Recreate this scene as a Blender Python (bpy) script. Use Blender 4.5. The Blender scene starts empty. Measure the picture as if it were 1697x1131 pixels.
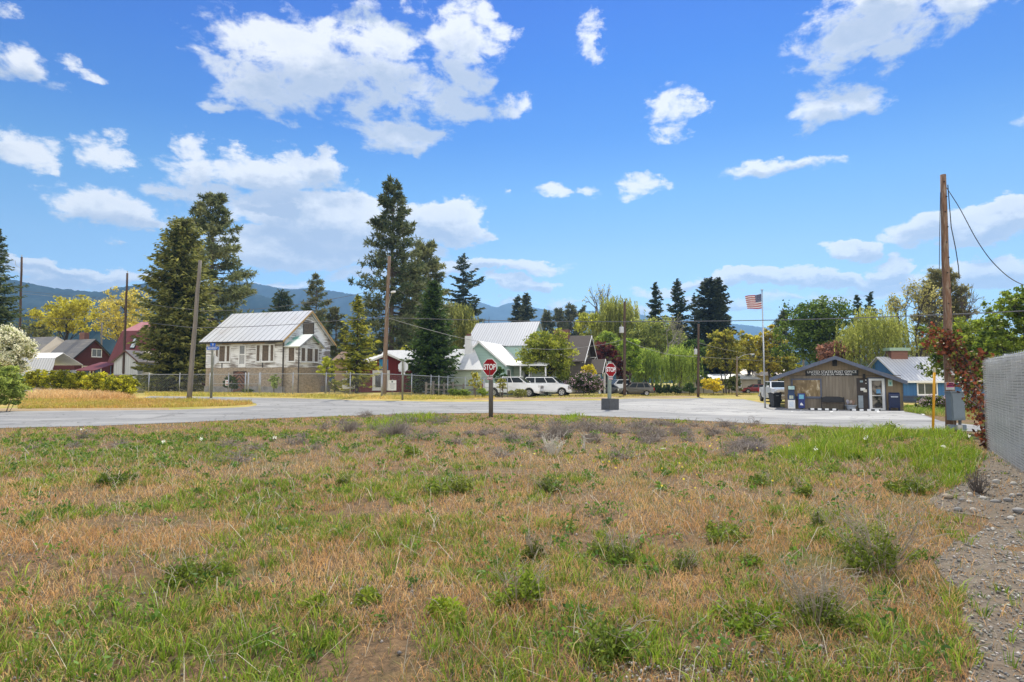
import bpy, bmesh, math, random
import numpy as np
from math import radians as R, sin, cos, pi, atan2, sqrt
from mathutils import Vector, Matrix
random.seed(7)
scene = bpy.context.scene
C = scene.collection

# ------------------------------------------------------------------ camera
CAM_H = 1.65
FPX = 1000.0
PITCH = math.atan((630 - 565.5) / FPX)
cam_d = bpy.data.cameras.new("camera")
cam_d.sensor_width = 36.0
cam_d.lens = 36.0 * FPX / 1697.0
cam_d.clip_start = 0.1
cam_d.clip_end = 30000
cam = bpy.data.objects.new("camera", cam_d)
C.objects.link(cam)
cam.location = (0, 0, CAM_H)
cam.rotation_euler = (pi / 2 + PITCH, 0, 0)
scene.camera = cam

# ------------------------------------------------------------------ exposure
scene.view_settings.view_transform = 'Standard'
scene.view_settings.look = 'None'
scene.view_settings.exposure = 0.55
scene.view_settings.gamma = 1.0
scene.cycles.max_bounces = 6
scene.cycles.diffuse_bounces = 3
scene.cycles.glossy_bounces = 2
scene.cycles.transmission_bounces = 3
scene.cycles.transparent_max_bounces = 6
scene.cycles.volume_bounces = 0
scene.cycles.caustics_reflective = False
scene.cycles.caustics_refractive = False
scene.cycles.sample_clamp_indirect = 4.0

# ------------------------------------------------------------------ sun
SUN_EL, SUN_AZ = R(51), R(15)          # azimuth from +Y towards +X
sd = Vector((sin(SUN_AZ) * cos(SUN_EL), cos(SUN_AZ) * cos(SUN_EL), sin(SUN_EL)))
sl = bpy.data.lights.new("sun", 'SUN')
sl.energy = 4.8
sl.angle = R(0.53)
sl.color = (1.0, 0.94, 0.82)
so = bpy.data.objects.new("sun", sl)
C.objects.link(so)
so.rotation_euler = (-sd).to_track_quat('-Z', 'Y').to_euler()


# ------------------------------------------------------------------ pixel helpers (photo pixels -> world points)
def ray(x, y):
    u = (x - 848.5) / FPX
    v = (565.5 - y) / FPX
    return Vector((u, cos(PITCH) - v * sin(PITCH), sin(PITCH) + v * cos(PITCH)))


def P(x, y, Y):
    d = ray(x, y)
    t = Y / d.y
    return Vector((d.x * t, Y, CAM_H + d.z * t))


def sstep(a, b, x):
    t = np.clip((np.asarray(x, float) - a) / (b - a), 0, 1)
    return t * t * (3 - 2 * t)


def vn(x, y, s=0):
    x = np.asarray(x, float); y = np.asarray(y, float)
    xi = np.floor(x).astype(np.int64); yi = np.floor(y).astype(np.int64)
    fx = x - xi; fy = y - yi
    fx = fx * fx * (3 - 2 * fx); fy = fy * fy * (3 - 2 * fy)

    def h(a, b):
        n = (a * 374761393 + b * 668265263 + s * 974711) & 0x7fffffff
        n = ((n ^ (n >> 13)) * 1274126177) & 0x7fffffff
        return ((n ^ (n >> 16)) & 0xffff) / 65535.0
    return (h(xi, yi) * (1 - fx) + h(xi + 1, yi) * fx) * (1 - fy) + (h(xi, yi + 1) * (1 - fx) + h(xi + 1, yi + 1) * fx) * fy


def fbm(x, y, s=0, o=4):
    r = 0; a = 0.5; t = 0
    for k in range(o):
        r = r + a * vn(np.asarray(x) * 2 ** k, np.asarray(y) * 2 ** k, s + 17 * k); t += a; a *= 0.5
    return r / t


def hgt(X, Y):
    X = np.asarray(X, float); Y = np.asarray(Y, float)
    z = 0.40 * sstep(38, 50, Y) * sstep(-3, -12, X) - 0.40 * sstep(9, 18, X) * sstep(31, 40, Y)
    near = 1 - sstep(17, 22, Y)
    z = z + near * ((fbm(X * 0.5, Y * 0.5, 3) - 0.5) * 0.16) * sstep(11.5, 8.5, X)
    return z


def H(X, Y):
    return float(hgt(X, Y))


def G(x, y):
    d = ray(x, y)
    t = 1.0
    z = CAM_H
    lo, hi = 0.5, 3000.0
    for k in range(60):
        m = (lo + hi) / 2
        if CAM_H + d.z * m > H(d.x * m, d.y * m):
            lo = m
        else:
            hi = m
    p = Vector((d.x * lo, d.y * lo, 0)); p.z = H(p.x, p.y)
    return p


def topx(X, Y, Z):
    """world -> photo pixel, numpy"""
    X = np.asarray(X, float); Y = np.asarray(Y, float); Z = np.asarray(Z, float) - CAM_H
    f = Y * cos(PITCH) + Z * sin(PITCH); up = -Y * sin(PITCH) + Z * cos(PITCH)
    return 848.5 + FPX * X / f, 565.5 - FPX * up / f


# ------------------------------------------------------------------ sky
def azel(x, y):
    d = ray(x, y).normalized()
    return atan2(d.x, d.y), math.asin(d.z)


world = bpy.data.worlds.new("World")
scene.world = world
world.use_nodes = True
wn = world.node_tree; wn.nodes.clear()
N = wn.nodes.new; L = wn.links.new


def mth(op, a, b=None, c=None, clamp=False, nt=None):
    nt = nt or wn
    n = nt.nodes.new("ShaderNodeMath"); n.operation = op; n.use_clamp = clamp
    for i, v in enumerate((a, b, c)):
        if v is None: continue
        if isinstance(v, (int, float)): n.inputs[i].default_value = v
        else: nt.links.new(v, n.inputs[i])
    return n.outputs[0]


def vmth(op, a, b=None, c=None):
    n = N("ShaderNodeVectorMath"); n.operation = op
    for i, v in enumerate((a, b, c)):
        if v is None: continue
        if isinstance(v, (tuple, list)): n.inputs[i].default_value = v
        else: L(v, n.inputs[i])
    return n.outputs["Value"] if op in ("DOT_PRODUCT", "LENGTH") else n.outputs[0]


sky = N("ShaderNodeTexSky"); sky.sky_type = 'NISHITA'; sky.sun_disc = False
sky.sun_elevation = SUN_EL; sky.sun_rotation = SUN_AZ
sky.altitude = 600; sky.air_density = 1.0; sky.dust_density = 0.3; sky.ozone_density = 2.5
geo = N("ShaderNodeTexCoord")
sep = N("ShaderNodeSeparateXYZ"); L(geo.outputs["Generated"], sep.inputs[0])
az = mth('ARCTAN2', sep.outputs[0], sep.outputs[1])
el = mth('ARCSINE', mth('MULTIPLY', sep.outputs[2], 0.99999))
cmb = N("ShaderNodeCombineXYZ"); L(az, cmb.inputs[0]); L(el, cmb.inputs[1])
V0 = cmb.outputs[0]


def noise(vec, scale, detail, rough=0.55, dist=0.0):
    n = N("ShaderNodeTexNoise"); n.inputs["Scale"].default_value = scale
    n.inputs["Detail"].default_value = detail; n.inputs["Roughness"].default_value = rough
    n.inputs["Distortion"].default_value = dist
    L(vec, n.inputs["Vector"]); return n


sc_v = vmth('MULTIPLY', V0, (1.0, 1.7, 1.0))
nw = noise(sc_v, 8.0, 8, 0.62)
warp = vmth('MULTIPLY_ADD', nw.outputs["Color"], (0.17, 0.10, 0.0), (-0.085, -0.05, 0.0))
V1 = vmth('ADD', V0, warp)
nf = noise(sc_v, 17.0, 9, 0.62, 0.25)
BLOBS = [  # photo x, y, half width, half height, weight
    (520, 110, 215, 85, 1.25), (430, 150, 130, 50, 1.1), (620, 90, 120, 70, 1.1), (770, 70, 100, 95, 1.15), (710, 165, 150, 45, 1.05),
    (850, 182, 45, 25, .8), (655, 222, 115, 30, 1.15), (345, 175, 42, 20, .9), (620, 10, 90, 26, .55), (600, 190, 60, 26, .7),
    (15, 112, 70, 42, .95), (35, 243, 58, 33, 1.05), (172, 250, 54, 33, 1.1), (307, 242, 32, 18, .95), (85, 272, 18, 10, .8), (28, 20, 30, 15, .8), (150, 112, 34, 14, .65),
    (430, 288, 170, 34, 1.5), (520, 278, 75, 32, 1.5), (330, 308, 80, 22, 1.0), (185, 335, 110, 40, 1.8), (150, 315, 60, 25, .7), (225, 352, 70, 22, 1.6),
    (560, 360, 215, 52, 2.3), (480, 412, 150, 32, 2.0), (735, 362, 85, 42, 2.3), (600, 412, 170, 28, 1.9), (450, 335, 90, 20, 1.3), (490, 212, 26, 17, .7),
    (1460, 45, 175, 72, 1.25), (1400, 95, 70, 45, 1.0), (1445, 20, 150, 40, 1.0), (1560, 20, 110, 30, .8), (1380, 176, 88, 42, 1.15), (1430, 165, 40, 20, .7),
    (1118, 178, 60, 50, 1.05), (972, 62, 34, 42, .8), (1290, 279, 110, 18, 1.0), (1350, 272, 40, 12, .7),
    (912, 315, 42, 20, 1.1), (1062, 308, 50, 22, 1.1), (980, 316, 26, 14, .6), (490, 395, 60, 12, .6),
    (1600, 376, 130, 30, 2.0), (1670, 356, 65, 30, 2.0), (1400, 409, 55, 18, 1.8), (1468, 433, 38, 17, 1.9), (1650, 441, 95, 30, 2.0), (1570, 470, 140, 18, 1.6),
    (1340, 462, 250, 18, 1.8), (1180, 474, 130, 14, 1.4), (790, 441, 155, 18, 2.0), (600, 450, 80, 13, 1.0), (860, 471, 75, 17, 1.8), (1180, 505, 260, 15, .9),
    (140, 452, 180, 22, 1.9), (60, 432, 120, 11, 1.5), (460, 470, 120, 14, .8), (900, 500, 150, 10, .6), (30, 470, 140, 16, .7),
    (820, 332, 14, 9, .7), (190, 398, 24, 8, .6), (-150, 180, 160, 60, 1.0), (1900, 150, 190, 60, 1.0), (-200, 400, 150, 40, 1.0), (1900, 380, 120, 40, 1.0),
]
den = None; low = None
for bx_, by_, rx_, ry_, w_ in BLOBS:
    a_, e_ = azel(bx_, by_)
    k_ = ray(bx_, by_).length
    ra, re = 1.04 * rx_ / FPX / k_, 1.02 * ry_ / FPX / k_
    d_ = vmth('MULTIPLY_ADD', V1, (1 / ra, 1 / re, 0), (-a_ / ra, -e_ / re, 0))
    q_ = vmth('DOT_PRODUCT', d_, d_)
    v_ = mth('MULTIPLY_ADD', q_, -w_, w_)
    den = v_ if den is None else mth('SMOOTH_MAX', den, v_, 0.10)
    if rx_ > 60 or by_ > 350:       # the flat grey undersides lie low in the big ones
        d2 = vmth('MULTIPLY_ADD', V1, (0.9 / ra, 1 / re, 0), (-0.9 * a_ / ra, -(e_ - 0.80 * re) / re, 0))
        q2 = vmth('DOT_PRODUCT', d2, d2)
        v2 = mth('MULTIPLY_ADD', q2, -1.0, 1.0)
        low = v2 if low is None else mth('MAXIMUM', low, v2)
den = mth('MAXIMUM', den, -1.0)
dens = mth('ADD', den, mth('MULTIPLY_ADD', nf.outputs["Fac"], 3.6, -1.98))
mr = N("ShaderNodeMapRange"); mr.interpolation_type = 'SMOOTHSTEP'
mr.inputs[1].default_value = 0.0; mr.inputs[2].default_value = 0.85
L(dens, mr.inputs[0])
lowf = N("ShaderNodeMapRange"); lowf.interpolation_type = 'SMOOTHSTEP'
lowf.inputs[1].default_value = 0.0; lowf.inputs[2].default_value = 0.9
L(mth('ADD', low, mth('MULTIPLY_ADD', nf.outputs["Fac"], 1.3, -0.72)), lowf.inputs[0])
# clear sky: Nishita with the richer saturation of the photograph
hs = N("ShaderNodeHueSaturation"); hs.inputs["Saturation"].default_value = 1.25; hs.inputs["Value"].default_value = 1.0
L(sky.outputs[0], hs.inputs["Color"])
grade = N("ShaderNodeMix"); grade.data_type = 'RGBA'; grade.blend_type = 'MULTIPLY'; grade.inputs[0].default_value = 1.0
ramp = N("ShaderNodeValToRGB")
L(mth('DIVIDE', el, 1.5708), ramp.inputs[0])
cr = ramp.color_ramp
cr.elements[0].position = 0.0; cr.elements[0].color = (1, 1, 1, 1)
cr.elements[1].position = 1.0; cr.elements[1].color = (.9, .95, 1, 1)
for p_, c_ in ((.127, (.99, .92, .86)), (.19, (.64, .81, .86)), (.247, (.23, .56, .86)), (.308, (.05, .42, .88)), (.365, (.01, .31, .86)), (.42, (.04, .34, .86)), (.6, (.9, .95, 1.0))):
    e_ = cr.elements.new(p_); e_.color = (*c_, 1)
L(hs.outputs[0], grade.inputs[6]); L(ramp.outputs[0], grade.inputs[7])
ccol = N("ShaderNodeMix"); ccol.data_type = 'RGBA'
thick = N("ShaderNodeMapRange"); thick.interpolation_type = 'SMOOTHSTEP'
thick.inputs[1].default_value = 0.7; thick.inputs[2].default_value = 2.2; L(dens, thick.inputs[0])
nsh = noise(sc_v, 26.0, 6, 0.6)
shade = mth('ADD', mth('MULTIPLY', lowf.outputs[0], 0.85), mth('MULTIPLY', mth('MULTIPLY', thick.outputs[0], nsh.outputs["Fac"]), 0.42), clamp=True)
L(shade, ccol.inputs[0])
ccol.inputs[6].default_value = (6.9, 6.8, 6.7, 1)     # sunlit cloud
ccol.inputs[7].default_value = (3.2, 3.65, 4.6, 1)     # shaded underside
mx = N("ShaderNodeMix"); mx.data_type = 'RGBA'
L(mth('MULTIPLY', mr.outputs[0], 0.96), mx.inputs[0]); L(grade.outputs[2], mx.inputs[6]); L(ccol.outputs[2], mx.inputs[7])
# unseen half of the sky behind the camera: added bright fill lifting shaded fronts
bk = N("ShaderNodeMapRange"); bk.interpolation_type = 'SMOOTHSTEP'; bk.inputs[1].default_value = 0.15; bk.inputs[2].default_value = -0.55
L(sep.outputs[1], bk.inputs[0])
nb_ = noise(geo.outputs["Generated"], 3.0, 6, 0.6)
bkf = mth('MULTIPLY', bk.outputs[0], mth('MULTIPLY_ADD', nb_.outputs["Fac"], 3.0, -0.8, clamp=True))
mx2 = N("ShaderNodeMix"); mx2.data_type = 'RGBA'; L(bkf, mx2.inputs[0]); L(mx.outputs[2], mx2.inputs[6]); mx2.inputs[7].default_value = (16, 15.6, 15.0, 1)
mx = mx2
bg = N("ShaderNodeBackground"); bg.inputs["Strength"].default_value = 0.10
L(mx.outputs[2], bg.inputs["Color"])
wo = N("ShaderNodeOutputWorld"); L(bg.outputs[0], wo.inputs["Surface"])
world.cycles.sampling_method = 'MANUAL'
world.cycles.sample_map_resolution = 512


# ------------------------------------------------------------------ object helpers
def tag(o, label=None, cat=None, group=None, kind=None):
    if label: o["label"] = label
    if cat: o["category"] = cat
    if group: o["group"] = group
    if kind: o["kind"] = kind
    return o


def thing(name, loc, label, cat, group=None, rz=0.0, rx=0.0, ry=0.0):
    o = bpy.data.objects.new(name, None); C.objects.link(o)
    o.empty_display_size = 0.2
    o.location = loc; o.rotation_euler = (rx, ry, rz)
    return tag(o, label, cat, group)


def link_mesh(name, me, mats, parent=None):
    for m in (mats if isinstance(mats, (list, tuple)) else [mats]): me.materials.append(m)
    o = bpy.data.objects.new(name, me); C.objects.link(o)
    if parent: o.parent = parent
    return o


class MB:
    """collects polygons, linked as one mesh object"""
    def __init__(s): s.v = []; s.f = []; s.m = []; s.mi = 0

    def poly(s, pts):
        k = len(s.v); s.v += [tuple(p) for p in pts]; s.f.append(tuple(range(k, k + len(pts)))); s.m.append(s.mi); return s

    def box(s, c, d, rz=0.0, M=None):
        k = len(s.v)
        for x in (-.5, .5):
            for y in (-.5, .5):
                for z in (-.5, .5):
                    p = Vector((x * d[0], y * d[1], z * d[2]))
                    if M is not None: p = M @ p
                    elif rz: p = Vector((p.x * cos(rz) - p.y * sin(rz), p.x * sin(rz) + p.y * cos(rz), p.z))
                    s.v.append(tuple(p + Vector(c)))
        for q in ((0, 1, 3, 2), (4, 6, 7, 5), (0, 4, 5, 1), (2, 3, 7, 6), (0, 2, 6, 4), (1, 5, 7, 3)):
            s.f.append(tuple(k + i for i in q)); s.m.append(s.mi)
        return s

    def bb(s, x0, x1, y0, y1, z0, z1):
        return s.box(((x0 + x1) / 2, (y0 + y1) / 2, (z0 + z1) / 2), (abs(x1 - x0), abs(y1 - y0), abs(z1 - z0)))

    def prism(s, pts, vec):
        """planar polygon pts swept by vec"""
        k = len(s.v); n = len(pts); vec = Vector(vec)
        s.v += [tuple(Vector(p)) for p in pts] + [tuple(Vector(p) + vec) for p in pts]
        s.f.append(tuple(range(k + n - 1, k - 1, -1))); s.m.append(s.mi)
        s.f.append(tuple(range(k + n, k + 2 * n))); s.m.append(s.mi)
        for i in range(n):
            j = (i + 1) % n
            s.f.append((k + i, k + j, k + n + j, k + n + i)); s.m.append(s.mi)
        return s

    def slab(s, pts, t):
        """thin plate: polygon given thickness t along its own normal, downwards"""
        a, b, c = Vector(pts[0]), Vector(pts[1]), Vector(pts[2])
        n = (b - a).cross(c - a).normalized()
        if n.z > 0: n = -n
        return s.prism(pts, n * t)

    def tube(s, pts, r, n=8, cap=True):
        pts = [Vector(p) for p in pts]
        rr = r if isinstance(r, (list, tuple)) else [r] * len(pts)
        k0 = len(s.v)
        for i, p in enumerate(pts):
            t = (pts[min(i + 1, len(pts) - 1)] - pts[max(i - 1, 0)]).normalized()
            a = Vector((0, 0, 1)) if abs(t.z) < .9 else Vector((1, 0, 0))
            u = t.cross(a).normalized(); w = t.cross(u)
            for j in range(n):
                q = 2 * pi * j / n
                s.v.append(tuple(p + (u * cos(q) + w * sin(q)) * rr[i]))
        for i in range(len(pts) - 1):
            for j in range(n):
                a = k0 + i * n + j; b = k0 + i * n + (j + 1) % n
                s.f.append((a, b, b + n, a + n)); s.m.append(s.mi)
        if cap:
            s.f.append(tuple(k0 + j for j in range(n - 1, -1, -1))); s.m.append(s.mi)
            e = k0 + (len(pts) - 1) * n
            s.f.append(tuple(e + j for j in range(n))); s.m.append(s.mi)
        return s

    def lathe(s, prof, n=16, c=(0, 0, 0), axis='z'):
        """prof: (r, h) pairs"""
        k0 = len(s.v)
        for r_, h_ in prof:
            for j in range(n):
                q = 2 * pi * j / n
                p = (r_ * cos(q), r_ * sin(q), h_)
                if axis == 'y': p = (p[0], p[2], p[1])
                if axis == 'x': p = (p[2], p[0], p[1])
                s.v.append((p[0] + c[0], p[1] + c[1], p[2] + c[2]))
        for i in range(len(prof) - 1):
            for j in range(n):
                a = k0 + i * n + j; b = k0 + i * n + (j + 1) % n
                s.f.append((a, b, b + n, a + n)); s.m.append(s.mi)
        s.f.append(tuple(k0 + j for j in range(n))); s.m.append(s.mi)
        e = k0 + (len(prof) - 1) * n
        s.f.append(tuple(e + j for j in range(n))); s.m.append(s.mi)
        return s

    def build(s, name, mats, parent=None, smooth=False, bevel=0.0):
        me = bpy.data.meshes.new(name)
        me.from_pydata(s.v, [], s.f)
        me.polygons.foreach_set("material_index", s.m)
        bm = bmesh.new(); bm.from_mesh(me)
        bmesh.ops.recalc_face_normals(bm, faces=bm.faces)
        if bevel:
            bmesh.ops.bevel(bm, geom=list(bm.edges), offset=bevel, segments=2, affect='EDGES', clamp_overlap=True)
        bm.to_mesh(me); bm.free()
        if smooth: me.polygons.foreach_set("use_smooth", [True] * len(me.polygons))
        return link_mesh(name, me, mats, parent)


def npmesh(name, V, F, mats, parent=None, col=None, smooth=False, mi=None):
    """V (n,3); F list of (m,k) index arrays with k = 3 or 4; col (n,3) per vertex"""
    me = bpy.data.meshes.new(name)
    V = np.ascontiguousarray(V, np.float32)
    me.vertices.add(len(V)); me.vertices.foreach_set("co", V.ravel())
    F = [f for f in F if len(f)]
    loops = np.concatenate([f.ravel() for f in F]).astype(np.int32)
    tot = np.concatenate([np.full(len(f), f.shape[1], np.int32) for f in F])
    start = np.concatenate([[0], np.cumsum(tot)[:-1]]).astype(np.int32)
    me.loops.add(len(loops)); me.loops.foreach_set("vertex_index", loops)
    me.polygons.add(len(tot)); me.polygons.foreach_set("loop_start", start)
    if mi is not None: me.polygons.foreach_set("material_index", np.asarray(mi, np.int32))
    if smooth: me.polygons.foreach_set("use_smooth", np.ones(len(tot), bool))
    me.update(calc_edges=True)
    if col is not None:
        ca = me.color_attributes.new("Col", 'FLOAT_COLOR', 'POINT')
        c4 = np.ones((len(V), 4), np.float32); c4[:, :3] = col
        ca.data.foreach_set("color", c4.ravel())
    return link_mesh(name, me, mats, parent)


# ------------------------------------------------------------------ materials
MATS = {}


def nmat(name):
    m = bpy.data.materials.new(name); m.use_nodes = True
    nt = m.node_tree; b = nt.nodes["Principled BSDF"]
    return m, nt, b


def pm(name, c1, c2=None, scale=4.0, rough=0.7, metal=0.0, bump=0.0, stretch=(1, 1, 1), detail=6, lo=.35, hi=.65, spec=0.4, coat=0.0, dirt=None, dirt_scale=1.3, dirt_lo=.52, dirt_hi=.72):
    """principled material, two tones mixed by noise in object space, optional patches of a third"""
    if name in MATS: return MATS[name]
    m, nt, b = nmat(name); MATS[name] = m
    n = nt.nodes.new; l = nt.links.new
    c2 = c2 or tuple(x * .72 for x in c1)
    tc = n("ShaderNodeTexCoord"); mp = n("ShaderNodeMapping"); mp.inputs["Scale"].default_value = stretch
    l(tc.outputs["Object"], mp.inputs[0])
    no = n("ShaderNodeTexNoise"); no.inputs["Scale"].default_value = scale; no.inputs["Detail"].default_value = detail
    no.inputs["Roughness"].default_value = .62
    l(mp.outputs[0], no.inputs["Vector"])
    mr_ = n("ShaderNodeMapRange"); mr_.inputs[1].default_value = lo; mr_.inputs[2].default_value = hi; l(no.outputs["Fac"], mr_.inputs[0])
    mix = n("ShaderNodeMix"); mix.data_type = 'RGBA'; l(mr_.outputs[0], mix.inputs[0])
    mix.inputs[6].default_value = (*c1, 1); mix.inputs[7].default_value = (*c2, 1)
    out = mix.outputs[2]
    if dirt:
        n2 = n("ShaderNodeTexNoise"); n2.inputs["Scale"].default_value = dirt_scale; n2.inputs["Detail"].default_value = 8; n2.inputs["Roughness"].default_value = .7
        l(mp.outputs[0], n2.inputs["Vector"])
        m2 = n("ShaderNodeMapRange"); m2.inputs[1].default_value = dirt_lo; m2.inputs[2].default_value = dirt_hi; l(n2.outputs["Fac"], m2.inputs[0])
        x2 = n("ShaderNodeMix"); x2.data_type = 'RGBA'; l(m2.outputs[0], x2.inputs[0]); l(out, x2.inputs[6]); x2.inputs[7].default_value = (*dirt, 1)
        out = x2.outputs[2]
    l(out, b.inputs["Base Color"])
    b.inputs["Roughness"].default_value = rough; b.inputs["Metallic"].default_value = metal
    b.inputs["Specular IOR Level"].default_value = spec; b.inputs["Coat Weight"].default_value = coat
    if bump:
        bu = n("ShaderNodeBump"); bu.inputs["Strength"].default_value = bump; bu.inputs["Distance"].default_value = .02
        l(no.outputs["Fac"], bu.inputs["Height"]); l(bu.outputs[0], b.inputs["Normal"])
    return m


def boards(name, c1, c2, pitch, axis='z', groove=.12, gdark=.45, rough=.75, dirt=None, dlo=.5, dhi=.62, stretch=None, dscale=2.0):
    """boards laid across an axis (z: clapboard, x/y: upright boards), weathered along their length"""
    if name in MATS: return MATS[name]
    m, nt, b = nmat(name); MATS[name] = m
    n = nt.nodes.new; l = nt.links.new
    tc = n("ShaderNodeTexCoord"); se = n("ShaderNodeSeparateXYZ"); l(tc.outputs["Object"], se.inputs[0])
    src = {'x': se.outputs[0], 'y': se.outputs[1], 'z': se.outputs[2]}.get(axis)
    if axis == 'xy': src = mth('ADD', se.outputs[0], se.outputs[1], nt=nt)
    t = mth('DIVIDE', src, pitch, nt=nt)
    fr = mth('FRACT', t, nt=nt); idn = mth('FLOOR', t, nt=nt)
    gro = mth('LESS_THAN', fr, groove, nt=nt)
    wn_ = n("ShaderNodeTexWhiteNoise"); wn_.noise_dimensions = '1D'; l(idn, wn_.inputs["W"])
    st = stretch or ((.25, .25, 4) if axis == 'z' else (4, 4, .25))
    mp = n("ShaderNodeMapping"); mp.inputs["Scale"].default_value = st; l(tc.outputs["Object"], mp.inputs[0])
    no = n("ShaderNodeTexNoise"); no.inputs["Scale"].default_value = 3.0; no.inputs["Detail"].default_value = 6; l(mp.outputs[0], no.inputs["Vector"])
    f = mth('ADD', mth('MULTIPLY', wn_.outputs["Value"], .5, nt=nt), mth('MULTIPLY', no.outputs["Fac"], .6, nt=nt), clamp=True, nt=nt)
    mix = n("ShaderNodeMix"); mix.data_type = 'RGBA'; l(f, mix.inputs[0]); mix.inputs[6].default_value = (*c1, 1); mix.inputs[7].default_value = (*c2, 1)
    out = mix.outputs[2]
    if dirt:
        n2 = n("ShaderNodeTexNoise"); n2.inputs["Scale"].default_value = dscale; n2.inputs["Detail"].default_value = 9; n2.inputs["Roughness"].default_value = .72
        l(mp.outputs[0], n2.inputs["Vector"])
        n3 = n("ShaderNodeTexNoise"); n3.inputs["Scale"].default_value = .45; l(tc.outputs["Object"], n3.inputs["Vector"])
        m2 = n("ShaderNodeMapRange"); m2.inputs[1].default_value = dlo; m2.inputs[2].default_value = dhi
        l(mth('ADD', n2.outputs["Fac"], mth('MULTIPLY_ADD', n3.outputs["Fac"], .7, -.35, nt=nt), nt=nt), m2.inputs[0])
        x2 = n("ShaderNodeMix"); x2.data_type = 'RGBA'; l(m2.outputs[0], x2.inputs[0]); l(out, x2.inputs[6]); x2.inputs[7].default_value = (*dirt, 1)
        out = x2.outputs[2]
    x3 = n("ShaderNodeMix"); x3.data_type = 'RGBA'; x3.blend_type = 'MULTIPLY'
    l(mth('MULTIPLY', gro, 1 - gdark, nt=nt), x3.inputs[0]); l(out, x3.inputs[6]); x3.inputs[7].default_value = (.1, .1, .1, 1)
    l(x3.outputs[2], b.inputs["Base Color"])
    b.inputs["Roughness"].default_value = rough; b.inputs["Specular IOR Level"].default_value = .3
    bu = n("ShaderNodeBump"); bu.inputs["Strength"].default_value = .6; bu.inputs["Distance"].default_value = .02
    l(mth('SUBTRACT', mth('MULTIPLY', no.outputs["Fac"], .3, nt=nt), gro, nt=nt), bu.inputs["Height"]); l(bu.outputs[0], b.inputs["Normal"])
    return m


def leafmat(name, tint=(1, 1, 1), trans=.38, rough=.55, hue_noise=True):
    """foliage: colour from the 'Col' attribute, light passes through"""
    if name in MATS: return MATS[name]
    m, nt, b = nmat(name); MATS[name] = m
    n = nt.nodes.new; l = nt.links.new
    at = n("ShaderNodeAttribute"); at.attribute_name = "Col"
    mu = n("ShaderNodeMix"); mu.data_type = 'RGBA'; mu.blend_type = 'MULTIPLY'; mu.inputs[0].default_value = 1
    l(at.outputs["Color"], mu.inputs[6]); mu.inputs[7].default_value = (*tint, 1)
    l(mu.outputs[2], b.inputs["Base Color"]); b.inputs["Roughness"].default_value = rough; b.inputs["Specular IOR Level"].default_value = .25
    tr = n("ShaderNodeBsdfTranslucent"); l(mu.outputs[2], tr.inputs["Color"])
    ms = n("ShaderNodeMixShader"); ms.inputs[0].default_value = trans
    l(b.outputs[0], ms.inputs[1]); l(tr.outputs[0], ms.inputs[2])
    l(ms.outputs[0], nt.nodes["Material Output"].inputs["Surface"])
    return m


def glass(name, c=(.02, .025, .03), rough=.05):
    if name in MATS: return MATS[name]
    return pm(name, c, tuple(x * 1.6 for x in c), scale=2.0, rough=rough, spec=.8)
# ------------------------------------------------------------------ ground
def grid_mesh(xs, ys, zf):
    X, Y = np.meshgrid(xs, ys); Z = zf(X, Y)
    V = np.stack([X.ravel(), Y.ravel(), Z.ravel()], 1)
    nx, ny = len(xs), len(ys)
    i = np.arange(nx * ny).reshape(ny, nx)
    F = np.stack([i[:-1, :-1].ravel(), i[:-1, 1:].ravel(), i[1:, 1:].ravel(), i[1:, :-1].ravel()], 1)
    return V, [F]


def gxs(a, b, step, far, ratio=1.25):
    r = list(np.arange(a, b + step * .5, step)); s = step; x = r[-1]
    while x < far: s *= ratio; x += s; r.append(x)
    s = step; x = r[0]
    while x > -far: s *= ratio; x -= s; r.insert(0, x)
    return np.array(r)


def ground_mat():
    m, nt, b = nmat("dry_field_soil"); n = nt.nodes.new; l = nt.links.new
    tc = n("ShaderNodeTexCoord")

    def nz(sc, det=8, ro=.65, st=(1, 1, 1)):
        mp = n("ShaderNodeMapping"); mp.inputs["Scale"].default_value = st; l(tc.outputs["Object"], mp.inputs[0])
        q = n("ShaderNodeTexNoise"); q.inputs["Scale"].default_value = sc; q.inputs["Detail"].default_value = det; q.inputs["Roughness"].default_value = ro
        l(mp.outputs[0], q.inputs["Vector"]); return q.outputs["Fac"]

    def mixc(f, a, c):
        q = n("ShaderNodeMix"); q.data_type = 'RGBA'; l(f, q.inputs[0])
        for k, v in ((6, a), (7, c)):
            if isinstance(v, tuple): q.inputs[k].default_value = (*v, 1)
            else: l(v, q.inputs[k])
        return q.outputs[2]

    def mrg(f, a, c):
        q = n("ShaderNodeMapRange"); q.inputs[1].default_value = a; q.inputs[2].default_value = c; l(f, q.inputs[0]); return q.outputs[0]
    straw = mixc(mrg(nz(38, 6), .35, .68), (.27, .175, .095), (.14, .09, .05))
    c = mixc(mrg(nz(9, 8, .7), .42, .64), straw, (.085, .062, .042))
    c = mixc(mrg(nz(.55, 5), .50, .68), c, (.115, .125, .035))
    # beyond the road: yard lawns, dry yellow-green
    se = n("ShaderNodeSeparateXYZ"); l(tc.outputs["Object"], se.inputs[0])
    far = mrg(se.outputs[1], 30, 33)
    lawn = mixc(mrg(nz(.35, 6), .38, .62), (.50, .36, .13), (.26, .27, .06))
    lawn = mixc(mrg(nz(5, 6, .7), .45, .8), lawn, (.20, .14, .065))
    c = mixc(far, c, lawn)
    l(c, b.inputs["Base Color"]); b.inputs["Roughness"].default_value = .95; b.inputs["Specular IOR Level"].default_value = .1
    bu = n("ShaderNodeBump"); bu.inputs["Strength"].default_value = .9; bu.inputs["Distance"].default_value = .04
    l(nz(22, 8, .7), bu.inputs["Height"]); l(bu.outputs[0], b.inputs["Normal"])
    return m


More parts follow.
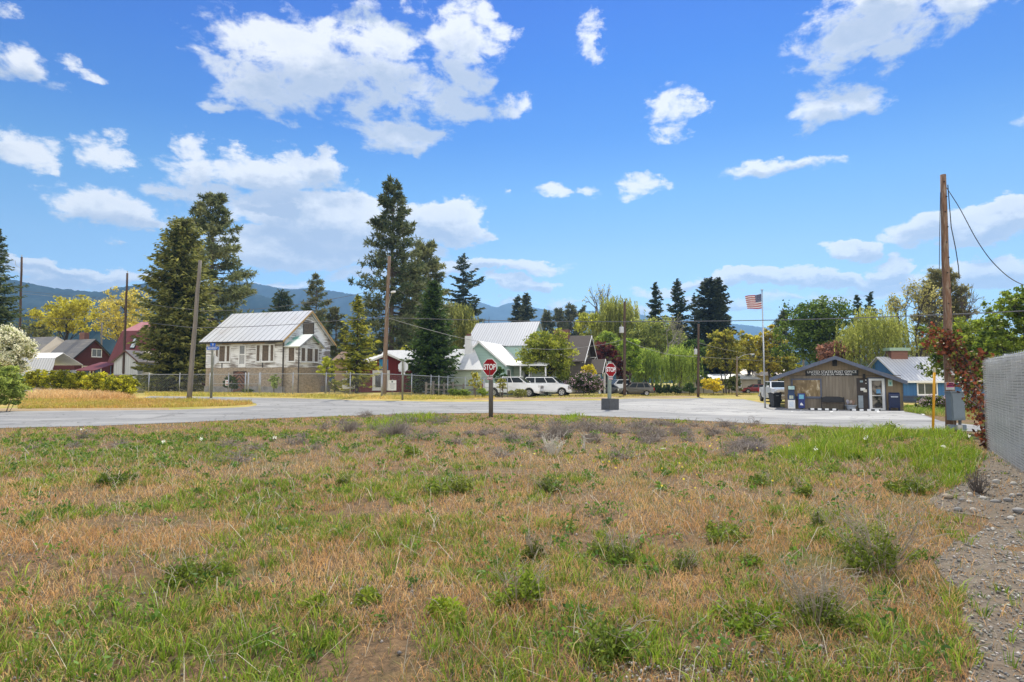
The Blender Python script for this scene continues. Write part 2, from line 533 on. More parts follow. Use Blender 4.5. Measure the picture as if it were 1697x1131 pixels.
V, F = grid_mesh(gxs(-34, 34, .45, 9000), np.concatenate([gxs(0, 60, .45, 9000)]), hgt)
ground = npmesh("ground", V, F, ground_mat(), smooth=True)
tag(ground, "dry tan field and yard ground reaching to the hills", kind="structure")


def drape(name, polypx, mat, dz, step=2.0, world_pts=None):
    """a sheet laid on the terrain from an outline given in photo pixels"""
    pts = world_pts or [G(x, y) for x, y in polypx]
    bm = bmesh.new()
    vs = [bm.verts.new((p[0], p[1], 0)) for p in pts]
    es = [bm.edges.new((vs[i], vs[(i + 1) % len(vs)])) for i in range(len(vs))]
    bmesh.ops.triangle_fill(bm, use_beauty=True, edges=es)
    xs = [p[0] for p in pts]; ys = [p[1] for p in pts]
    for ax, lo, hi in ((0, min(xs), max(xs)), (1, min(ys), max(ys))):
        k = math.floor(lo / step) * step + step
        while k < hi:
            no = (1, 0, 0) if ax == 0 else (0, 1, 0)
            co = (k, 0, 0) if ax == 0 else (0, k, 0)
            bmesh.ops.bisect_plane(bm, geom=bm.verts[:] + bm.edges[:] + bm.faces[:], plane_co=co, plane_no=no)
            k += step
    for v in bm.verts: v.co.z = H(v.co.x, v.co.y) + dz
    bmesh.ops.recalc_face_normals(bm, faces=bm.faces)
    if sum(f.normal.z for f in bm.faces) < 0: bmesh.ops.reverse_faces(bm, faces=bm.faces)
    me = bpy.data.meshes.new(name); bm.to_mesh(me); bm.free()
    return link_mesh(name, me, mat)


def asphalt(name, c1, c2, patch, crack=True):
    m, nt, b = nmat(name); n = nt.nodes.new; l = nt.links.new
    tc = n("ShaderNodeTexCoord")

    def nz(sc, det=8, ro=.65, st=(1, 1, 1)):
        mp = n("ShaderNodeMapping"); mp.inputs["Scale"].default_value = st; l(tc.outputs["Object"], mp.inputs[0])
        q = n("ShaderNodeTexNoise"); q.inputs["Scale"].default_value = sc; q.inputs["Detail"].default_value = det; q.inputs["Roughness"].default_value = ro
        l(mp.outputs[0], q.inputs["Vector"]); return q.outputs["Fac"]

    def mixc(f, a, c):
        q = n("ShaderNodeMix"); q.data_type = 'RGBA'; l(f, q.inputs[0])
        for k, v in ((6, a), (7, c)):
            if isinstance(v, tuple): q.inputs[k].default_value = (*v, 1)
            else: l(v, q.inputs[k])
        return q.outputs[2]

    def mrg(f, a, c):
        q = n("ShaderNodeMapRange"); q.inputs[1].default_value = a; q.inputs[2].default_value = c; l(f, q.inputs[0]); return q.outputs[0]
    c = mixc(mrg(nz(30, 5), .3, .7), c1, c2)
    c = mixc(mrg(nz(.22, 6, .6, (1, 2.2, 1)), .44, .66), c, patch)
    c = mixc(mth('MULTIPLY', mrg(nz(.35, 7, .7, (.5, 2.4, 1)), .54, .64), .55, nt=nt), c, tuple(q * .62 for q in c2))
    if crack:
        w = n("ShaderNodeTexNoise"); w.inputs["Scale"].default_value = .5; w.inputs["Detail"].default_value = 4; l(tc.outputs["Object"], w.inputs["Vector"])
        ad = n("ShaderNodeVectorMath"); ad.operation = 'MULTIPLY_ADD'; l(w.outputs["Color"], ad.inputs[0]); ad.inputs[1].default_value = (3, 3, 0); l(tc.outputs["Object"], ad.inputs[2])
        vo = n("ShaderNodeTexVoronoi"); vo.feature = 'DISTANCE_TO_EDGE'; vo.inputs["Scale"].default_value = .22; l(ad.outputs[0], vo.inputs["Vector"])
        cf = mrg(vo.outputs["Distance"], .012, .004)
        c = mixc(mth('MULTIPLY', cf, .4, nt=nt), c, (.05, .05, .05))
    ct = nz(.30, 3, .5); c = mixc(mth('MULTIPLY', mth('LESS_THAN', mth('ABSOLUTE', mth('SUBTRACT', ct, .5, nt=nt), nt=nt), .0035, nt=nt), .6, nt=nt), c, (.06, .06, .06))
    l(c, b.inputs["Base Color"]); b.inputs["Roughness"].default_value = .88; b.inputs["Specular IOR Level"].default_value = .25
    bu = n("ShaderNodeBump"); bu.inputs["Strength"].default_value = .35; bu.inputs["Distance"].default_value = .01
    l(nz(60, 4), bu.inputs["Height"]); l(bu.outputs[0], b.inputs["Normal"])
    return m


M_road = asphalt("worn_road_asphalt", (.235, .235, .235), (.175, .175, .175), (.28, .277, .27))
M_lot = asphalt("bleached_lot_asphalt", (.31, .305, .295), (.23, .226, .22), (.37, .365, .35))
near_edge = [(-260, 730), (-60, 713), (0, 710), (150, 707), (300, 701), (450, 694), (600, 689), (700, 686), (815, 685), (950, 689), (1080, 694), (1200, 700), (1330, 706), (1450, 711), (1560, 714), (1625, 716), (1700, 718)]
road_poly = near_edge + [(1900, 716), (1760, 700), (1640, 708), (1560, 699), (1530, 688), (1500, 683), (1496, 679), (1400, 677), (1300, 675.5), (1262, 668), (1232, 662), (1160, 660), (1090, 661), (1000, 664), (880, 665), (700, 666), (600, 664.5), (500, 661), (440, 660), (330, 658), (250, 657), (236, 660), (300, 661), (350, 662.5), (400, 665), (424, 669), (426, 672), (410, 675), (370, 677), (280, 680), (150, 681), (28, 682), (-100, 684), (-260, 688)]
road = drape("road", road_poly, M_road, .012)
tag(road, "worn grey asphalt road curving past the field", kind="structure")
lot_poly = [(1000, 671), (1060, 666), (1160, 662), (1232, 663.5), (1262, 669), (1300, 677), (1400, 678.5), (1492, 680.5), (1500, 684.5), (1528, 689), (1550, 697), (1480, 699), (1300, 694), (1150, 687), (1040, 681)]
lot = drape("parking_lot", lot_poly, M_lot, .017)
tag(lot, "bleached pale asphalt parking lot in front of the post office", kind="structure")
M_paint = pm("worn_white_paint", (.62, .62, .6), (.42, .42, .41), scale=14)
# parking stall lines in front of the post office
for k, (a, b_) in enumerate([((1391, 679.6), (1377, 684)), ((1459, 680.8), (1455, 684.5)), ((1524, 684), (1531, 688.5)), ((1330, 678.6), (1312, 683))]):
    p, q = G(*a), G(*b_); d = (q - p).normalized(); s = Vector((-d.y, d.x, 0)) * .055
    drape("stall_line", None, M_paint, .022, world_pts=[p - s, p + s, q + s, q - s])["kind"] = "structure"
# dirt verge along the far side of the road
M_dirt = pm("pale_dirt", (.36, .27, .17), (.26, .19, .11), scale=3, rough=.95, spec=.1, dirt=(.17, .13, .07), dirt_scale=.8)
verge = drape("dirt_verge", [(-260, 689.5), (-100, 685.5), (28, 683), (150, 682), (280, 681), (280, 676.5), (150, 677), (28, 677), (-100, 679), (-260, 683)], M_dirt, .008)
tag(verge, "pale dirt shoulder along the far side of the road", kind="structure")
drive = drape("gravel_drive", [(1000, 661.5), (1080, 659.5), (1160, 658.5), (1160, 657), (1090, 656), (1000, 658), (920, 657), (830, 658.5), (760, 662), (830, 662.8), (920, 662.6)], M_dirt, .008)
tag(drive, "dusty gravel verge beneath the parked cars", kind="structure")

# gravel path on the right
M_gravel = pm("grey_gravel_bed", (.20, .165, .125), (.105, .086, .066), scale=26, rough=.95, spec=.15, bump=1.0, dirt=(.15, .11, .075), dirt_scale=1.6)
gravel_px = [(1655, 742), (1644, 735), (1630, 760), (1618, 790), (1570, 814), (1538, 830), (1556, 846), (1640, 860), (1628, 880), (1576, 902), (1548, 932), (1562, 958), (1602, 990), (1592, 1028), (1622, 1066), (1612, 1100), (1600, 1140), (1560, 1400), (1700, 1500), (2300, 1400), (2100, 950), (1800, 850), (1720, 790)]
gp = drape("gravel_path", gravel_px, M_gravel, .006, step=.5)
tag(gp, "grey gravel strip beside the chain link fence", kind="structure")


# ------------------------------------------------------------------ hills and haze
def forest_mat(name, ca, cb, sc):
    m, nt, b = nmat(name); n = nt.nodes.new; l = nt.links.new
    tc = n("ShaderNodeTexCoord")
    mp = n("ShaderNodeMapping"); mp.inputs["Scale"].default_value = (sc, sc * .35, sc * .45); l(tc.outputs["Object"], mp.inputs[0])
    q = n("ShaderNodeTexNoise"); q.inputs["Scale"].default_value = 1; q.inputs["Detail"].default_value = 5; q.inputs["Roughness"].default_value = .7; l(mp.outputs[0], q.inputs["Vector"])
    q2 = n("ShaderNodeTexNoise"); q2.inputs["Scale"].default_value = .006; q2.inputs["Detail"].default_value = 6; l(tc.outputs["Object"], q2.inputs["Vector"])
    f = mth('ADD', q.outputs["Fac"], mth('MULTIPLY_ADD', q2.outputs["Fac"], 1.0, -.5, nt=nt), nt=nt)
    mr_ = n("ShaderNodeMapRange"); mr_.inputs[1].default_value = .36; mr_.inputs[2].default_value = .68; l(f, mr_.inputs[0])
    mx_ = n("ShaderNodeMix"); mx_.data_type = 'RGBA'; l(mr_.outputs[0], mx_.inputs[0]); mx_.inputs[6].default_value = (*ca, 1); mx_.inputs[7].default_value = (*cb, 1)
    l(mx_.outputs[2], b.inputs["Base Color"]); b.inputs["Roughness"].default_value = 1; b.inputs["Specular IOR Level"].default_value = 0
    return m


def ridge(name, label, prof, Y, depth, mat, nx=420, rough=8.0, seed=1, spike=6.0):
    px = np.linspace(prof[0][0], prof[-1][0], nx)
    py = np.interp(px, [p[0] for p in prof], [p[1] for p in prof])
    tz = np.array([P(a, b, Y).z for a, b in zip(px, py)]); tx = np.array([P(a, 600, Y).x for a in px])
    rows = 46; V = []
    for j in range(rows):
        t = j / (rows - 1)                       # 0 at the foot, crest at .62, down behind
        prof_t = sstep(0, .62, t) ** .8 if t <= .62 else 1 - .6 * sstep(.62, 1, t)
        yy = Y - depth * (.62 - t) * 1.6
        n1 = (fbm(tx / (depth * .22) + seed, np.full(nx, yy / (depth * .22)), seed, 4) - .5)
        amp = 4 * prof_t * (1 - prof_t)
        z = tz * prof_t + n1 * amp * tz.max() * .30
        z = z + (np.random.RandomState(seed * 99 + j).rand(nx) - .5) * spike * prof_t
        V.append(np.stack([tx * (yy / Y) ** .5, np.full(nx, yy), z - 3], 1))
    V = np.concatenate(V); i = np.arange(nx * rows).reshape(rows, nx)
    F = np.stack([i[:-1, :-1].ravel(), i[:-1, 1:].ravel(), i[1:, 1:].ravel(), i[1:, :-1].ravel()], 1)
    o = npmesh(name, V, [F], mat, smooth=False)
    return tag(o, label, kind="structure")


np.random.seed(5)
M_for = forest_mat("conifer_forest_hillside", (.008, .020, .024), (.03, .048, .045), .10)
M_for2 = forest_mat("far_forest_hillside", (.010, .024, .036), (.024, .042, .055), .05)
ridge("hills", "forested hillside behind the left houses",
      [(-700, 520), (-400, 470), (-200, 448), (-60, 455), (20, 465), (90, 479), (150, 485), (172, 486), (200, 479), (240, 471), (300, 470), (420, 486), (520, 515), (600, 560), (680, 600), (760, 622)], 1500, 560, M_for, seed=2, spike=6)
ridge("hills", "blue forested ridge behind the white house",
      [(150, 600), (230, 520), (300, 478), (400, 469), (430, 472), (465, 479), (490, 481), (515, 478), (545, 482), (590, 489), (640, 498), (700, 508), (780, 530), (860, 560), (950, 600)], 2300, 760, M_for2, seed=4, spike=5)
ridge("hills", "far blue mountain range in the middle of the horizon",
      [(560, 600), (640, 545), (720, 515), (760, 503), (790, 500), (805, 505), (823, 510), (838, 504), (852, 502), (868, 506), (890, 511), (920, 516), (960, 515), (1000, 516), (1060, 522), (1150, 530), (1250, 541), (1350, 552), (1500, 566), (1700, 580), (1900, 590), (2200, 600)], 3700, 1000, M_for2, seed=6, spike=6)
ridge("hills", "low wooded rise just beyond the left houses",
      [(-700, 560), (-300, 530), (-60, 524), (40, 520), (110, 528), (180, 532), (250, 536), (350, 545), (520, 560), (700, 575), (900, 585), (1200, 590), (1700, 592), (2300, 590)], 520, 170, M_for, seed=8, spike=10, rough=4)

hz = MB(); hz.bb(-4600, 4600, -60, 4600, -40, 560)
mh = bpy.data.materials.new("pale_air"); mh.use_nodes = True; nt = mh.node_tree; nt.nodes.clear()
pv = nt.nodes.new("ShaderNodeVolumePrincipled"); pv.inputs["Color"].default_value = (.34, .62, 1.0, 1); pv.inputs["Density"].default_value = .00021; pv.inputs["Anisotropy"].default_value = .3
mo = nt.nodes.new("ShaderNodeOutputMaterial"); nt.links.new(pv.outputs[0], mo.inputs["Volume"])
ho = hz.build("haze", mh); ho["kind"] = "stuff"
# ------------------------------------------------------------------ shared materials for buildings
GRID = R(-18)          # the street grid
def shiny(m, metal=.55, rough=.42):
    b = m.node_tree.nodes["Principled BSDF"]; b.inputs["Metallic"].default_value = metal; b.inputs["Roughness"].default_value = rough; return m


W_peel = boards("peeling_white_clapboard", (.86, .86, .85), (.74, .74, .73), .135, 'z', .10, .5, dirt=(.23, .20, .175), dlo=.46, dhi=.57)
W_trim = pm("worn_white_trim", (.76, .76, .75), (.6, .6, .58), scale=9, dirt=(.35, .31, .27), dirt_scale=5, dirt_lo=.6)
W_clean = pm("clean_white_paint", (.8, .8, .79), (.72, .72, .71), scale=3)
OSB = pm("weathered_chipboard", (.43, .35, .26), (.22, .175, .125), scale=5, rough=.9, stretch=(1, 1, 1.4), dirt=(.27, .25, .225), dirt_scale=.9)
OSB_new = pm("fresh_chipboard", (.52, .34, .15), (.40, .25, .10), scale=20, rough=.9)
CONC = pm("grey_concrete", (.33, .32, .31), (.22, .215, .21), scale=3, rough=.92, dirt=(.16, .15, .14))
ROOF_ST = boards("galvanised_seam_roof", (.70, .70, .69), (.58, .58, .58), .62, 'x', .11, .12, rough=.4, dirt=(.48, .43, .38), dlo=.58, dhi=.8)
ROOF_W = boards("white_ribbed_roof", (.60, .60, .60), (.53, .53, .53), .32, 'x', .16, .45, rough=.5)
ROOF_WS = pm("pale_shingle_roof", (.66, .66, .64), (.56, .56, .55), scale=6, dirt=(.5, .5, .5))
ROOF_GREY = boards("grey_shingle_roof", (.20, .195, .19), (.145, .14, .14), .22, 'z', .10, .6, rough=.92, dirt=(.25, .23, .2), dlo=.55, dhi=.7)
ROOF_SUNLIT = pm("sunlit_shingle_roof", (.44, .38, .29), (.36, .31, .24), scale=7)
ROOF_RED = boards("dark_red_metal_roof", (.19, .048, .042), (.15, .038, .034), .35, 'x', .12, .55, rough=.5)
ROOF_PINK = pm("pale_red_roof", (.50, .22, .19), (.42, .17, .15), scale=3, rough=.45)  # paler, pinker red for the upper slopes
ROOF_BEIGE = pm("beige_metal_roof", (.66, .55, .45), (.58, .48, .4), scale=3, rough=.5)
ROOF_BROWN = pm("dark_brown_shingles", (.075, .058, .05), (.05, .04, .035), scale=9, rough=.9)
GREENISH = pm("patchy_green_white_roof", (.16, .42, .34), (.70, .74, .70), scale=.55, lo=.42, hi=.5, rough=.6)
DKRED = boards("dark_red_siding", (.105, .025, .022), (.075, .018, .016), .16, 'z', .12, .4)
REDSID = boards("barn_red_siding", (.21, .03, .03), (.15, .022, .022), .2, 'xy', .08, .4)
MINT = boards("mint_clapboard", (.44, .60, .53), (.36, .52, .47), .17, 'z', .10, .45)
MINT_P = boards("pale_mint_clapboard", (.55, .62, .50), (.48, .56, .45), .17, 'z', .10, .45)
BRNWALL = boards("dark_grey_brown_siding", (.115, .10, .09), (.085, .075, .068), .2, 'z', .10, .5)
T111 = boards("brown_grooved_plywood", (.32, .245, .155), (.24, .185, .12), .2, 'xy', .05, .55, dirt=(.20, .175, .14), dlo=.56, dhi=.72)
T111_mid = boards("weathered_grey_plywood", (.26, .22, .17), (.155, .13, .10), .2, 'x', .05, .5, dirt=(.32, .285, .23), dlo=.55, dhi=.75)
BLUEW = boards("blue_board_siding", (.055, .16, .34), (.04, .12, .27), .3, 'xy', .05, .5)
WSHED = boards("pale_board_siding", (.62, .63, .62), (.5, .51, .5), .3, 'xy', .08, .5)
shiny(ROOF_ST, .12, .38); shiny(ROOF_W, .15, .4)
FASC = pm("slate_blue_fascia", (.115, .135, .19), (.09, .105, .15), scale=5)
BRICK = boards("brown_brick", (.24, .12, .09), (.17, .08, .06), .09, 'z', .15, .5)
BLK = pm("matt_black", (.02, .02, .022), (.012, .012, .013), scale=6, rough=.6)
DARKG = glass("dark_window_glass", (.018, .022, .026))
BOARDED = pm("boarded_window", (.16, .12, .085), (.09, .07, .055), scale=5, rough=.8)
PANE = glass("curtained_window_glass", (.10, .10, .095), .12)
GALV = pm("galvanised_steel", (.42, .44, .46), (.33, .345, .36), scale=12, rough=.42, metal=.6)
WOODP = pm("weathered_pole_wood", (.26, .20, .15), (.15, .115, .085), scale=6, rough=.9, stretch=(6, 6, .35), dirt=(.36, .31, .26), dirt_scale=3)
WOODG = pm("grey_pole_wood", (.22, .195, .165), (.14, .12, .10), scale=6, rough=.9, stretch=(6, 6, .35), dirt=(.30, .27, .235), dirt_scale=3)
WOODR = pm("red_brown_pole_wood", (.235, .135, .085), (.135, .078, .05), scale=5, rough=.9, stretch=(6, 6, .6), dirt=(.30, .24, .18), dirt_scale=4, dirt_lo=.5, dirt_hi=.62)
WOODD = pm("dark_pole_wood", (.105, .068, .05), (.065, .043, .033), scale=6, rough=.9, stretch=(6, 6, .4))
FENCEW = pm("grey_fence_wood", (.21, .19, .165), (.13, .115, .10), scale=6, rough=.9)
REDFENCE = boards("red_brown_fence_boards", (.20, .085, .06), (.14, .06, .045), .15, 'xy', .1, .4)


def window(par, x0, x1, z0, z1, y, ny, axis='x', fw=.09, pane=None, frame=None, mull=(), name="window", proud=.05, sill=True):
    """a frame with its pane on a wall; the wall lies at y (or x) and faces ny"""
    def bb(m, a0, a1, z0_, z1_, d0, d1):
        if axis == 'x': m.bb(a0, a1, y + ny * d0, y + ny * d1, z0_, z1_)
        else: m.bb(y + ny * d0, y + ny * d1, a0, a1, z0_, z1_)
    f = MB()
    bb(f, x0 - fw, x0, z0 - fw, z1 + fw, -.02, proud); bb(f, x1, x1 + fw, z0 - fw, z1 + fw, -.02, proud)
    bb(f, x0, x1, z1, z1 + fw, -.02, proud - .004)
    bb(f, x0, x1, z0 - fw, z0, -.02, proud - .004)
    for m_ in mull: bb(f, m_ - .03, m_ + .03, z0, z1, -.02, proud - .012)
    w = f.build(name, frame or W_trim, par)
    p = MB(); bb(p, x0, x1, z0, z1, -.02, .012); p.build("pane", pane or DARKG, w)
    if sill:
        s = MB(); bb(s, x0 - fw - .03, x1 + fw + .03, z0 - fw - .05, z0 - fw - .002, -.02, proud + .05); s.build("sill", frame or W_trim, w)
    return w


def gable_walls(x0, x1, y0, y1, zb, ze, zr, ridge='x', t=.12):
    """closed shell of walls with two gables"""
    m = MB()
    if ridge == 'x':
        ym = (y0 + y1) / 2
        prof = [(x0, y0, zb), (x0, y1, zb), (x0, y1, ze), (x0, ym, zr), (x0, y0, ze)]
        m.prism(prof, (x1 - x0, 0, 0))
    else:
        xm = (x0 + x1) / 2
        prof = [(x0, y0, zb), (x1, y0, zb), (x1, y0, ze), (xm, y0, zr), (x0, y0, ze)]
        m.prism(prof, (0, y1 - y0, 0))
    return m


def gable_roof(x0, x1, y0, y1, ze, zr, ridge='x', over=.35, og=.35, t=.12):
    """two sloping slabs; returns (slope a, slope b) builders"""
    A, B_ = MB(), MB()
    if ridge == 'x':
        ym = (y0 + y1) / 2; k = (zr - ze) / (ym - y0); ya, yb = y0 - over, y1 + over; zo = ze - k * over
        A.slab([(x0 - og, ya, zo + t), (x1 + og, ya, zo + t), (x1 + og, ym, zr + t), (x0 - og, ym, zr + t)], t)
        B_.slab([(x0 - og, ym + .001, zr + t), (x1 + og, ym + .001, zr + t), (x1 + og, yb, zo + t), (x0 - og, yb, zo + t)], t)
    else:
        xm = (x0 + x1) / 2; k = (zr - ze) / (xm - x0); xa, xb = x0 - over, x1 + over; zo = ze - k * over
        A.slab([(xa, y0 - og, zo + t), (xm, y0 - og, zr + t), (xm, y1 + og, zr + t), (xa, y1 + og, zo + t)], t)
        B_.slab([(xm + .001, y0 - og, zr + t), (xb, y0 - og, zo + t), (xb, y1 + og, zo + t), (xm + .001, y1 + og, zr + t)], t)
    return A, B_


# ------------------------------------------------------------------ the derelict white house
def white_house():
    o = P(467.8, 651, 57.4); g = .40
    h = thing("house", (o.x, o.y, g), "derelict white clapboard house with peeling paint, seamed metal roof and boarded windows", "house", rz=GRID)
    Lx, Dy = 9.25, 7.5; zb, ze, zr = 2.45, 5.35, 8.2
    gable_walls(-Lx, 0, 0, Dy, zb, ze, zr, 'x').build("wall", W_peel, h)
    b = MB(); b.bb(-Lx + .02, -.02, .02, Dy - .02, .0, zb - .002); b.build("basement_wall", OSB, h)
    c = MB(); c.bb(-Lx - .03, .03, -.05, Dy + .03, -.3, .62); c.build("foundation", CONC, h)
    a, b2 = gable_roof(-Lx, 0, 0, Dy, ze, zr, 'x', .55, .4, .07)
    a.build("roof", ROOF_ST, h); b2.build("roof", ROOF_ST, h)
    rk = MB()                                   # bare timber rake boards on the gable end
    ym = Dy / 2; k = (zr - ze) / ym
    for s in (-1, 1):
        y_e = ym + s * (ym + .55); z_e = ze - k * .55
        rk.prism([(.405, ym, zr - .16), (.405, ym, zr + .05), (.405, y_e, z_e + .05), (.405, y_e, z_e - .16)], (.035, 0, 0))
    rk.build("rake_board", OSB_new, h)
    fb = MB(); fb.bb(-Lx - .38, .38, -.60, -.553, ze - k * .55 - .12, ze - k * .55 + .03); fb.build("fascia", BLK, h)
    X = lambda px: -Lx + (px - 110) / 770 * Lx          # along the front, from the photo
    Z = lambda py: zb + (708 - py) / (708 - 415) * (ze - zb)
    ply = MB(); ply.bb(X(275), X(485), -.03, 0, Z(472), Z(424)); ply.bb(X(488), X(700), -.034, 0, Z(474), Z(424)); ply.build("plywood_patch", OSB_new, h)
    for w0, w1 in ((250, 308), (325, 355), (215, 236)): window(h, X(w0), X(w1), Z(645), Z(492), 0, -1, pane=BOARDED, fw=.11)
    for w0, w1 in ((625, 655), (680, 742), (760, 788)): window(h, X(w0), X(w1), Z(645), Z(492), 0, -1, pane=BOARDED, fw=.11)
    d = MB(); d.bb(X(448), X(458), -.07, 0, zb + .02, Z(484)); d.bb(X(508), X(518), -.07, 0, zb + .02, Z(484)); d.bb(X(458), X(508), -.066, 0, Z(492), Z(484))
    d.bb(X(458), X(508), -.05, 0, zb + .02, Z(672)); d.bb(X(458), X(508), -.05, 0, Z(584), Z(574))
    for q in range(1, 5): d.bb(X(458 + q * 10) - .015, X(458 + q * 10) + .015, -.045, 0, Z(672), Z(584))
    dr = d.build("door", W_clean, h)
    p = MB(); p.bb(X(458), X(508), -.03, 0, Z(672), Z(492)); p.build("pane", PANE, dr)
    for q0, q1, q2 in ((275, 284, 652), (681, 690, 655)): p = MB(); p.bb(X(q0), X(q1), -.02, 0, zb, Z(q2)); p.build("drain_pipe", BLK, h)
    cb = MB(); cb.bb(-.07, .03, -.03, .10, 0, ze - .02); cb.build("corner_board", pm("bare_dark_wood", (.10, .085, .075), (.05, .045, .04), scale=5), h)
    # boarded gable window and the window right of the porch
    window(h, 2.95, 4.5, 5.75, 7.0, 0, 1, axis='y', pane=BOARDED, fw=.09, frame=pm("bare_dark_wood", (.1, .085, .075)))
    window(h, 5.15, 5.85, 3.2, 4.35, 0, 1, axis='y', pane=DARKG, fw=.1)
    # glazed porch on the gable end
    pd, p0, p1, pze, pzr = 1.55, .25, 3.85, 4.55, 5.65
    m = MB(); pm_ = (p0 + p1) / 2
    m.prism([(0.002, p0, zb), (0.002, p1, zb), (0.002, p1, pze), (0.002, pm_, pzr), (0.002, p0, pze)], (pd, 0, 0)); m.build("porch_wall", W_peel, h)
    m = MB(); m.bb(.004, pd - .03, p0 + .03, p1 - .03, 0, zb - .004); m.build("porch_base", OSB, h)
    m = MB(); kk = (pzr - pze) / (pm_ - p0); o_ = .3
    m.slab([(0.01, p0 - o_, pze - kk * o_ + .06), (pd + .3, p0 - o_, pze - kk * o_ + .06), (pd + .3, pm_, pzr + .06), (0.01, pm_, pzr + .06)], .06)
    m.slab([(0.01, pm_ + .001, pzr + .06), (pd + .3, pm_ + .001, pzr + .06), (pd + .3, p1 + o_, pze - kk * o_ + .06), (0.01, p1 + o_, pze - kk * o_ + .06)], .06)
    m.build("porch_roof", GREENISH, h)
    m = MB()
    for s in (-1, 1):
        ye = pm_ + s * (pm_ - p0 + o_); z_e = pze - kk * o_
        m.prism([(pd + .305, pm_, pzr - .12), (pd + .305, pm_, pzr + .05), (pd + .305, ye, z_e + .05), (pd + .305, ye, z_e - .12)], (.03, 0, 0))
    m.build("rake_board", pm("grey_rake_paint", (.36, .36, .37), (.28, .28, .29)), h)
    window(h, .45, 1.1, 3.05, 4.3, p0, -1, pane=BOARDED, fw=.09)
    for a0, a1 in ((.62, 1.2), (1.5, 2.35), (2.65, 3.2)): window(h, a0, a1, 3.05, 4.3, pd, 1, axis='y', pane=BOARDED, fw=.1)
    m = MB(); m.bb(pd - .02, pd + .035, p0 - .035, p0 + .09, 0, pze - .15); m.build("corner_board", pm("bare_dark_wood", (.1, .085, .075)), h)
    # herringbone wooden basement door
    m = MB(); x0, x1 = X(398), X(528)
    m.bb(x0, x1, -.05, 0, .05, 2.1)
    xm = (x0 + x1) / 2
    dd = m.build("basement_door", pm("dark_basement_door", (.07, .045, .035)), h)
    m = MB()
    for q in range(6):
        z0 = -.5 + q * .42
        for s in (-1, 1):
            a = (xm, -.052, z0 + .75); e = (xm + s * (x1 - x0) / 2, -.052, z0)
            m.prism([(a[0], a[1], min(max(a[2], .06), 2.08)), (a[0], a[1], min(max(a[2] + .2, .06), 2.08)), (e[0], e[1], min(max(e[2] + .2, .06), 2.08)), (e[0], e[1], min(max(e[2], .06), 2.08))], (0, -.02, 0))
    m.build("door_boards", pm("red_brown_boards", (.25, .12, .075), (.17, .08, .05)), dd)


white_house()


# ------------------------------------------------------------------ left-hand houses
def dark_red_house():
    o = P(121.8, 640, 93); h = thing("house", (o.x, o.y, .4), "dark red-brown house with grey shingle roof and brick chimney behind the hedge", "house", rz=GRID)
    w = 5.9; ze, zr = 4.95, 7.65; Lx = 5.9
    gable_walls(-Lx, 0, 0, w, -.2, ze, zr, 'x').build("wall", DKRED, h)
    a, b = gable_roof(-Lx, 0, 0, w, ze, zr, 'x', .5, .35, .1)
    a.build("roof", ROOF_GREY, h); b.build("roof", ROOF_GREY, h)
    m = MB(); k = (zr - ze) / (w / 2)
    for s in (-1, 1):
        ye = w / 2 + s * (w / 2 + .5); z_e = ze - k * .5
        m.prism([(.355, w / 2, zr - .15), (.355, w / 2, zr + .08), (.355, ye, z_e + .08), (.355, ye, z_e - .15)], (.04, 0, 0))
    m.build("rake_board", BLK, h)
    window(h, 2.7, 4.2, 5.0, 6.1, 0, 1, axis='y', pane=PANE, frame=W_clean, fw=.1, mull=(3.45,))
    for a0 in (1.3, 3.1): window(h, a0, a0 + 1.1, 2.1, 3.3, 0, 1, axis='y', pane=DARKG, frame=pm("cream_frame", (.7, .64, .5)), fw=.16)
    m = MB(); m.bb(-3.6, -2.5, 3.2, 4.0, 5.5, 8.9); m.build("chimney", BRICK, h)
    # the taller wing on the left, sunlight put into the colour of its hip end
    m = MB(); m.bb(-15, -5.95, -1.6, 7, -.2, 4.6); m.build("wing_wall", DKRED, h)
    m = MB(); m.slab([(-15.5, -2.1, 4.4), (-7.0, -2.1, 4.4), (-7.9, 2.7, 8.3), (-15.5, 2.7, 8.3)], .1); m.slab([(-15.5, 2.702, 8.3), (-7.9, 2.702, 8.3), (-7.0, 7.4, 4.4), (-15.5, 7.4, 4.4)], .1)
    m.build("wing_roof", ROOF_GREY, h)
    m = MB(); m.slab([(-6.99, -2.1, 4.4), (-5.2, 2.0, 5.9), (-6.2, 2.7, 7.6), (-7.89, 2.7, 8.3)], .1); m.build("hip_roof", ROOF_SUNLIT, h)


dark_red_house()


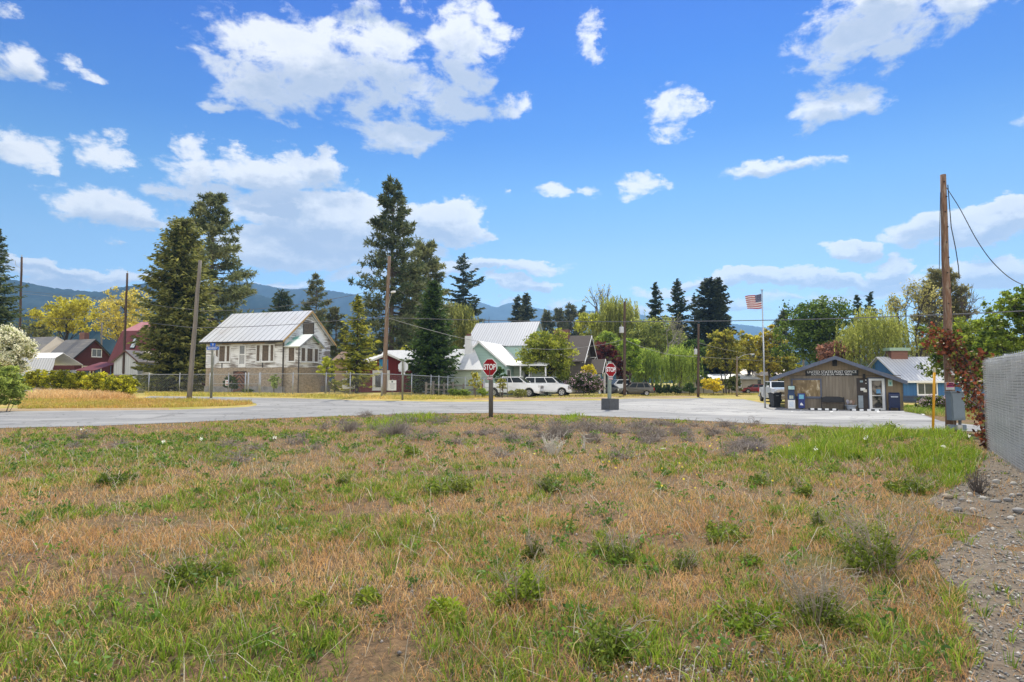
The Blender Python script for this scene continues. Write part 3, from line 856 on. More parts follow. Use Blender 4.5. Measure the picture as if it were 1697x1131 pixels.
def red_barn():
    o = P(172, 640, 82); h = thing("barn", (o.x + .3, o.y, .4), "barn with dark red gambrel metal roof and a skylight", "barn", rz=GRID)
    # gambrel: steep lower slope, flat upper slope, ridge along x
    x0, x1 = 0, 13
    pr = [(0, 0, 3.6), (0, 2.0, 8.05), (0, 5.0, 9.6), (0, 8.0, 8.05), (0, 10, 3.6)]
    m = MB(); m.prism([(.3, .4, -.2), (.3, .4, 3.9), (.3, 2.1, 7.9), (.3, 5, 9.4), (.3, 7.9, 7.9), (.3, 9.6, 3.9), (.3, 9.6, -.2)], (x1 - .6, 0, 0)); m.build("wall", DKRED, h)
    for i, (mt, nm) in enumerate(((ROOF_RED, "lower_roof"), (ROOF_PINK, "upper_roof"), (ROOF_PINK, "upper_roof"), (ROOF_RED, "lower_roof"))):
        a, b = pr[i], pr[i + 1]
        m = MB(); m.slab([(x0, a[1] + .001, a[2]), (x1, a[1] + .001, a[2]), (x1, b[1], b[2]), (x0, b[1], b[2])], .08); m.build(nm, mt, h)
    n = Vector((0, -4.45, 2.0)).normalized()
    m = MB()

    def on(x, t): return Vector((x, 2.0 * t, 3.6 + 4.45 * t))
    m.prism([on(3.0, .42), on(3.85, .42), on(3.85, .76), on(3.0, .76)], n * .1); s = m.build("skylight", BLK, h)
    m = MB(); m.prism([on(3.08, .45) + n * .1, on(3.77, .45) + n * .1, on(3.77, .73) + n * .1, on(3.08, .73) + n * .1], n * .02); m.build("pane", pm("bright_skylight_glass", (.6, .66, .68), (.5, .56, .6), rough=.2), s)
    m = MB(); m.slab([(-1.5, -3.4, 2.5), (2.2, -3.4, 2.5), (2.2, .3, 3.7), (-1.5, .3, 3.7)], .08); m.build("lean_to_roof", ROOF_RED, h)
    for x in (-1.3, 2.0):
        m = MB(); m.bb(x - .06, x + .06, -3.3, -3.18, -.2, 2.44); m.build("post", WOODD, h)


red_barn()


def pale_shed():
    o = P(207, 645, 72); h = thing("shed", (o.x, o.y, .4), "small pale board shed with a beige gable roof beside the barn", "shed", rz=R(-6))
    gable_walls(-1.55, 1.55, 0, 6, -.2, 3.5, 4.75, 'y').build("wall", WSHED, h)
    a, b = gable_roof(-1.55, 1.55, 0, 6, 3.5, 4.75, 'y', .25, .25, .08)
    a.build("roof", ROOF_BEIGE, h); b.build("roof", ROOF_BEIGE, h)
    m = MB()
    for s in (-1, 1): m.prism([(0, -.255, 4.62), (0, -.255, 4.84), (s * 1.8, -.255, 3.39), (s * 1.8, -.255, 3.2)], (0, -.03, 0))
    m.build("rake_board", pm("brown_rake_board", (.14, .07, .05)), h)
    m = MB(); m.bb(1.56, 9, .8, 1.0, -.2, 2.35); m.build("side_wall", pm("cream_side_wall", (.62, .58, .45), (.52, .48, .37), scale=2), h)


pale_shed()


def metal_hut():
    o = P(72, 648, 66); h = thing("shed", (o.x, o.y, .4), "low shed with a glaring white metal roof beside the flowering shrub", "shed", rz=R(-8))
    m = MB(); m.bb(-3.2, .9, 0, 4, -.2, 1.9); m.build("wall", pm("blue_grey_metal_wall", (.3, .34, .42), (.24, .27, .34)), h)
    m = MB(); m.slab([(-4.6, -.3, 1.75), (1.15, -.3, 1.75), (.75, .5, 3.7), (-4.6, .5, 3.7)], .06); m.build("lower_roof", ROOF_W, h)
    m = MB(); m.slab([(-4.6, .502, 3.7), (.75, .502, 3.7), (.45, 1.8, 4.3), (-4.6, 1.8, 4.3)], .06); m.slab([(-4.6, 1.802, 4.3), (.45, 1.802, 4.3), (.75, 4.2, 3.0), (-4.6, 4.2, 3.0)], .06); m.build("upper_roof", W_clean, h)
    m = MB(); m.bb(1.0, 1.12, -.25, -.13, -.2, 1.7); m.build("post", W_clean, h)
    m = MB(); m.slab([(1.2, -.2, 1.75), (3.6, -.2, .95), (3.6, 2.2, 1.15), (1.2, 2.2, 1.95)], .05); m.build("lean_to_roof", pm("rusty_sheet", (.22, .12, .07), (.14, .08, .05)), h)


metal_hut()
o = P(105, 648, 70)
wf = MB(); wf.bb(-1.35, 1.35, 0, .08, 1.2, 2.4); wf.bb(-1.35, -1.25, .0, .1, -.3, 1.2); wf.bb(1.25, 1.35, 0, .1, -.3, 1.2)
tag(wf.build("metal_panel", boards("white_ribbed_panel", (.66, .67, .67), (.56, .57, .58), .28, 'x', .2, .5)), "white ribbed metal panel standing between the hut and the dark red house", "panel")
bpy.data.objects["metal_panel"].location = (o.x, o.y, .4)
o = P(190, 650, 62)
wf = MB(); wf.bb(-1.9, 1.5, 0, .05, -.1, 1.75); wf.bb(-1.9, 1.5, -.04, -.002, 1.2, 1.3)
tag(wf.build("wood_fence", REDFENCE), "short red-brown board fence behind the right end of the hedge", "fence"); bpy.data.objects["wood_fence"].location = (o.x, o.y, .4)


# ------------------------------------------------------------------ red outbuilding in the middle
def red_building():
    o = P(640, 655, 62); h = thing("outbuilding", (o.x, o.y, .15), "dark red outbuilding with white rakes and a blue gable sign behind the utility pole", "outbuilding", rz=R(24))
    hw, d = 2.65, 7.0; ze, zr = 3.0, 4.15
    gable_walls(-hw, hw, 0, d, -.2, ze, zr, 'y').build("wall", REDSID, h)
    a, b = gable_roof(-hw, hw, 0, d, ze, zr, 'y', .35, .35, .08)
    a.build("roof", ROOF_WS, h); b.build("roof", ROOF_WS, h)
    m = MB(); k = (zr - ze) / hw
    for s in (-1, 1): m.prism([(0, -.355, zr - .12), (0, -.355, zr + .09), (s * (hw + .35), -.355, ze - k * .35 + .09), (s * (hw + .35), -.355, ze - k * .35 - .12)], (0, -.04, 0))
    m.build("rake_board", W_clean, h)
    window(h, -1.15, .05, .75, 2.2, 0, -1, pane=DARKG, frame=W_clean, fw=.28, mull=(-.55,))
    m = MB(); m.bb(-.75, .15, -.05, 0, 2.55, 3.6); s = m.build("gable_sign", pm("bright_blue_sign", (.03, .22, .5), (.05, .3, .55), scale=2), h)
    m = MB(); m.bb(-.6, 0, -.06, -.052, 2.6, 2.85); m.build("sign_band", W_clean, s)
    m = MB(); m.lathe([(.10, 0), (.12, .05), (.06, .1)], 10, (1.35, -.1, 2.45), 'y'); m.build("lamp", W_clean, h)


red_building()


# ------------------------------------------------------------------ mint house
def mint_house():
    o = P(835.5, 657, 64); h = thing("house", (o.x, o.y, 0), "mint green house with several white metal roofs and a white chimney", "house", rz=GRID)
    # tall main block behind
    gable_walls(-7.2, .6, 7.1, 15.1, -.2, 5.85, 8.8, 'x').build("wall", MINT, h)
    a, b = gable_roof(-7.2, .6, 7.1, 15.1, 5.85, 8.8, 'x', .3, .3, .06)
    a.build("roof", ROOF_W, h); b.build("roof", ROOF_W, h)
    # gabled wing to the street
    gable_walls(-5.5, 0, 0, 8.5, -.2, 3.45, 5.75, 'y').build("wing_wall", MINT, h)
    a, b = gable_roof(-5.5, 0, 0, 8.5, 3.45, 5.75, 'y', .35, .3, .08)
    a.build("wing_roof", W_clean, h); b.build("wing_roof", W_clean, h)
    m = MB(); k = (5.75 - 3.45) / 2.75
    for s in (-1, 1): m.prism([(-2.75, -.305, 5.6), (-2.75, -.305, 5.84), (-2.75 + s * 3.1, -.305, 3.45 - k * .35 + .09), (-2.75 + s * 3.1, -.305, 3.45 - k * .35 - .14)], (0, -.04, 0))
    m.build("rake_board", W_clean, h)
    window(h, .9, 2.0, 1.0, 2.7, 0, 1, axis='y', pane=PANE, frame=W_clean)
    window(h, 3.4, 4.6, .9, 2.7, 0, 1, axis='y', pane=DARKG, frame=W_clean)
    # right-hand room with porch posts
    m = MB(); m.bb(.02, 3.4, 3.2, 9, -.2, 3.2); m.build("porch_wall", MINT_P, h)
    m = MB(); m.slab([(-.1, 1.4, 3.25), (4.3, 1.4, 3.25), (4.3, 9.2, 4.7), (-.1, 9.2, 4.7)], .1); m.build("porch_roof", W_clean, h)
    for x in (1.3, 2.3, 4.1):
        m = MB(); m.bb(x - .07, x + .07, 1.6, 1.74, -.2, 3.13); m.build("post", W_clean, h)
    window(h, 1.2, 2.0, 1.0, 2.6, 3.2, -1, pane=DARKG, frame=W_clean, fw=.12)
    m = MB(); m.bb(-4.2, -3.45, -.75, -.32, 3.2, 6.35); c = m.build("chimney", W_clean, h)
    m = MB(); m.bb(-4.05, -3.6, -.65, -.42, 6.352, 6.6); m.build("chimney_pot", BRICK, c)
    # low garage wing on the left
    m = MB(); m.bb(-14, -1.55, -2.7, -.05, -.2, 2.75); m.build("garage_wall", MINT_P, h)
    m = MB(); m.slab([(-14.4, -3.1, 2.7), (-1.2, -3.1, 2.7), (-3.4, -.0, 5.0), (-14.4, 0, 5.0)], .1)
    m.build("garage_roof", ROOF_WS, h)
    m = MB(); m.bb(-9.3, -4.6, -2.76, -2.7, -.1, 2.35); g = m.build("garage_door", pm("white_blue_garage_door", (.6, .68, .74), (.52, .6, .67), scale=2), h)
    m = MB()
    for q in range(1, 4): m.bb(-9.3, -4.6, -2.77, -2.762, q * .6 - .02, q * .6 + .01)
    for q in range(1, 5): m.bb(-9.3 + q * .94 - .02, -9.3 + q * .94 + .02, -2.77, -2.763, 0, 2.3)
    m.build("door_grooves", pm("shadow_groove", (.36, .42, .48)), g)
    window(h, -12.6, -11.8, 1.0, 2.0, -2.7, -1, pane=DARKG, frame=W_clean)


mint_house()


def brown_house():
    o = P(961.6, 655, 74); h = thing("house", (o.x, o.y, -.1), "dark brown house with a steep gable, white brackets and a brick chimney", "house", rz=GRID)
    w = 8.3; ze, zr = 4.35, 7.4; Lx = 9
    gable_walls(-Lx, 0, 0, w, -.2, ze, zr, 'x').build("wall", BRNWALL, h)
    a, b = gable_roof(-Lx, 0, 0, w, ze, zr, 'x', .6, .7, .1)
    a.build("roof", ROOF_BROWN, h); b.build("roof", ROOF_BROWN, h)
    m = MB(); k = (zr - ze) / (w / 2)
    for s in (-1, 1):
        ye = w / 2 + s * (w / 2 + .6); z_e = ze - k * .6
        m.prism([(.705, w / 2, zr - .12), (.705, w / 2, zr + .08), (.705, ye, z_e + .08), (.705, ye, z_e - .14)], (.05, 0, 0))
    m.build("rake_board", W_clean, h)
    for yb in (1.3, 7.0):
        m = MB(); m.tube([(.02, yb, 3.9), (.75, yb, 4.75)], .06, 6); m.tube([(.02, yb, 4.75), (.75, yb, 4.75)], .06, 6); m.build("bracket", W_clean, h)
    window(h, 2.9, 3.9, 4.0, 5.9, 0, 1, axis='y', pane=PANE, frame=W_clean, fw=.12, mull=(3.4,))
    window(h, 1.2, 2.2, 1.0, 2.4, 0, 1, axis='y', pane=DARKG, frame=W_clean, fw=.12)
    m = MB(); m.bb(-4.2, -2.2, 3.6, 4.6, 6, 8.3); m.build("chimney", BRICK, h)
    # porch: low gabled roof on white posts, facing the street
    m = MB(); gx0, gx1, gy0, gy1 = .1, 2.2, 1.5, 5.6
    a, b = gable_roof(gx0, gx1, gy0, gy1, 2.75, 4.3, 'x', .35, .35, .1)
    a.build("porch_roof", ROOF_BROWN, h); b.build("porch_roof", ROOF_BROWN, h)
    m.prism([(gx1 + .36, 3.55, 4.2), (gx1 + .36, 3.55, 4.42), (gx1 + .36, 1.15, 2.6), (gx1 + .36, 1.15, 2.4)], (.04, 0, 0)); m.prism([(gx1 + .36, 3.55, 4.2), (gx1 + .36, 3.55, 4.42), (gx1 + .36, 5.95, 2.6), (gx1 + .36, 5.95, 2.4)], (.04, 0, 0)); m.build("rake_board", W_clean, h)
    for x, y in ((2.1, 1.6), (2.1, 5.5)):
        m = MB(); m.bb(x - .1, x + .1, y - .1, y + .1, -.2, 2.7); m.build("post", W_clean, h)


brown_house()


# ------------------------------------------------------------------ text
def text(par, s, size, loc, mat, rot=(pi / 2, 0, 0), name="lettering", depth=.004, ax='CENTER', sx=1.0, bold=0.0):
    cu = bpy.data.curves.new(name, 'FONT'); cu.body = s; cu.size = size; cu.align_x = ax; cu.align_y = 'CENTER'
    cu.extrude = depth; cu.offset = bold
    t = bpy.data.objects.new(name, cu); C.objects.link(t)
    dg = bpy.context.evaluated_depsgraph_get(); me = bpy.data.meshes.new_from_object(t.evaluated_get(dg))
    bpy.data.objects.remove(t); bpy.data.curves.remove(cu)
    me.name = name; me.materials.clear(); o = link_mesh(name, me, mat, par)
    o.location = loc; o.rotation_euler = rot; o.scale = (sx, 1, 1)
    return o


# ------------------------------------------------------------------ post office
PO_RZ = R(-26)


def post_office():
    Y = 41.6; s = Y / 1000.0 * 1.002
    o = P(1397, 678, Y); g = H(o.x, o.y)
    h = thing("post_office", (o.x, o.y, g), "low brown plywood post office with a wide gable roof and black name sign", "post office", rz=PO_RZ)
    ca, sa = cos(PO_RZ), sin(PO_RZ)

    def hit(px, py, back=0.0):          # the photo's ray met with the front wall plane
        d = ray(px, py); nx, ny = sa, -ca
        t = ((o.x + nx * back) * nx + (o.y + ny * back) * ny) / (d.x * nx + d.y * ny)
        return (d.x * t - o.x) * ca + (d.y * t - o.y) * sa, CAM_H + d.z * t - g
    X = lambda px: hit(px, 650)[0]
    Z = lambda py, px=1397: hit(px, py)[1]
    x0, x1 = X(1300), X(1494); D = 11; xr = X(1384)
    ze0, ze1, zr = Z(620.5, 1300), Z(626.5, 1494), Z(592.5, 1384)
    m = MB(); m.prism([(x0, 0, -.4), (x1, 0, -.4), (x1, 0, ze1), (xr, 0, zr), (x0, 0, ze0)], (0, D, 0)); m.build("wall", T111, h)
    # roof slabs with slate fascia
    for a, b in ((hit(1275, 627.2, .85), hit(1384, 590.6, .85)), (hit(1384, 590.6, .85), hit(1504, 632.6, .85))):
        m = MB(); q = .001 if a[1] > b[1] else 0
        m.slab([(a[0] + q, -.85, a[1]), (b[0], -.85, b[1]), (b[0], D + .5, b[1]), (a[0] + q, D + .5, a[1])], .10); m.build("roof", pm("dark_felt_roof", (.06, .062, .07), (.045, .046, .05), scale=9), h)
        m = MB(); m.prism([(a[0], -.855, a[1] + .03), (b[0], -.855, b[1] + .03), (b[0], -.855, b[1] - .22), (a[0], -.855, a[1] - .22)], (0, -.05, 0)); m.build("fascia", FASC, h)
    m = MB(); m.slab([(X(1278), -.8, Z(628.4, 1277) - .05), (x0 + .002, -.8, Z(620, 1300) - .05), (x0 + .002, D, Z(620, 1300) - .05), (X(1278), D, Z(628.4, 1277) - .05)], .03); m.build("soffit", pm("tan_soffit", (.5, .38, .26), (.42, .32, .22)), h)
    # weathered centre panel
    m = MB(); m.bb(X(1309), X(1424), -.025, 0, 0, Z(623.2)); m.build("front_panel", T111_mid, h)
    m = MB(); m.bb(x0, x1, -.04, -.001, Z(623.4), Z(622.4)); m.build("trim_board", pm("brown_trim", (.17, .135, .095)), h)
    # big window, tan reflections painted into the pane colour
    wx0, wx1, wz0, wz1 = X(1314), X(1359.5), Z(657.8), Z(630)
    f = MB(); t = .09
    f.bb(wx0 - t, wx0, -.09, -.02, wz0 - t, wz1 + t); f.bb(wx1, wx1 + t, -.09, -.02, wz0 - t, wz1 + t)
    f.bb(wx0, wx1, -.088, -.02, wz1, wz1 + t); f.bb(wx0, wx1, -.088, -.02, wz0 - t * 1.6, wz0)
    fr = f.build("window", FASC, h)
    mt, nt, b = nmat("painted_reflection_glass"); n = nt.nodes.new; l = nt.links.new
    tc = n("ShaderNodeTexCoord"); mp = n("ShaderNodeMapping"); mp.inputs["Rotation"].default_value = (0, R(35), 0); mp.inputs["Scale"].default_value = (1.5, 1, .8); l(tc.outputs["Object"], mp.inputs[0])
    no = n("ShaderNodeTexNoise"); no.inputs["Scale"].default_value = 1.6; no.inputs["Detail"].default_value = 5; no.inputs["Distortion"].default_value = 1.6; l(mp.outputs[0], no.inputs["Vector"])
    cr_ = n("ShaderNodeValToRGB"); l(no.outputs["Fac"], cr_.inputs[0]); e = cr_.color_ramp.elements; e[0].position = .35; e[0].color = (.13, .085, .035, 1); e[1].position = .72; e[1].color = (.62, .55, .4, 1)
    e2 = cr_.color_ramp.elements.new(.56); e2.color = (.25, .175, .085, 1)
    l(cr_.outputs[0], b.inputs["Base Color"]); b.inputs["Roughness"].default_value = .12
    m = MB(); m.bb(wx0, wx1, -.05, -.02, wz0, wz1); m.build("pane", mt, fr)
    # vent
    m = MB(); m.bb(X(1381), X(1389), -.03, 0, Z(607), Z(596.5)); v = m.build("vent", BLK, h)
    m = MB()
    for q in range(5): m.bb(X(1381.4), X(1388.6), -.045, -.031, Z(606.5) + q * .085, Z(606.5) + q * .085 + .03)
    m.build("louvre", pm("dark_vent_slat", (.06, .05, .045)), v)
    # name sign
    m = MB(); m.bb(X(1335.7), X(1423.5), -.09, -.042, Z(622.9), Z(614)); sg = m.build("name_sign", BLK, h)
    MW = pm("sign_white_letters", (.88, .88, .86), (.82, .82, .8))
    text(sg, "UNITED STATES POST OFFICE", .245, ((X(1335.7) + X(1423.5)) / 2, -.094, Z(616.8)), MW, sx=.93, bold=.001)
    text(sg, "SOUTH CLE ELUM, WASH. 98943", .17, ((X(1335.7) + X(1423.5)) / 2, -.094, Z(620.9)), MW, sx=1.02, bold=.0)
    # door bay: dark panel, white framed glass door
    m = MB(); m.bb(X(1420), X(1440), -.06, 0, .02, Z(627)); pn = m.build("door_side_panel", pm("dark_door_panel", (.055, .042, .035), (.035, .028, .025), scale=4), h)
    for (a0, a1, z0, z1, c) in ((1425.5, 1430.5, 631, 634, (.3, .4, .45)), (1426, 1434, 643, 647.5, (.75, .75, .73)), (1431, 1436.5, 645.5, 650, (.7, .66, .55)), (1434.5, 1436.5, 629.5, 631, (.8, .8, .75)), (1434.5, 1436.5, 635, 636.2, (.8, .8, .75))):
        m = MB(); m.bb(X(a0), X(a1), -.072 - .006 * (a0 == 1431), -.061, Z(z1), Z(z0)); m.build("notice", pm("notice_%d_%d" % (a0, z0), c, tuple(x * .85 for x in c), scale=20), pn)
    m = MB(); m.bb(X(1421.8), X(1429.8), -.12, -.061, Z(676), Z(655.5)); m.build("parcel_locker", pm("grey_locker_steel", (.28, .33, .37), (.23, .27, .3), rough=.4), h)
    f = MB(); dx0, dx1, dz1 = X(1440.2), X(1466.2), Z(627.8)
    f.bb(dx0, dx0 + .16, -.12, 0, .03, dz1); f.bb(dx1 - .16, dx1, -.12, 0, .03, dz1); f.bb(dx0 + .16, dx1 - .16, -.118, 0, dz1 - .14, dz1); f.bb(dx0 + .16, dx1 - .16, -.118, 0, .03, .17)
    f.bb(dx0 + .16, dx1 - .16, -.10, 0, .98, 1.03)
    dr = f.build("door", W_clean, h)
    mt, nt, b = nmat("painted_reflection_door_glass"); n = nt.nodes.new; l = nt.links.new  # mottled reflections painted into the door pane's colour
    tc = n("ShaderNodeTexCoord"); no = n("ShaderNodeTexNoise"); no.inputs["Scale"].default_value = 2.6; no.inputs["Detail"].default_value = 6; no.inputs["Distortion"].default_value = .8; l(tc.outputs["Object"], no.inputs["Vector"])
    cr_ = n("ShaderNodeValToRGB"); l(no.outputs["Fac"], cr_.inputs[0]); e = cr_.color_ramp.elements; e[0].position = .42; e[0].color = (.012, .012, .014, 1); e[1].position = .62; e[1].color = (.24, .21, .17, 1)
    l(cr_.outputs[0], b.inputs["Base Color"]); b.inputs["Roughness"].default_value = .08
    m = MB(); m.bb(dx0 + .16, dx1 - .16, -.06, 0, .17, dz1 - .14); m.build("pane", mt, dr)
    m = MB(); m.bb(dx0 + .42, dx0 + .66, -.068, -.061, 1.15, 1.42); m.build("door_sticker", pm("blue_sticker", (.05, .2, .4), (.2, .4, .6), scale=9), dr)
    m = MB(); m.bb(dx1 - .24, dx1 - .2, -.17, -.121, .95, 1.25); m.build("handle", GALV, dr)
    f = MB(); f.bb(dx0 - .06, dx0 - .002, -.1, 0, 0, dz1 + .08); f.bb(dx1 + .002, dx1 + .06, -.1, 0, 0, dz1 + .08); f.bb(dx0, dx1, -.1, 0, dz1 + .002, dz1 + .08); f.build("door_frame", FASC, h)
    m = MB(); m.bb(X(1472.2), X(1479.6), -.03, 0, Z(640), Z(629.6)); nb = m.build("wall_notice", pm("pale_green_notice", (.55, .72, .62), (.6, .76, .68), scale=3), h)
    m = MB(); m.bb(X(1474.4), X(1477.6), -.036, -.031, Z(637.6), Z(633)); m.build("notice_print", pm("teal_print", (.06, .36, .36), (.3, .6, .55), scale=18), nb)
    m = MB(); m.bb(X(1430.8), X(1434.6), -.16, 0, Z(626.8), Z(620.2)); m.bb(X(1431.5), X(1434), -.2, -.16, Z(626), Z(622)); m.build("wall_lamp", BLK, h)
    # side wall post and pipe on the right
    m = MB(); m.bb(x1 + .01, x1 + .10, .1, .2, 0, ze1 - .1); m.build("drain_pipe", pm("brown_pipe", (.2, .16, .12)), h)
    m = MB(); m.bb(X(1298), X(1498), -1.5, -.002, -.3, .03); m.build("front_step", CONC, h)
    return X, Z, o, g, s


PX, PZ, PO, PG, PS = post_office()


def at_po(px, dy):          # a spot on the apron in front of the post office
    a = PO_RZ; x, y = PX(px), dy
    return Vector((PO.x + x * cos(a) - y * sin(a), PO.y + x * sin(a) + y * cos(a), PG + .03))


def newspaper_box():
    p = at_po(1311.5, -.45); h = thing("newspaper_box", p, "white and blue newspaper box with a display head by the large window", "newspaper box", rz=PO_RZ)
    m = MB(); m.bb(-.23, .23, -.2, .2, .02, .62); m.build("cabinet", W_clean, h)
    m = MB(); m.bb(-.235, .235, -.205, .2, .622, 1.02); c = m.build("upper_case", pm("navy_box_steel", (.02, .05, .13), (.015, .04, .1), rough=.35), h)
    m = MB(); m.bb(-.13, .13, -.215, -.206, .70, .93); m.build("window_card", pm("yellow_page", (.6, .6, .45), (.3, .36, .32), scale=16), c)
    m = MB(); m.bb(-.2, .2, -.12, .14, 1.022, 1.32); m.build("neck", pm("navy_box_steel", (.02, .05, .13)), h)
    m = MB(); m.bb(-.21, .27, -.2, .16, 1.322, 1.62); hd = m.build("display_head", BLK, h)
    m = MB(); m.bb(-.18, .22, -.21, -.201, 1.35, 1.59); m.build("display_card", pm("pale_teal_card", (.45, .6, .58), (.3, .45, .45), scale=8), hd)
    m = MB(); m.bb(-.14, .14, -.208, -.201, .14, .52); m.build("front_card", pm("white_blue_card", (.72, .76, .8), (.45, .55, .68), scale=10, stretch=(1, 1, 5)), h)
    p = at_po(1328, -.4); h = thing("newspaper_box", p, "navy blue newspaper box with a small white emblem beside the bench", "newspaper box", rz=PO_RZ)
    NV = pm("bright_navy_steel", (.02, .035, .19), (.015, .028, .15), rough=.35)
    m = MB(); m.bb(-.2, .2, -.18, .18, .06, .62); m.build("cabinet", NV, h)
    m = MB(); m.bb(-.23, .23, -.2, .2, .622, 1.08); hd = m.build("upper_case", NV, h)
    m = MB(); m.bb(-.15, .15, -.21, -.201, .70, 1.0); m.build("window_card", pm("cyan_card", (.2, .5, .62), (.12, .35, .5), scale=7), hd)
    m = MB(); m.prism([(-.1, -.181, .26), (.11, -.181, .26), (.05, -.181, .38), (-.02, -.181, .45), (-.09, -.181, .36)], (0, -.006, 0)); m.build("emblem", W_clean, h)
    m = MB(); m.bb(-.1, .1, -.1, .1, 0, .06); m.build("base", BLK, h)


newspaper_box()


def bench():
    p = at_po(1379, -.45); h = thing("bench", p, "dark slatted park bench under the post office name sign", "bench", rz=PO_RZ)
    IR = pm("dark_bench_iron", (.03, .03, .034), (.02, .02, .023), scale=9)
    for s in (-1, 1):
        m = MB(); m.tube([(s * .68, -.3, 0), (s * .68, -.27, .42), (s * .68, -.27, .62), (s * .68, .12, .64)], .028, 6); m.tube([(s * .68, .18, 0), (s * .68, .1, .42), (s * .68, .22, .86)], .028, 6); m.build("leg", IR, h)
    m = MB()
    for q in range(5): m.bb(-.68, .68, -.28 + q * .085, -.22 + q * .085, .41, .435)
    m.build("seat", pm("dark_bench_wood", (.10, .07, .05), (.06, .045, .035)), h)
    m = MB(); m.prism([(-.68, .17, .5), (.68, .17, .5), (.68, .21, .8), (.4, .22, .88), (-.4, .22, .88), (-.68, .21, .8)], (0, .03, 0)); m.build("backrest", IR, h)


bench()


def planter():
    p = at_po(1408.5, -.5); h = thing("planter", p, "pale grey planter bowl with pinwheels and dry stems by the door", "planter")
    m = MB(); m.lathe([(.2, 0), (.22, .02), (.3, .24), (.36, .30), (.37, .34), (.33, .34)], 20); m.build("bowl", pm("pale_blue_grey_plastic", (.42, .46, .52), (.36, .4, .46)), h)
    m = MB(); m.lathe([(.32, .335), (.3, .35), (.01, .37)], 16); m.build("soil", pm("potting_soil", (.06, .045, .035)), h)
    for (x, z, c) in ((-.24, .6, (.55, .55, .62)), (-.2, .52, (.35, .35, .5)), (.0, .56, (.6, .5, .45))):
        m = MB(); m.tube([(x, 0, .33), (x, 0, z)], .008, 5)
        for q in range(6):
            a = q * pi / 3; m.prism([(x, -.02, z), (x + .1 * cos(a), -.02, z + .1 * sin(a)), (x + .1 * cos(a + .7), -.02, z + .1 * sin(a + .7))], (0, -.008, 0))
        m.build("pinwheel", pm("pinwheel_%d" % int(x * 100), c), h)
    m = MB()
    for q in range(8): a = q * .8; m.tube([(.15 + .03 * cos(a), .03 * sin(a), .34), (.18 + .12 * cos(a), .1 * sin(a), .62 + .12 * ((q * 37) % 5) / 5)], .006, 4)
    m.build("stem", pm("dry_red_stem", (.45, .25, .18)), h)


planter()
for k, (a, b) in enumerate(((1341, 1383.5), (1408, 1450))):
    p = at_po((a + b) / 2, -1.75); ln = (b - a) * PS
    h = thing("wheel_stop", (p.x, p.y, H(p.x, p.y) + .03), ("black rubber wheel stop with white stripes in front of the bench" if k == 0 else "black rubber wheel stop with white stripes in front of the door"), "wheel stop", "wheel stops before the post office", rz=PO_RZ)
    m = MB(); m.prism([(-ln / 2, -.09, 0), (-ln / 2, .09, 0), (-ln / 2, .06, .12), (-ln / 2, -.05, .12)], (ln, 0, 0)); m.build("body", BLK, h)
    for q in range(4):
        x = -ln / 2 + ln * (.13 + q * .245); m = MB(); m.prism([(x - .1, -.093, .005), (x - .1, -.054, .122), (x - .1, .062, .123), (x - .1, .04, .126), (x - .1, -.06, .126), (x - .1, -.1, .005)], (.22, 0, 0)); m.build("stripe", W_clean, h)


def mailbox():
    p = at_po(1479.5, -.5); h = thing("mailbox", p, "dark blue collection mailbox with a rounded top right of the door", "mailbox", rz=PO_RZ)
    NV = pm("post_blue_steel", (.012, .022, .075), (.01, .017, .06), rough=.35)
    prof = [(-.28, .2), (.28, .2), (.28, 1.0)] + [(.28 * cos(a), 1.0 + .2 * sin(a)) for a in [q * pi / 10 for q in range(1, 10)]] + [(-.28, 1.0)]
    m = MB(); m.prism([(-.3, y, z) for y, z in prof], (.6, 0, 0)); m.build("body", NV, h)
    for sx in (-1, 1):
        for sy in (-1, 1): m = MB(); m.bb(sx * .27 - .03, sx * .27 + .03, sy * .22 - .03, sy * .22 + .03, 0, .2); m.build("leg", NV, h)
    m = MB(); m.bb(-.2, .2, -.30, -.281, .88, .96); m.build("slot_plate", pm("pale_label", (.5, .55, .65)), h)
    m = MB(); m.bb(-.31, .31, -.31, -.281, .84, .87); m.build("ledge", NV, h)


mailbox()


def trash_bin():
    p = G(1284.5, 675.5); h = thing("trash_bin", p, "dark grey wheeled trash bin between flagpole and post office", "trash bin", rz=R(6))
    PL = pm("charcoal_plastic", (.045, .05, .058), (.035, .038, .045), rough=.5)
    m = MB(); k = len(m.v)
    A = [(-.24, -.3, .03), (.24, -.3, .03), (.24, .22, .03), (-.24, .22, .03)]; B_ = [(-.32, -.38, 1.0), (.32, -.38, 1.0), (.32, .36, 1.0), (-.32, .36, 1.0)]
    m.poly(A[::-1]); m.poly(B_)
    for i in range(4): j = (i + 1) % 4; m.poly([A[i], A[j], B_[j], B_[i]])
    m.build("body", PL, h)
    m = MB(); m.prism([(-.34, -.41, 1.002), (-.34, .4, 1.002), (-.34, .38, 1.07), (-.34, 0, 1.12), (-.34, -.38, 1.06)], (.68, 0, 0)); m.build("lid", PL, h)
    for s in (-1, 1): m = MB(); m.lathe([(.12, -.03), (.12, .03)], 14, (s * .26, .24, .12), 'x'); m.build("wheel", BLK, h)
    m = MB(); m.bb(-.1, .1, -.384, -.372, .86, .9); m.build("label", pm("pale_bin_label", (.5, .52, .55)), h)


trash_bin()


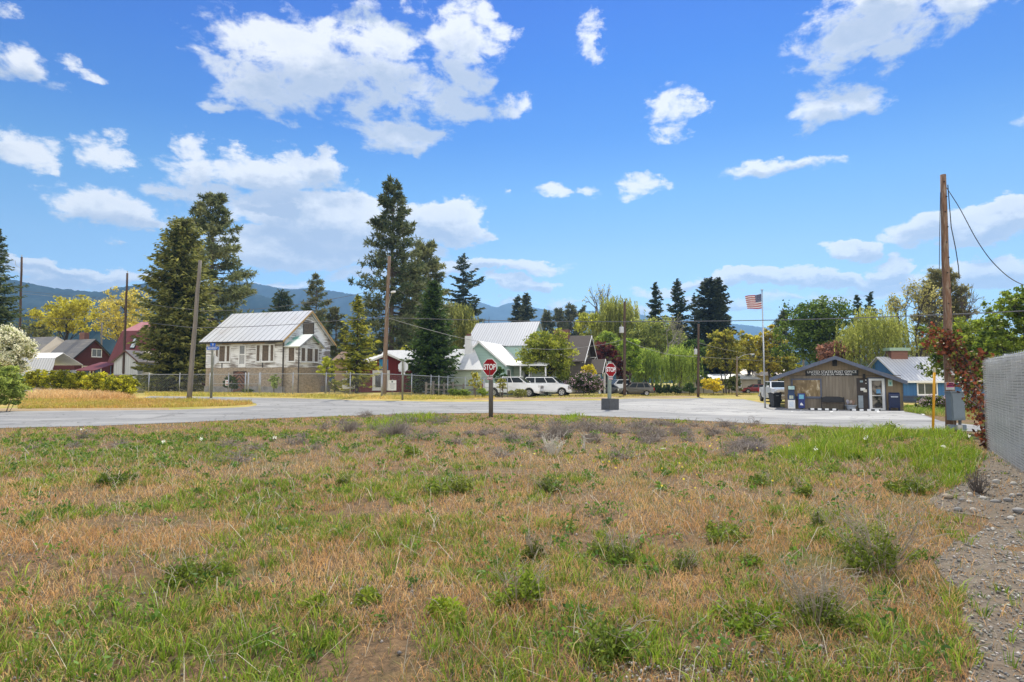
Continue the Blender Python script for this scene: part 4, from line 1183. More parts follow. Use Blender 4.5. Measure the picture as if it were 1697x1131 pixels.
# ------------------------------------------------------------------ flagpole and flag
def flag():
    p = G(1268, 676.5); top = P(1266.5, 481, p.y)
    h = thing("flagpole", p, "slim silver flagpole standing left of the post office", "flagpole")
    m = MB(); m.tube([(0, 0, 0), (0, 0, 4), (0, 0, top.z - p.z)], [.07, .055, .035], 10); m.build("pole", pm("brushed_aluminium", (.55, .57, .58), (.48, .5, .52), rough=.35, metal=.7), h, smooth=True)
    m = MB(); m.lathe([(.01, -.02), (.12, 0), (.12, .03), (.03, .05)], 12, (0, 0, top.z - p.z)); m.build("truck_cap", GALV, h)
    m = MB(); m.tube([(-.06, -.05, .9), (-.05, -.05, top.z - p.z - .1)], .008, 4); m.build("halyard", GALV, h)
    # flag hung from the pole, flying to the left; built as a waved cloth with real stripes
    f = thing("flag", (p.x, p.y, 0), "United States flag flying to the left from the top of the pole", "flag")
    hoist_t, hoist_b = P(1266.3, 487, p.y).z, P(1266.6, 511.5, p.y).z
    Lf = 1.18; nxx, nyy = 40, 26

    def pt(u, v):
        x = -.06 - u * Lf * (1 - .14 * v); z = hoist_t + (hoist_b - hoist_t) * v - u * (.20 - .16 * v) - .03 * sin(u * 5)
        y = .10 * sin(u * 7 + v * 1.5) * u
        return (x, y, z)
    mats = [pm("flag_red", (.42, .03, .045), (.36, .025, .04)), pm("flag_white", (.75, .74, .72), (.7, .7, .68)), pm("flag_navy", (.025, .035, .13), (.02, .03, .11))]
    mm = MB()
    for i in range(nxx):
        for j in range(nyy):
            u0, u1, v0, v1 = i / nxx, (i + 1) / nxx, j / nyy, (j + 1) / nyy
            st = int((j + .5) / nyy * 13); mm.mi = 2 if (i < nxx * .4 and st < 7) else (0 if st % 2 == 0 else 1)
            mm.poly([pt(u0, v0), pt(u1, v0), pt(u1, v1), pt(u0, v1)])
    cl = mm.build("cloth", mats, f, smooth=True)
    md = cl.modifiers.new("thick", 'SOLIDIFY'); md.thickness = .006; md.offset = 0
    st = MB()
    for r_ in range(9):
        for c_ in range(6 if r_ % 2 == 0 else 5):
            u = .4 * ((c_ + (.5 if r_ % 2 == 0 else 1)) / 6); v = 7 / 13 * (r_ + .5) / 9
            x, y, z = pt(u, v)
            a = [(x + (.022 if q % 2 == 0 else .009) * sin(q * pi / 5), y - .008, z + (.022 if q % 2 == 0 else .009) * cos(q * pi / 5)) for q in range(10)]
            st.poly(a); st.poly([(q[0], y + .008, q[2]) for q in a])
    st.build("stars", mats[1], f)


flag()


# ------------------------------------------------------------------ blue house, picket fence
def blue_house():
    o = P(1498, 668, 57); g = -.40
    h = thing("house", (o.x, o.y, g), "blue house with a white ribbed roof and brick chimney behind the post office", "house", rz=R(0))
    s = .057
    Lx = 9.5; D = 7
    m = gable_walls(0, Lx, 0, D, -.2, 2.05, 4.3, 'x'); m.build("wall", BLUEW, h)
    a, b = gable_roof(0, Lx, 0, D, 2.05, 4.3, 'x', .3, .35, .07)
    a.build("roof", ROOF_W, h); b.build("roof", ROOF_W, h)
    m = MB(); m.bb(-.36, Lx + .36, -.38, -.305, 1.78, 1.98); m.build("fascia", W_clean, h)
    m = MB(); m.bb(.95, 2.6, 3.1, 4.0, 3.4, 4.95); c = m.build("chimney", BRICK, h)
    m = MB(); m.bb(.7, 2.8, 2.9, 4.2, 4.952, 5.25); m.build("chimney_cap", pm("mossy_green_cap", (.3, .42, .32), (.24, .34, .27)), c)
    window(h, 1.38, 3.1, .72, 1.68, 0, -1, pane=glass("leafy_window_glass", (.05, .06, .05)), frame=W_clean, fw=.11, mull=(2.0,))
    window(h, 5.6, 7.2, .72, 1.68, 0, -1, pane=DARKG, frame=W_clean, fw=.11, mull=(6.4,))
    p = G(1499, 668.5); f = thing("picket_fence", (p.x, p.y, H(p.x, p.y)), "dark blue-grey picket fence in front of the blue house", "fence")
    PK = pm("dark_picket_paint", (.045, .055, .085), (.035, .042, .065), scale=8)
    for q in range(24):
        m = MB(); x = q * .115; m.prism([(x, 0, .02), (x + .085, 0, .02), (x + .085, 0, .62), (x + .042, 0, .70), (x, 0, .62)], (0, .02, 0)); m.build("picket", PK, f)
    m = MB(); m.bb(0, 2.75, .022, .06, .15, .22); m.bb(0, 2.75, .022, .06, .48, .55); m.build("rail", PK, f)


blue_house()


def simple_house(px, py, Y, rz, w, d, ze, zr, wall, roof, label, wins=(), ridge='x', g=None):
    o = P(px, py, Y); h = thing("house", (o.x, o.y, H(o.x, o.y) if g is None else g), label, "house", rz=rz)
    gable_walls(0, w, 0, d, -.3, ze, zr, ridge).build("wall", wall, h)
    a, b = gable_roof(0, w, 0, d, ze, zr, ridge, .4, .4, .1); a.build("roof", roof, h); b.build("roof", roof, h)
    for (x0, x1, z0, z1) in wins: window(h, x0, x1, z0, z1, 0, -1, pane=DARKG, frame=W_clean)
    return h


simple_house(1138, 655, 96, R(-4), 11, 7, 2.2, 2.9, pm("beige_wall", (.5, .45, .36), (.42, .38, .3), scale=1), ROOF_WS, "low beige house with a pale roof behind the yellow shrub", [(1.5, 2.7, 1, 2), (7.2, 8.4, 1, 2)])
simple_house(1236, 652, 100, R(-3), 9, 7, 2.8, 3.8, pm("cream_wall", (.58, .5, .36), (.5, .43, .3), scale=1), ROOF_BEIGE, "cream house half hidden behind the red car", [(1.5, 2.5, 1.1, 2.1), (5.2, 6.2, 1.1, 2.1)])
simple_house(555, 600, 92, R(-10), 7, 6, 4.3, 5.6, pm("tan_wall", (.42, .3, .2), (.36, .25, .17)), pm("brown_roof", (.22, .14, .09), (.17, .1, .07)), "small tan building glimpsed between the white house and the spruce", [(2, 3, 2.4, 3.4)])


# ------------------------------------------------------------------ poles
def pole(px_top, py_top, px_base, py_base, Y, r0, r1, mat, label, g=None, name="utility_pole", cat="utility pole"):
    a = P(px_base, py_base, Y); b = P(px_top, py_top, Y)
    gz = H(a.x, a.y) if g is None else g
    h = thing(name, (a.x, a.y, gz), label, cat)
    top = Vector((b.x - a.x, 0, b.z - gz)); m = MB(); n = 9
    pts = [(top * (q / n)) for q in range(n + 1)]; pts[0] = Vector((0, 0, -.1))
    m.tube([(p.x + .012 * sin(q * 1.7), .01 * cos(q * 2.3), p.z) for q, p in enumerate(pts)], [r0 + (r1 - r0) * q / n for q in range(n + 1)], 12)
    m.build("pole", mat, h, smooth=True)
    return h, top


def transformer(h, x, z, r=.24, hh=.75, y=-.32):
    m = MB(); m.lathe([(r * .8, 0), (r, .05), (r, hh), (r * .8, hh + .06), (r * .3, hh + .08)], 14, (x, y, z)); t = m.build("transformer", pm("grey_transformer", (.5, .52, .52), (.43, .45, .46), rough=.45), h)
    m = MB(); m.lathe([(.04, hh + .06), (.06, hh + .12), (.03, hh + .3)], 8, (x, y, z)); m.build("bushing", pm("porcelain", (.35, .3, .27)), t)
    m = MB(); m.bb(x - .04, x + .04, y + r - .02, -.1, z + .2, z + .5); m.build("bracket", GALV, t)


def insulator(h, x, z, y=0.0):
    m = MB(); m.lathe([(.02, 0), (.02, .12), (.06, .14), (.06, .2), (.03, .26)], 8, (x, y, z)); m.build("insulator", pm("porcelain_pale", (.55, .54, .5)), h)


hA, tA = pole(36, 426, 31, 640, 80, .16, .12, WOODD, "brown utility pole at the far left with a side bracket", g=.4)
insulator(hA, tA.x, tA.z)
m = MB(); m.tube([(tA.x, 0, tA.z - 1.6), (tA.x - .75, 0, tA.z - 1.1), (tA.x - .85, 0, tA.z - .5)], .03, 5); m.build("bracket", GALV, hA)
hB, tB = pole(211, 453, 203.5, 640, 72, .15, .11, WOODD, "thin dark brown utility pole in front of the red barn", g=.4)
insulator(hB, tB.x, tB.z)
hC, tC = pole(331.5, 432, 313, 667, 44.5, .185, .115, WOODG, "leaning grey utility pole on the grass island left of the white house")
hD, tD = pole(645, 425, 636, 662, 51.5, .22, .135, pm("tan_pole_wood", (.22, .145, .095), (.135, .088, .06), scale=6, rough=.9, stretch=(6, 6, .35), dirt=(.40, .36, .32), dirt_scale=3), "tall brown utility pole with a street lamp arm in front of the red outbuilding")
m = MB(); m.tube([(.1, -.1, 6.6), (.35, -.5, 7.3), (.65, -1.0, 8.2), (.85, -1.3, 8.55)], .03, 6); la = m.build("lamp_arm", GALV, hD)
m = MB(); m.box((.98, -1.5, 8.6), (.26, .55, .14), rz=.5); m.build("lamp_head", W_clean, la)
for z in (5.6, 7.2): insulator(hD, .18, z)
hE, tE = pole(1035, 500, 1035, 655, 66, .17, .13, WOODD, "dark utility pole with a grey transformer behind the second stop sign", g=-.15)
transformer(hE, -.3, 6.9, .26, .62)
hF, tF = pole(1157.5, 537, 1157, 655, 73, .16, .13, WOODD, "dark utility pole with a small transformer beside the round green bush", g=-.4)
transformer(hF, -.3, 5.1, .2, .6)
hG, tG = pole(1221.5, 591, 1221, 656, 76, .13, .10, WOODP, "short wooden pole with a curved street lamp arm left of the flagpole", g=-.4)
m = MB(); m.tube([(0, 0, 4.6), (.6, 0, 5.0), (1.2, 0, 5.25), (1.9, 0, 5.3)], .035, 6); la = m.build("lamp_arm", GALV, hG)
m = MB(); m.box((2.1, 0, 5.3), (.5, .18, .1)); m.build("lamp_head", W_clean, la)
hI, tI = pole(1331.5, 574, 1331.5, 650, 86, .14, .12, WOODG, "grey utility pole rising just behind the post office roof", g=-.4)
m = MB(); m.bb(-.5, .5, -.16, -.1, tI.z - .9, tI.z - .78); m.build("crossarm", WOODG, hI)
hJ, tJ = pole(168.5, 535, 168, 640, 105, .14, .12, WOODG, "slim distant utility pole behind the dark red house", g=.4)


def right_pole():
    p = G(1576, 716); h, top = pole(1562.5, 290, 1576, 716, p.y, .150, .082, WOODR, "tall red-brown utility pole with a grey meter cabinet and vines")
    s = p.y / 1000; lean = top.x / top.z
    M_box = pm("blue_grey_cabinet_paint", (.155, .205, .255), (.13, .175, .22), rough=.45, spec=.5, dirt=(.2, .2, .2), dirt_lo=.62)
    zb, zt = (716 - 696) * s, (716 - 651) * s
    m = MB(); m.box((-.02, -.27, (zb + zt) / 2), (.43, .24, zt - zb), M=Matrix.Rotation(-lean, 3, 'Y')); cab = m.build("meter_cabinet", M_box, h, bevel=.012)
    m = MB(); m.box((-.02, -.40, (zb + zt) / 2 + .0), (.36, .02, zt - zb - .1), M=Matrix.Rotation(-lean, 3, 'Y')); m.build("cabinet_door", M_box, cab, bevel=.006)
    m = MB(); m.box((-.03, -.27, zt + .02), (.47, .3, .035)); m.build("cabinet_hood", M_box, cab)
    m = MB(); m.tube([(.12, -.22, zb), (.12, -.22, .03)], .03, 6); m.tube([(.2, -.18, zb), (.2, -.16, zb - .2), (.12, -.1, .05)], .02, 6); m.build("conduit", pm("grey_conduit", (.12, .13, .14)), h)
    for x in (-.17, .18):
        m = MB(); m.box((x, -.24, .16), (.19, .16, .17)); m.build("junction_box", M_box, h, bevel=.01)
    m = MB(); m.box((0, -.36, .17), (.16, .1, .16)); m.build("junction_box", pm("pale_junction_box", (.5, .5, .48)), h, bevel=.008)
    # warning sign
    z0, z1 = (716 - 647) * s, (716 - 634.5) * s; xc = -.07
    m = MB(); m.box((xc, -.145, (z0 + z1) / 2), (.27, .012, z1 - z0)); sg = m.build("warning_sign", pm("pale_sign_plate", (.62, .6, .58)), h)
    m = MB(); m.box((xc, -.154, (z0 + z1) / 2 + .035), (.235, .006, (z1 - z0) * .6)); m.build("sign_band", pm("magenta_sign_band", (.42, .035, .16), (.32, .03, .13), scale=14), sg)
    text(sg, "PRIVATE", .05, (xc, -.159, (z0 + z1) / 2 + .07), pm("dark_sign_ink", (.05, .02, .05)), bold=.002); text(sg, "PROPERTY", .045, (xc, -.159, (z0 + z1) / 2 + .015), pm("dark_sign_ink", (.05, .02, .05)), bold=.002)
    # flood lamp
    z = (716 - 621.5) * s
    m = MB(); m.tube([(-.06, -.12, z + .14), (-.06, -.2, z + .16), (-.06, -.24, z + .1)], .018, 6); m.tube([(-.18, -.12, z + .17), (-.02, -.14, z + .15)], .01, 5); fl = m.build("flood_lamp", BLK, h)
    m = MB(); m.lathe([(.025, .11), (.03, .06), (.075, .0), (.08, -.02), (.07, -.03)], 14, (-.06, -.24, z)); m.build("lamp_shade", pm("white_lamp_glass", (.75, .75, .73), (.7, .7, .68), rough=.3), fl)
    # bolts and a pole step
    for q in range(12):
        zz = 2.6 + q * .5; m = MB(); m.lathe([(.018, -.02), (.018, .02)], 6, (lean * zz + .03 * (-1) ** q, -.13 + .003 * q, zz), 'y'); m.build("bolt", BLK, h)
    # hanging service cables: part of the pole
    m = MB(); m.tube([(lean * top.z + .11, -.05, top.z - .35), (lean * 6.6 + .16, -.08, 6.6), (lean * 5.9 + .28, -.08, 5.9), (lean * 5.4 + .35, -.08, 5.3), (lean * 5.4 + .36, -.08, 4.9)], .014, 5); m.build("hanging_cable", BLK, h)
    m = MB(); m.tube([(lean * top.z - .14, -.05, top.z - .6), (lean * 6.4 - .2, -.05, 6.4), (lean * 5.6 - .26, -.06, 5.2)], .010, 5); m.build("hanging_cable", BLK, h)
    return p


RP = right_pole()
p = G(1545.5, 719); a = P(1548.5, 617.5, p.y)
h = thing("marker_post", p, "slim yellow marker post in the tall grass left of the meter pole", "marker post")
m = MB(); m.tube([(0, 0, -.1), ((a.x - p.x) * .6, 0, (a.z - p.z) * .55), (a.x - p.x, 0, a.z - p.z)], .037, 10); m.build("post", pm("yellow_plastic", (.72, .36, .015), (.62, .3, .012), scale=4, rough=.5), h, smooth=True)
m = MB(); m.lathe([(.039, 0), (.039, .12), (.025, .15)], 10, (a.x - p.x, 0, a.z - p.z)); m.build("cap", pm("pale_post_cap", (.6, .55, .4)), h)


# ------------------------------------------------------------------ stop signs
S_RED = pm("sign_red", (.27, .006, .010), (.24, .005, .009), scale=2, rough=.6, spec=.15)
S_WHT = pm("sign_white", (.78, .78, .77), (.72, .72, .71), scale=2, rough=.4)
S_BACK = pm("sign_bare_aluminium", (.62, .63, .63), (.55, .56, .57), scale=3, rough=.45, metal=.3)


def octagon(r, y, t, z):
    m = MB(); k = r / cos(pi / 8)
    m.prism([(k * cos(pi / 8 + q * pi / 4), y, z + k * sin(pi / 8 + q * pi / 4)) for q in range(8)], (0, t, 0)); return m


def stop_sign(loc, zc, yaw, label, post_mat, pw=.075, plate=True, base=None, ztop=None, round_post=True, tilt=0.0):
    h = thing("stop_sign", loc, label, "stop sign", rz=yaw, ry=tilt)
    m = MB(); zt = ztop or zc + .1
    z0 = base or -.1
    if round_post: m.tube([(0, .09, z0), (0, .09, zt)], pw, 12)
    else: m.bb(-pw, pw, .03, .03 + 2 * pw, z0, zt)
    m.build("post", post_mat, h, smooth=round_post)
    pl = octagon(.38, 0, .006, zc).build("plate", S_BACK, h)
    octagon(.377, -.003, .0028, zc).build("border", S_WHT, pl)
    octagon(.352, -.005, .0018, zc).build("face", S_RED, pl)
    text(pl, "STOP", .345, (0, -.0085, zc), S_WHT, sx=.80, bold=.010, depth=.002)
    if plate:
        m = MB(); m.bb(-.15, .15, -.004, .002, zc - .56, zc - .42); ap = m.build("sub_plate", S_WHT, h)
        m = MB(); m.bb(-.14, .14, -.0065, -.0045, zc - .55, zc - .43); m.build("sub_plate_face", S_RED, ap)
        text(ap, "4-WAY", .095, (0, -.0095, zc - .49), S_WHT, sx=.85, bold=.004, depth=.002)
    return h


p = G(811.5, 692); s = p.y / 1000
stop_sign((p.x, p.y, p.z), (692 - 609.5) * s, R(-35), "stop sign on a round dark post at the edge of the field", pm("dark_stained_post", (.115, .105, .09), (.075, .07, .06), scale=7, rough=.85, stretch=(5, 5, .5)), pw=.10, ztop=(692 - 612) * s)
p = G(1012, 679.5); s = p.y / 1000
h = stop_sign((p.x, p.y, p.z), (679 - 613) * s, R(32), "stop sign on a pale green post set in a square concrete block", pm("pale_green_post", (.27, .31, .25), (.21, .24, .2), scale=6), pw=.075, base=.6, ztop=(679 - 598.5) * s, round_post=False, tilt=R(1))
m = MB(); w = 21 * s / 2; m.bb(-w, w, -w + .05, w + .05, -.02, (679 - 660.5) * s); m.build("concrete_block", pm("dark_grey_block", (.10, .105, .11), (.075, .078, .082), scale=8, rough=.9, bump=.3), h, bevel=.02)

p = G(350.5, 660); s = p.y / 1000
h = stop_sign((p.x, p.y, p.z), (660 - 597) * s, R(190), "stop sign seen from behind with blue street name blades on top", pm("weathered_green_post", (.20, .20, .15), (.14, .14, .105), scale=6), pw=.09, ztop=(660 - 581) * s, plate=False)
BL = pm("street_sign_blue", (.015, .13, .55), (.012, .11, .48), rough=.4)
zt = (660 - 581) * s
for (wd, hh, z, ang, tx, off) in ((1.02, .24, zt + .15, 160, "BROADWAY", 0), (.42, .24, zt + .42, 230, "ST", 0)):
    e = bpy.data.objects.new("street_name_blade", None)
    m = MB(); m.bb(-wd / 2, wd / 2, -.012, .012, -hh / 2, hh / 2); b = m.build("street_name_blade", BL, h); b.location = (0, .09, z); b.rotation_euler = (0, 0, R(ang))
    bpy.data.objects.remove(e)
    for sd_ in (1, -1):
        text(b, tx, .17, (0, -.015 * sd_, 0), S_WHT, rot=(pi / 2, 0, 0 if sd_ == 1 else pi), sx=.85, bold=.003, depth=.001)
m = MB(); m.tube([(0, .09, zt), (0, .09, zt + .54)], .018, 6); m.build("bracket", GALV, h)

p = G(667.5, 663); s = p.y / 1000
stop_sign((p.x, p.y, p.z), (663 - 608.5) * s, R(172), "stop sign seen from behind beside the tall brown utility pole", pm("weathered_green_post", (.20, .20, .15)), pw=.075, ztop=(663 - 600) * s, plate=True)

# ------------------------------------------------------------------ white notice boards
M_ink = pm("notice_ink", (.22, .24, .3), (.3, .32, .36))


def notice(x0, x1, y0, y1, Y, label, legs, g=0):
    a, b = P(x0, y1, Y), P(x1, y0, Y); w = (b.x - a.x) / 2; zc = (a.z + b.z) / 2 - g; hh = (b.z - a.z) / 2
    h = thing("notice_board", ((a.x + b.x) / 2, Y, g), label, "notice board", rz=R(-4))
    m = MB(); m.bb(-w, w, -.02, .01, zc - hh, zc + hh); bd = m.build("panel", W_clean, h)
    for q, f in enumerate((.8, .6, .55, .62, .4)): m = MB(); m.bb(-w * f, w * f, -.024, -.0205, zc + hh * (.35 - q * .25), zc + hh * (.35 - q * .25) + hh * .07); m.build("text_line", M_ink, bd)
    m = MB(); m.bb(-.07, .07, -.024, -.0205, zc + hh * .55, zc + hh * .85); m.build("emblem", pm("dark_green_emblem", (.05, .1, .08)), bd)
    for x in legs: m = MB(); m.bb(x - .035, x + .035, .012, .07, -.1, zc + hh + .12); m.build("leg", FENCEW, h)


notice(567, 588.5, 628, 644.5, 59, "wide white notice board with print standing under the yellowish spruce", (-.45, .35), g=H(-15, 59))
notice(643, 657, 630.5, 647.5, 58, "narrow white notice board hung on the fence between pole and stop sign", (0,), g=H(-11, 58))


# ------------------------------------------------------------------ wires
M_wire = pm("bare_cable", (.16, .16, .165), (.12, .12, .125))
M_wireb = pm("pale_cable", (.30, .30, .29), (.25, .25, .24))


def wire(pts, label, r=.014, mat=None):
    """pts: (photo x, y, depth) supports and sag points, smoothed"""
    v = [P(*q) for q in pts]; out = []
    for i in range(len(v) - 1):
        p0, p1, p2, p3 = v[max(i - 1, 0)], v[i], v[i + 1], v[min(i + 2, len(v) - 1)]
        for k in range(10):
            t = k / 10
            out.append(.5 * ((2 * p1) + (p2 - p0) * t + (2 * p0 - 5 * p1 + 4 * p2 - p3) * t * t + (3 * p1 - p0 - 3 * p2 + p3) * t ** 3))
    out.append(v[-1])
    m = MB(); m.tube(out, r, 5); o = m.build("overhead_wire", mat or M_wire); tag(o, label, "wire")


wire([(642, 527, 51.4), (848, 532, 50), (1000, 533.4, 46), (1170, 532.5, 42), (1320, 530, 38), (1480, 525, 34), (1640, 518.5, 30), (1800, 510, 27)], "long cable crossing above the post office from the brown lamp pole", .028)
wire([(642, 527, 51.4), (700, 544, 53), (776, 563, 57), (857, 576, 60), (930, 579, 62.5), (1000, 571, 65), (1034, 562.5, 66)], "pale sagging cable from the lamp pole across the mint house to the transformer pole", .020, M_wireb)
wire([(1036, 564, 66), (1072, 578, 68), (1113, 588.5, 70), (1157, 591.5, 73), (1221, 595.7, 76), (1300, 600, 79)], "cable dipping past the willows to the short lamp pole", .022, M_wireb)
wire([(320, 543.5, 44.5), (400, 542, 46), (490, 537.6, 48.5), (538, 533.5, 50), (640, 526, 51.4)], "cable running over the white house roof between two poles", .024)
wire([(325, 516, 44.5), (418, 513, 46.5), (499, 504, 48.5), (584, 489.5, 50.5), (642, 474, 51.4)], "thin dark cable rising to the lamp pole behind the white house roof", .018)
wire([(-60, 527, 82), (33, 524, 80), (120, 530, 77), (208, 531, 72), (270, 538, 58), (321, 543.5, 44.5)], "cable joining the three poles on the left at roof height", .024)
wire([(-60, 478, 82), (33, 482.5, 80), (110, 490, 77), (209, 498, 72), (270, 508, 58), (326, 514, 44.5)], "upper cable joining the three poles on the left", .02)
wire([(33, 486, 80.2), (110, 493.5, 77.2), (209, 500, 72.2)], "second upper cable between the two brown poles on the left", .018, M_wireb)
wire([(1157, 568, 73), (1190, 577, 76), (1235, 586, 80)], "short pale cable dropping right from the small transformer pole", .02, M_wireb)
wire([(1236, 592, 80), (1290, 591, 84), (1331, 587.5, 86), (1420, 580, 90)], "cable through the dark maple behind the post office", .02)
wire([(1567, 309, 19.6), (1590, 345, 18.6), (1620, 400, 17.5), (1650, 440, 16.6), (1690, 470, 15.6), (1760, 486, 14)], "loose black cable drooping to the right from the red-brown pole", .012, BLK)
wire([(645, 470, 51.6), (690, 500, 60), (740, 520, 70)], "thin cable from the lamp pole into the tall pine", .014)


# ------------------------------------------------------------------ fences
def chain_link(name, px, hgt_, label, sign=None, gate=(), rail2=False, zf=None):
    """px: post positions (photo x, y of base); one top rail, woven wire"""
    pts = [G(x, y) for x, y in px]
    o = pts[0]; h = thing(name, o, label, "fence")
    for i, p in enumerate(pts):
        q = p - o; m = MB(); m.tube([(q.x, q.y, q.z - .1), (q.x, q.y, q.z + hgt_ + .08)], .04 if i not in gate else .055, 8); pz = m.build("post", GALV, h, smooth=True)
        m = MB(); m.lathe([(.045, 0), (.05, .03), (.02, .07)], 8, (q.x, q.y, q.z + hgt_ + .075)); m.build("cap", GALV, pz)
    for i in range(len(pts) - 1):
        a, b = pts[i] - o, pts[i + 1] - o; m = MB()
        m.tube([(a.x, a.y, a.z + hgt_), (b.x, b.y, b.z + hgt_)], .03, 6)
        if rail2: m.tube([(a.x, a.y, a.z + hgt_ * .52), (b.x, b.y, b.z + hgt_ * .52)], .022, 6)
        m.build("rail", GALV, h)
        # woven wire as thin crossing strands
        d = b - a; ln = Vector((d.x, d.y, 0)).length; n = max(2, int(ln / .16)); m = MB(); t = Vector((d.x, d.y, 0)).normalized()
        for k in range(-int(hgt_ / .16), n):
            for s in (1, -1):
                x0, x1 = k * .16, k * .16 + hgt_; z0, z1 = 0.0, hgt_
                if x0 < 0: z0 = -x0; x0 = 0
                if x1 > ln: z1 = hgt_ - (x1 - ln); x1 = ln
                if x1 <= x0: continue
                A = a + t * x0 + Vector((0, 0, (d.z * x0 / ln) + (z0 if s == 1 else hgt_ - z0))); B2 = a + t * x1 + Vector((0, 0, (d.z * x1 / ln) + (z1 if s == 1 else hgt_ - z1)))
                w = Vector((0, 0, .004)); m.poly([A - w, B2 - w, B2 + w, A + w])
        m.build("mesh_panel", pm("fence_wire", (.34, .36, .37), (.28, .29, .3)), h)
    return h


chain_link("chain_link_fence", [(60, 652), (130, 652.5), (200, 653), (246, 653), (297, 653), (347, 653.5)], 1.75, "grey chain link fence running from the hedge to the white house")
f = chain_link("chain_link_fence", [(352, 653.5), (378, 653.5), (406, 654), (411, 654), (429, 654)], 1.75, "chain link gate panels with two rails in front of the white house basement door", gate=(2, 3), rail2=True)
p = G(376.5, 653.4); q = p - f.location
m = MB(); m.bb(q.x - .16, q.x + .16, q.y - .08, q.y - .06, q.z + .75, q.z + 1.25); sg = m.build("fence_sign", W_clean, f)
m = MB(); m.bb(q.x - .1, q.x + .1, q.y - .086, q.y - .081, q.z + .82, q.z + .92); m.bb(q.x - .05, q.x + .05, q.y - .086, q.y - .081, q.z + 1.05, q.z + 1.15); m.build("sign_print", pm("red_print", (.5, .06, .06)), sg)
chain_link("chain_link_fence", [(431, 655), (485, 655.5), (540, 656), (580, 656.5), (632, 657.5)], 1.75, "chain link fence stretch between the gate and the tall brown pole")
chain_link("chain_link_fence", [(633, 657.6), (682, 657.6), (714, 657.6), (727, 657.6), (742, 657.6), (771, 658), (801, 658)], 1.8, "chain link fence in front of the dark spruce and the garage")
chain_link("chain_link_gate", [(803, 658.5), (829, 658.6), (841, 658.6)], 1.8, "low chain link gate with a middle rail left of the white pickup", rail2=True)


def rail_fence(px, label, hgt_=1.0, rails=(.35, .8)):
    pts = [G(x, y) for x, y in px]; o = pts[0]; h = thing("rail_fence", o, label, "fence")
    for i, p in enumerate(pts):
        q = p - o; m = MB(); m.bb(q.x - .09, q.x + .09, q.y - .09, q.y + .09, q.z - .1, q.z + hgt_ + .1 * (i % 2)); m.build("post", FENCEW, h)
    for i in range(len(pts) - 1):
        for z in rails:
            a, b = pts[i] - o, pts[i + 1] - o; m = MB(); w = Vector((0, 0, .07)); t = Vector((0, .05, 0))
            m.prism([a + Vector((0, 0, z)) - w, b + Vector((0, 0, z + .03 * (-1) ** i)) - w, b + Vector((0, 0, z + .03 * (-1) ** i)) + w, a + Vector((0, 0, z)) + w], (0, .06, 0)); m.build("rail", FENCEW, h)


rail_fence([(706, 656.6), (718, 656.6), (736, 656.6), (751, 656.6), (768, 656.8), (786, 656.8), (800, 657)], "old grey wooden rail fence between the dark spruce and the pickup", 1.25, (.6, 1.05))


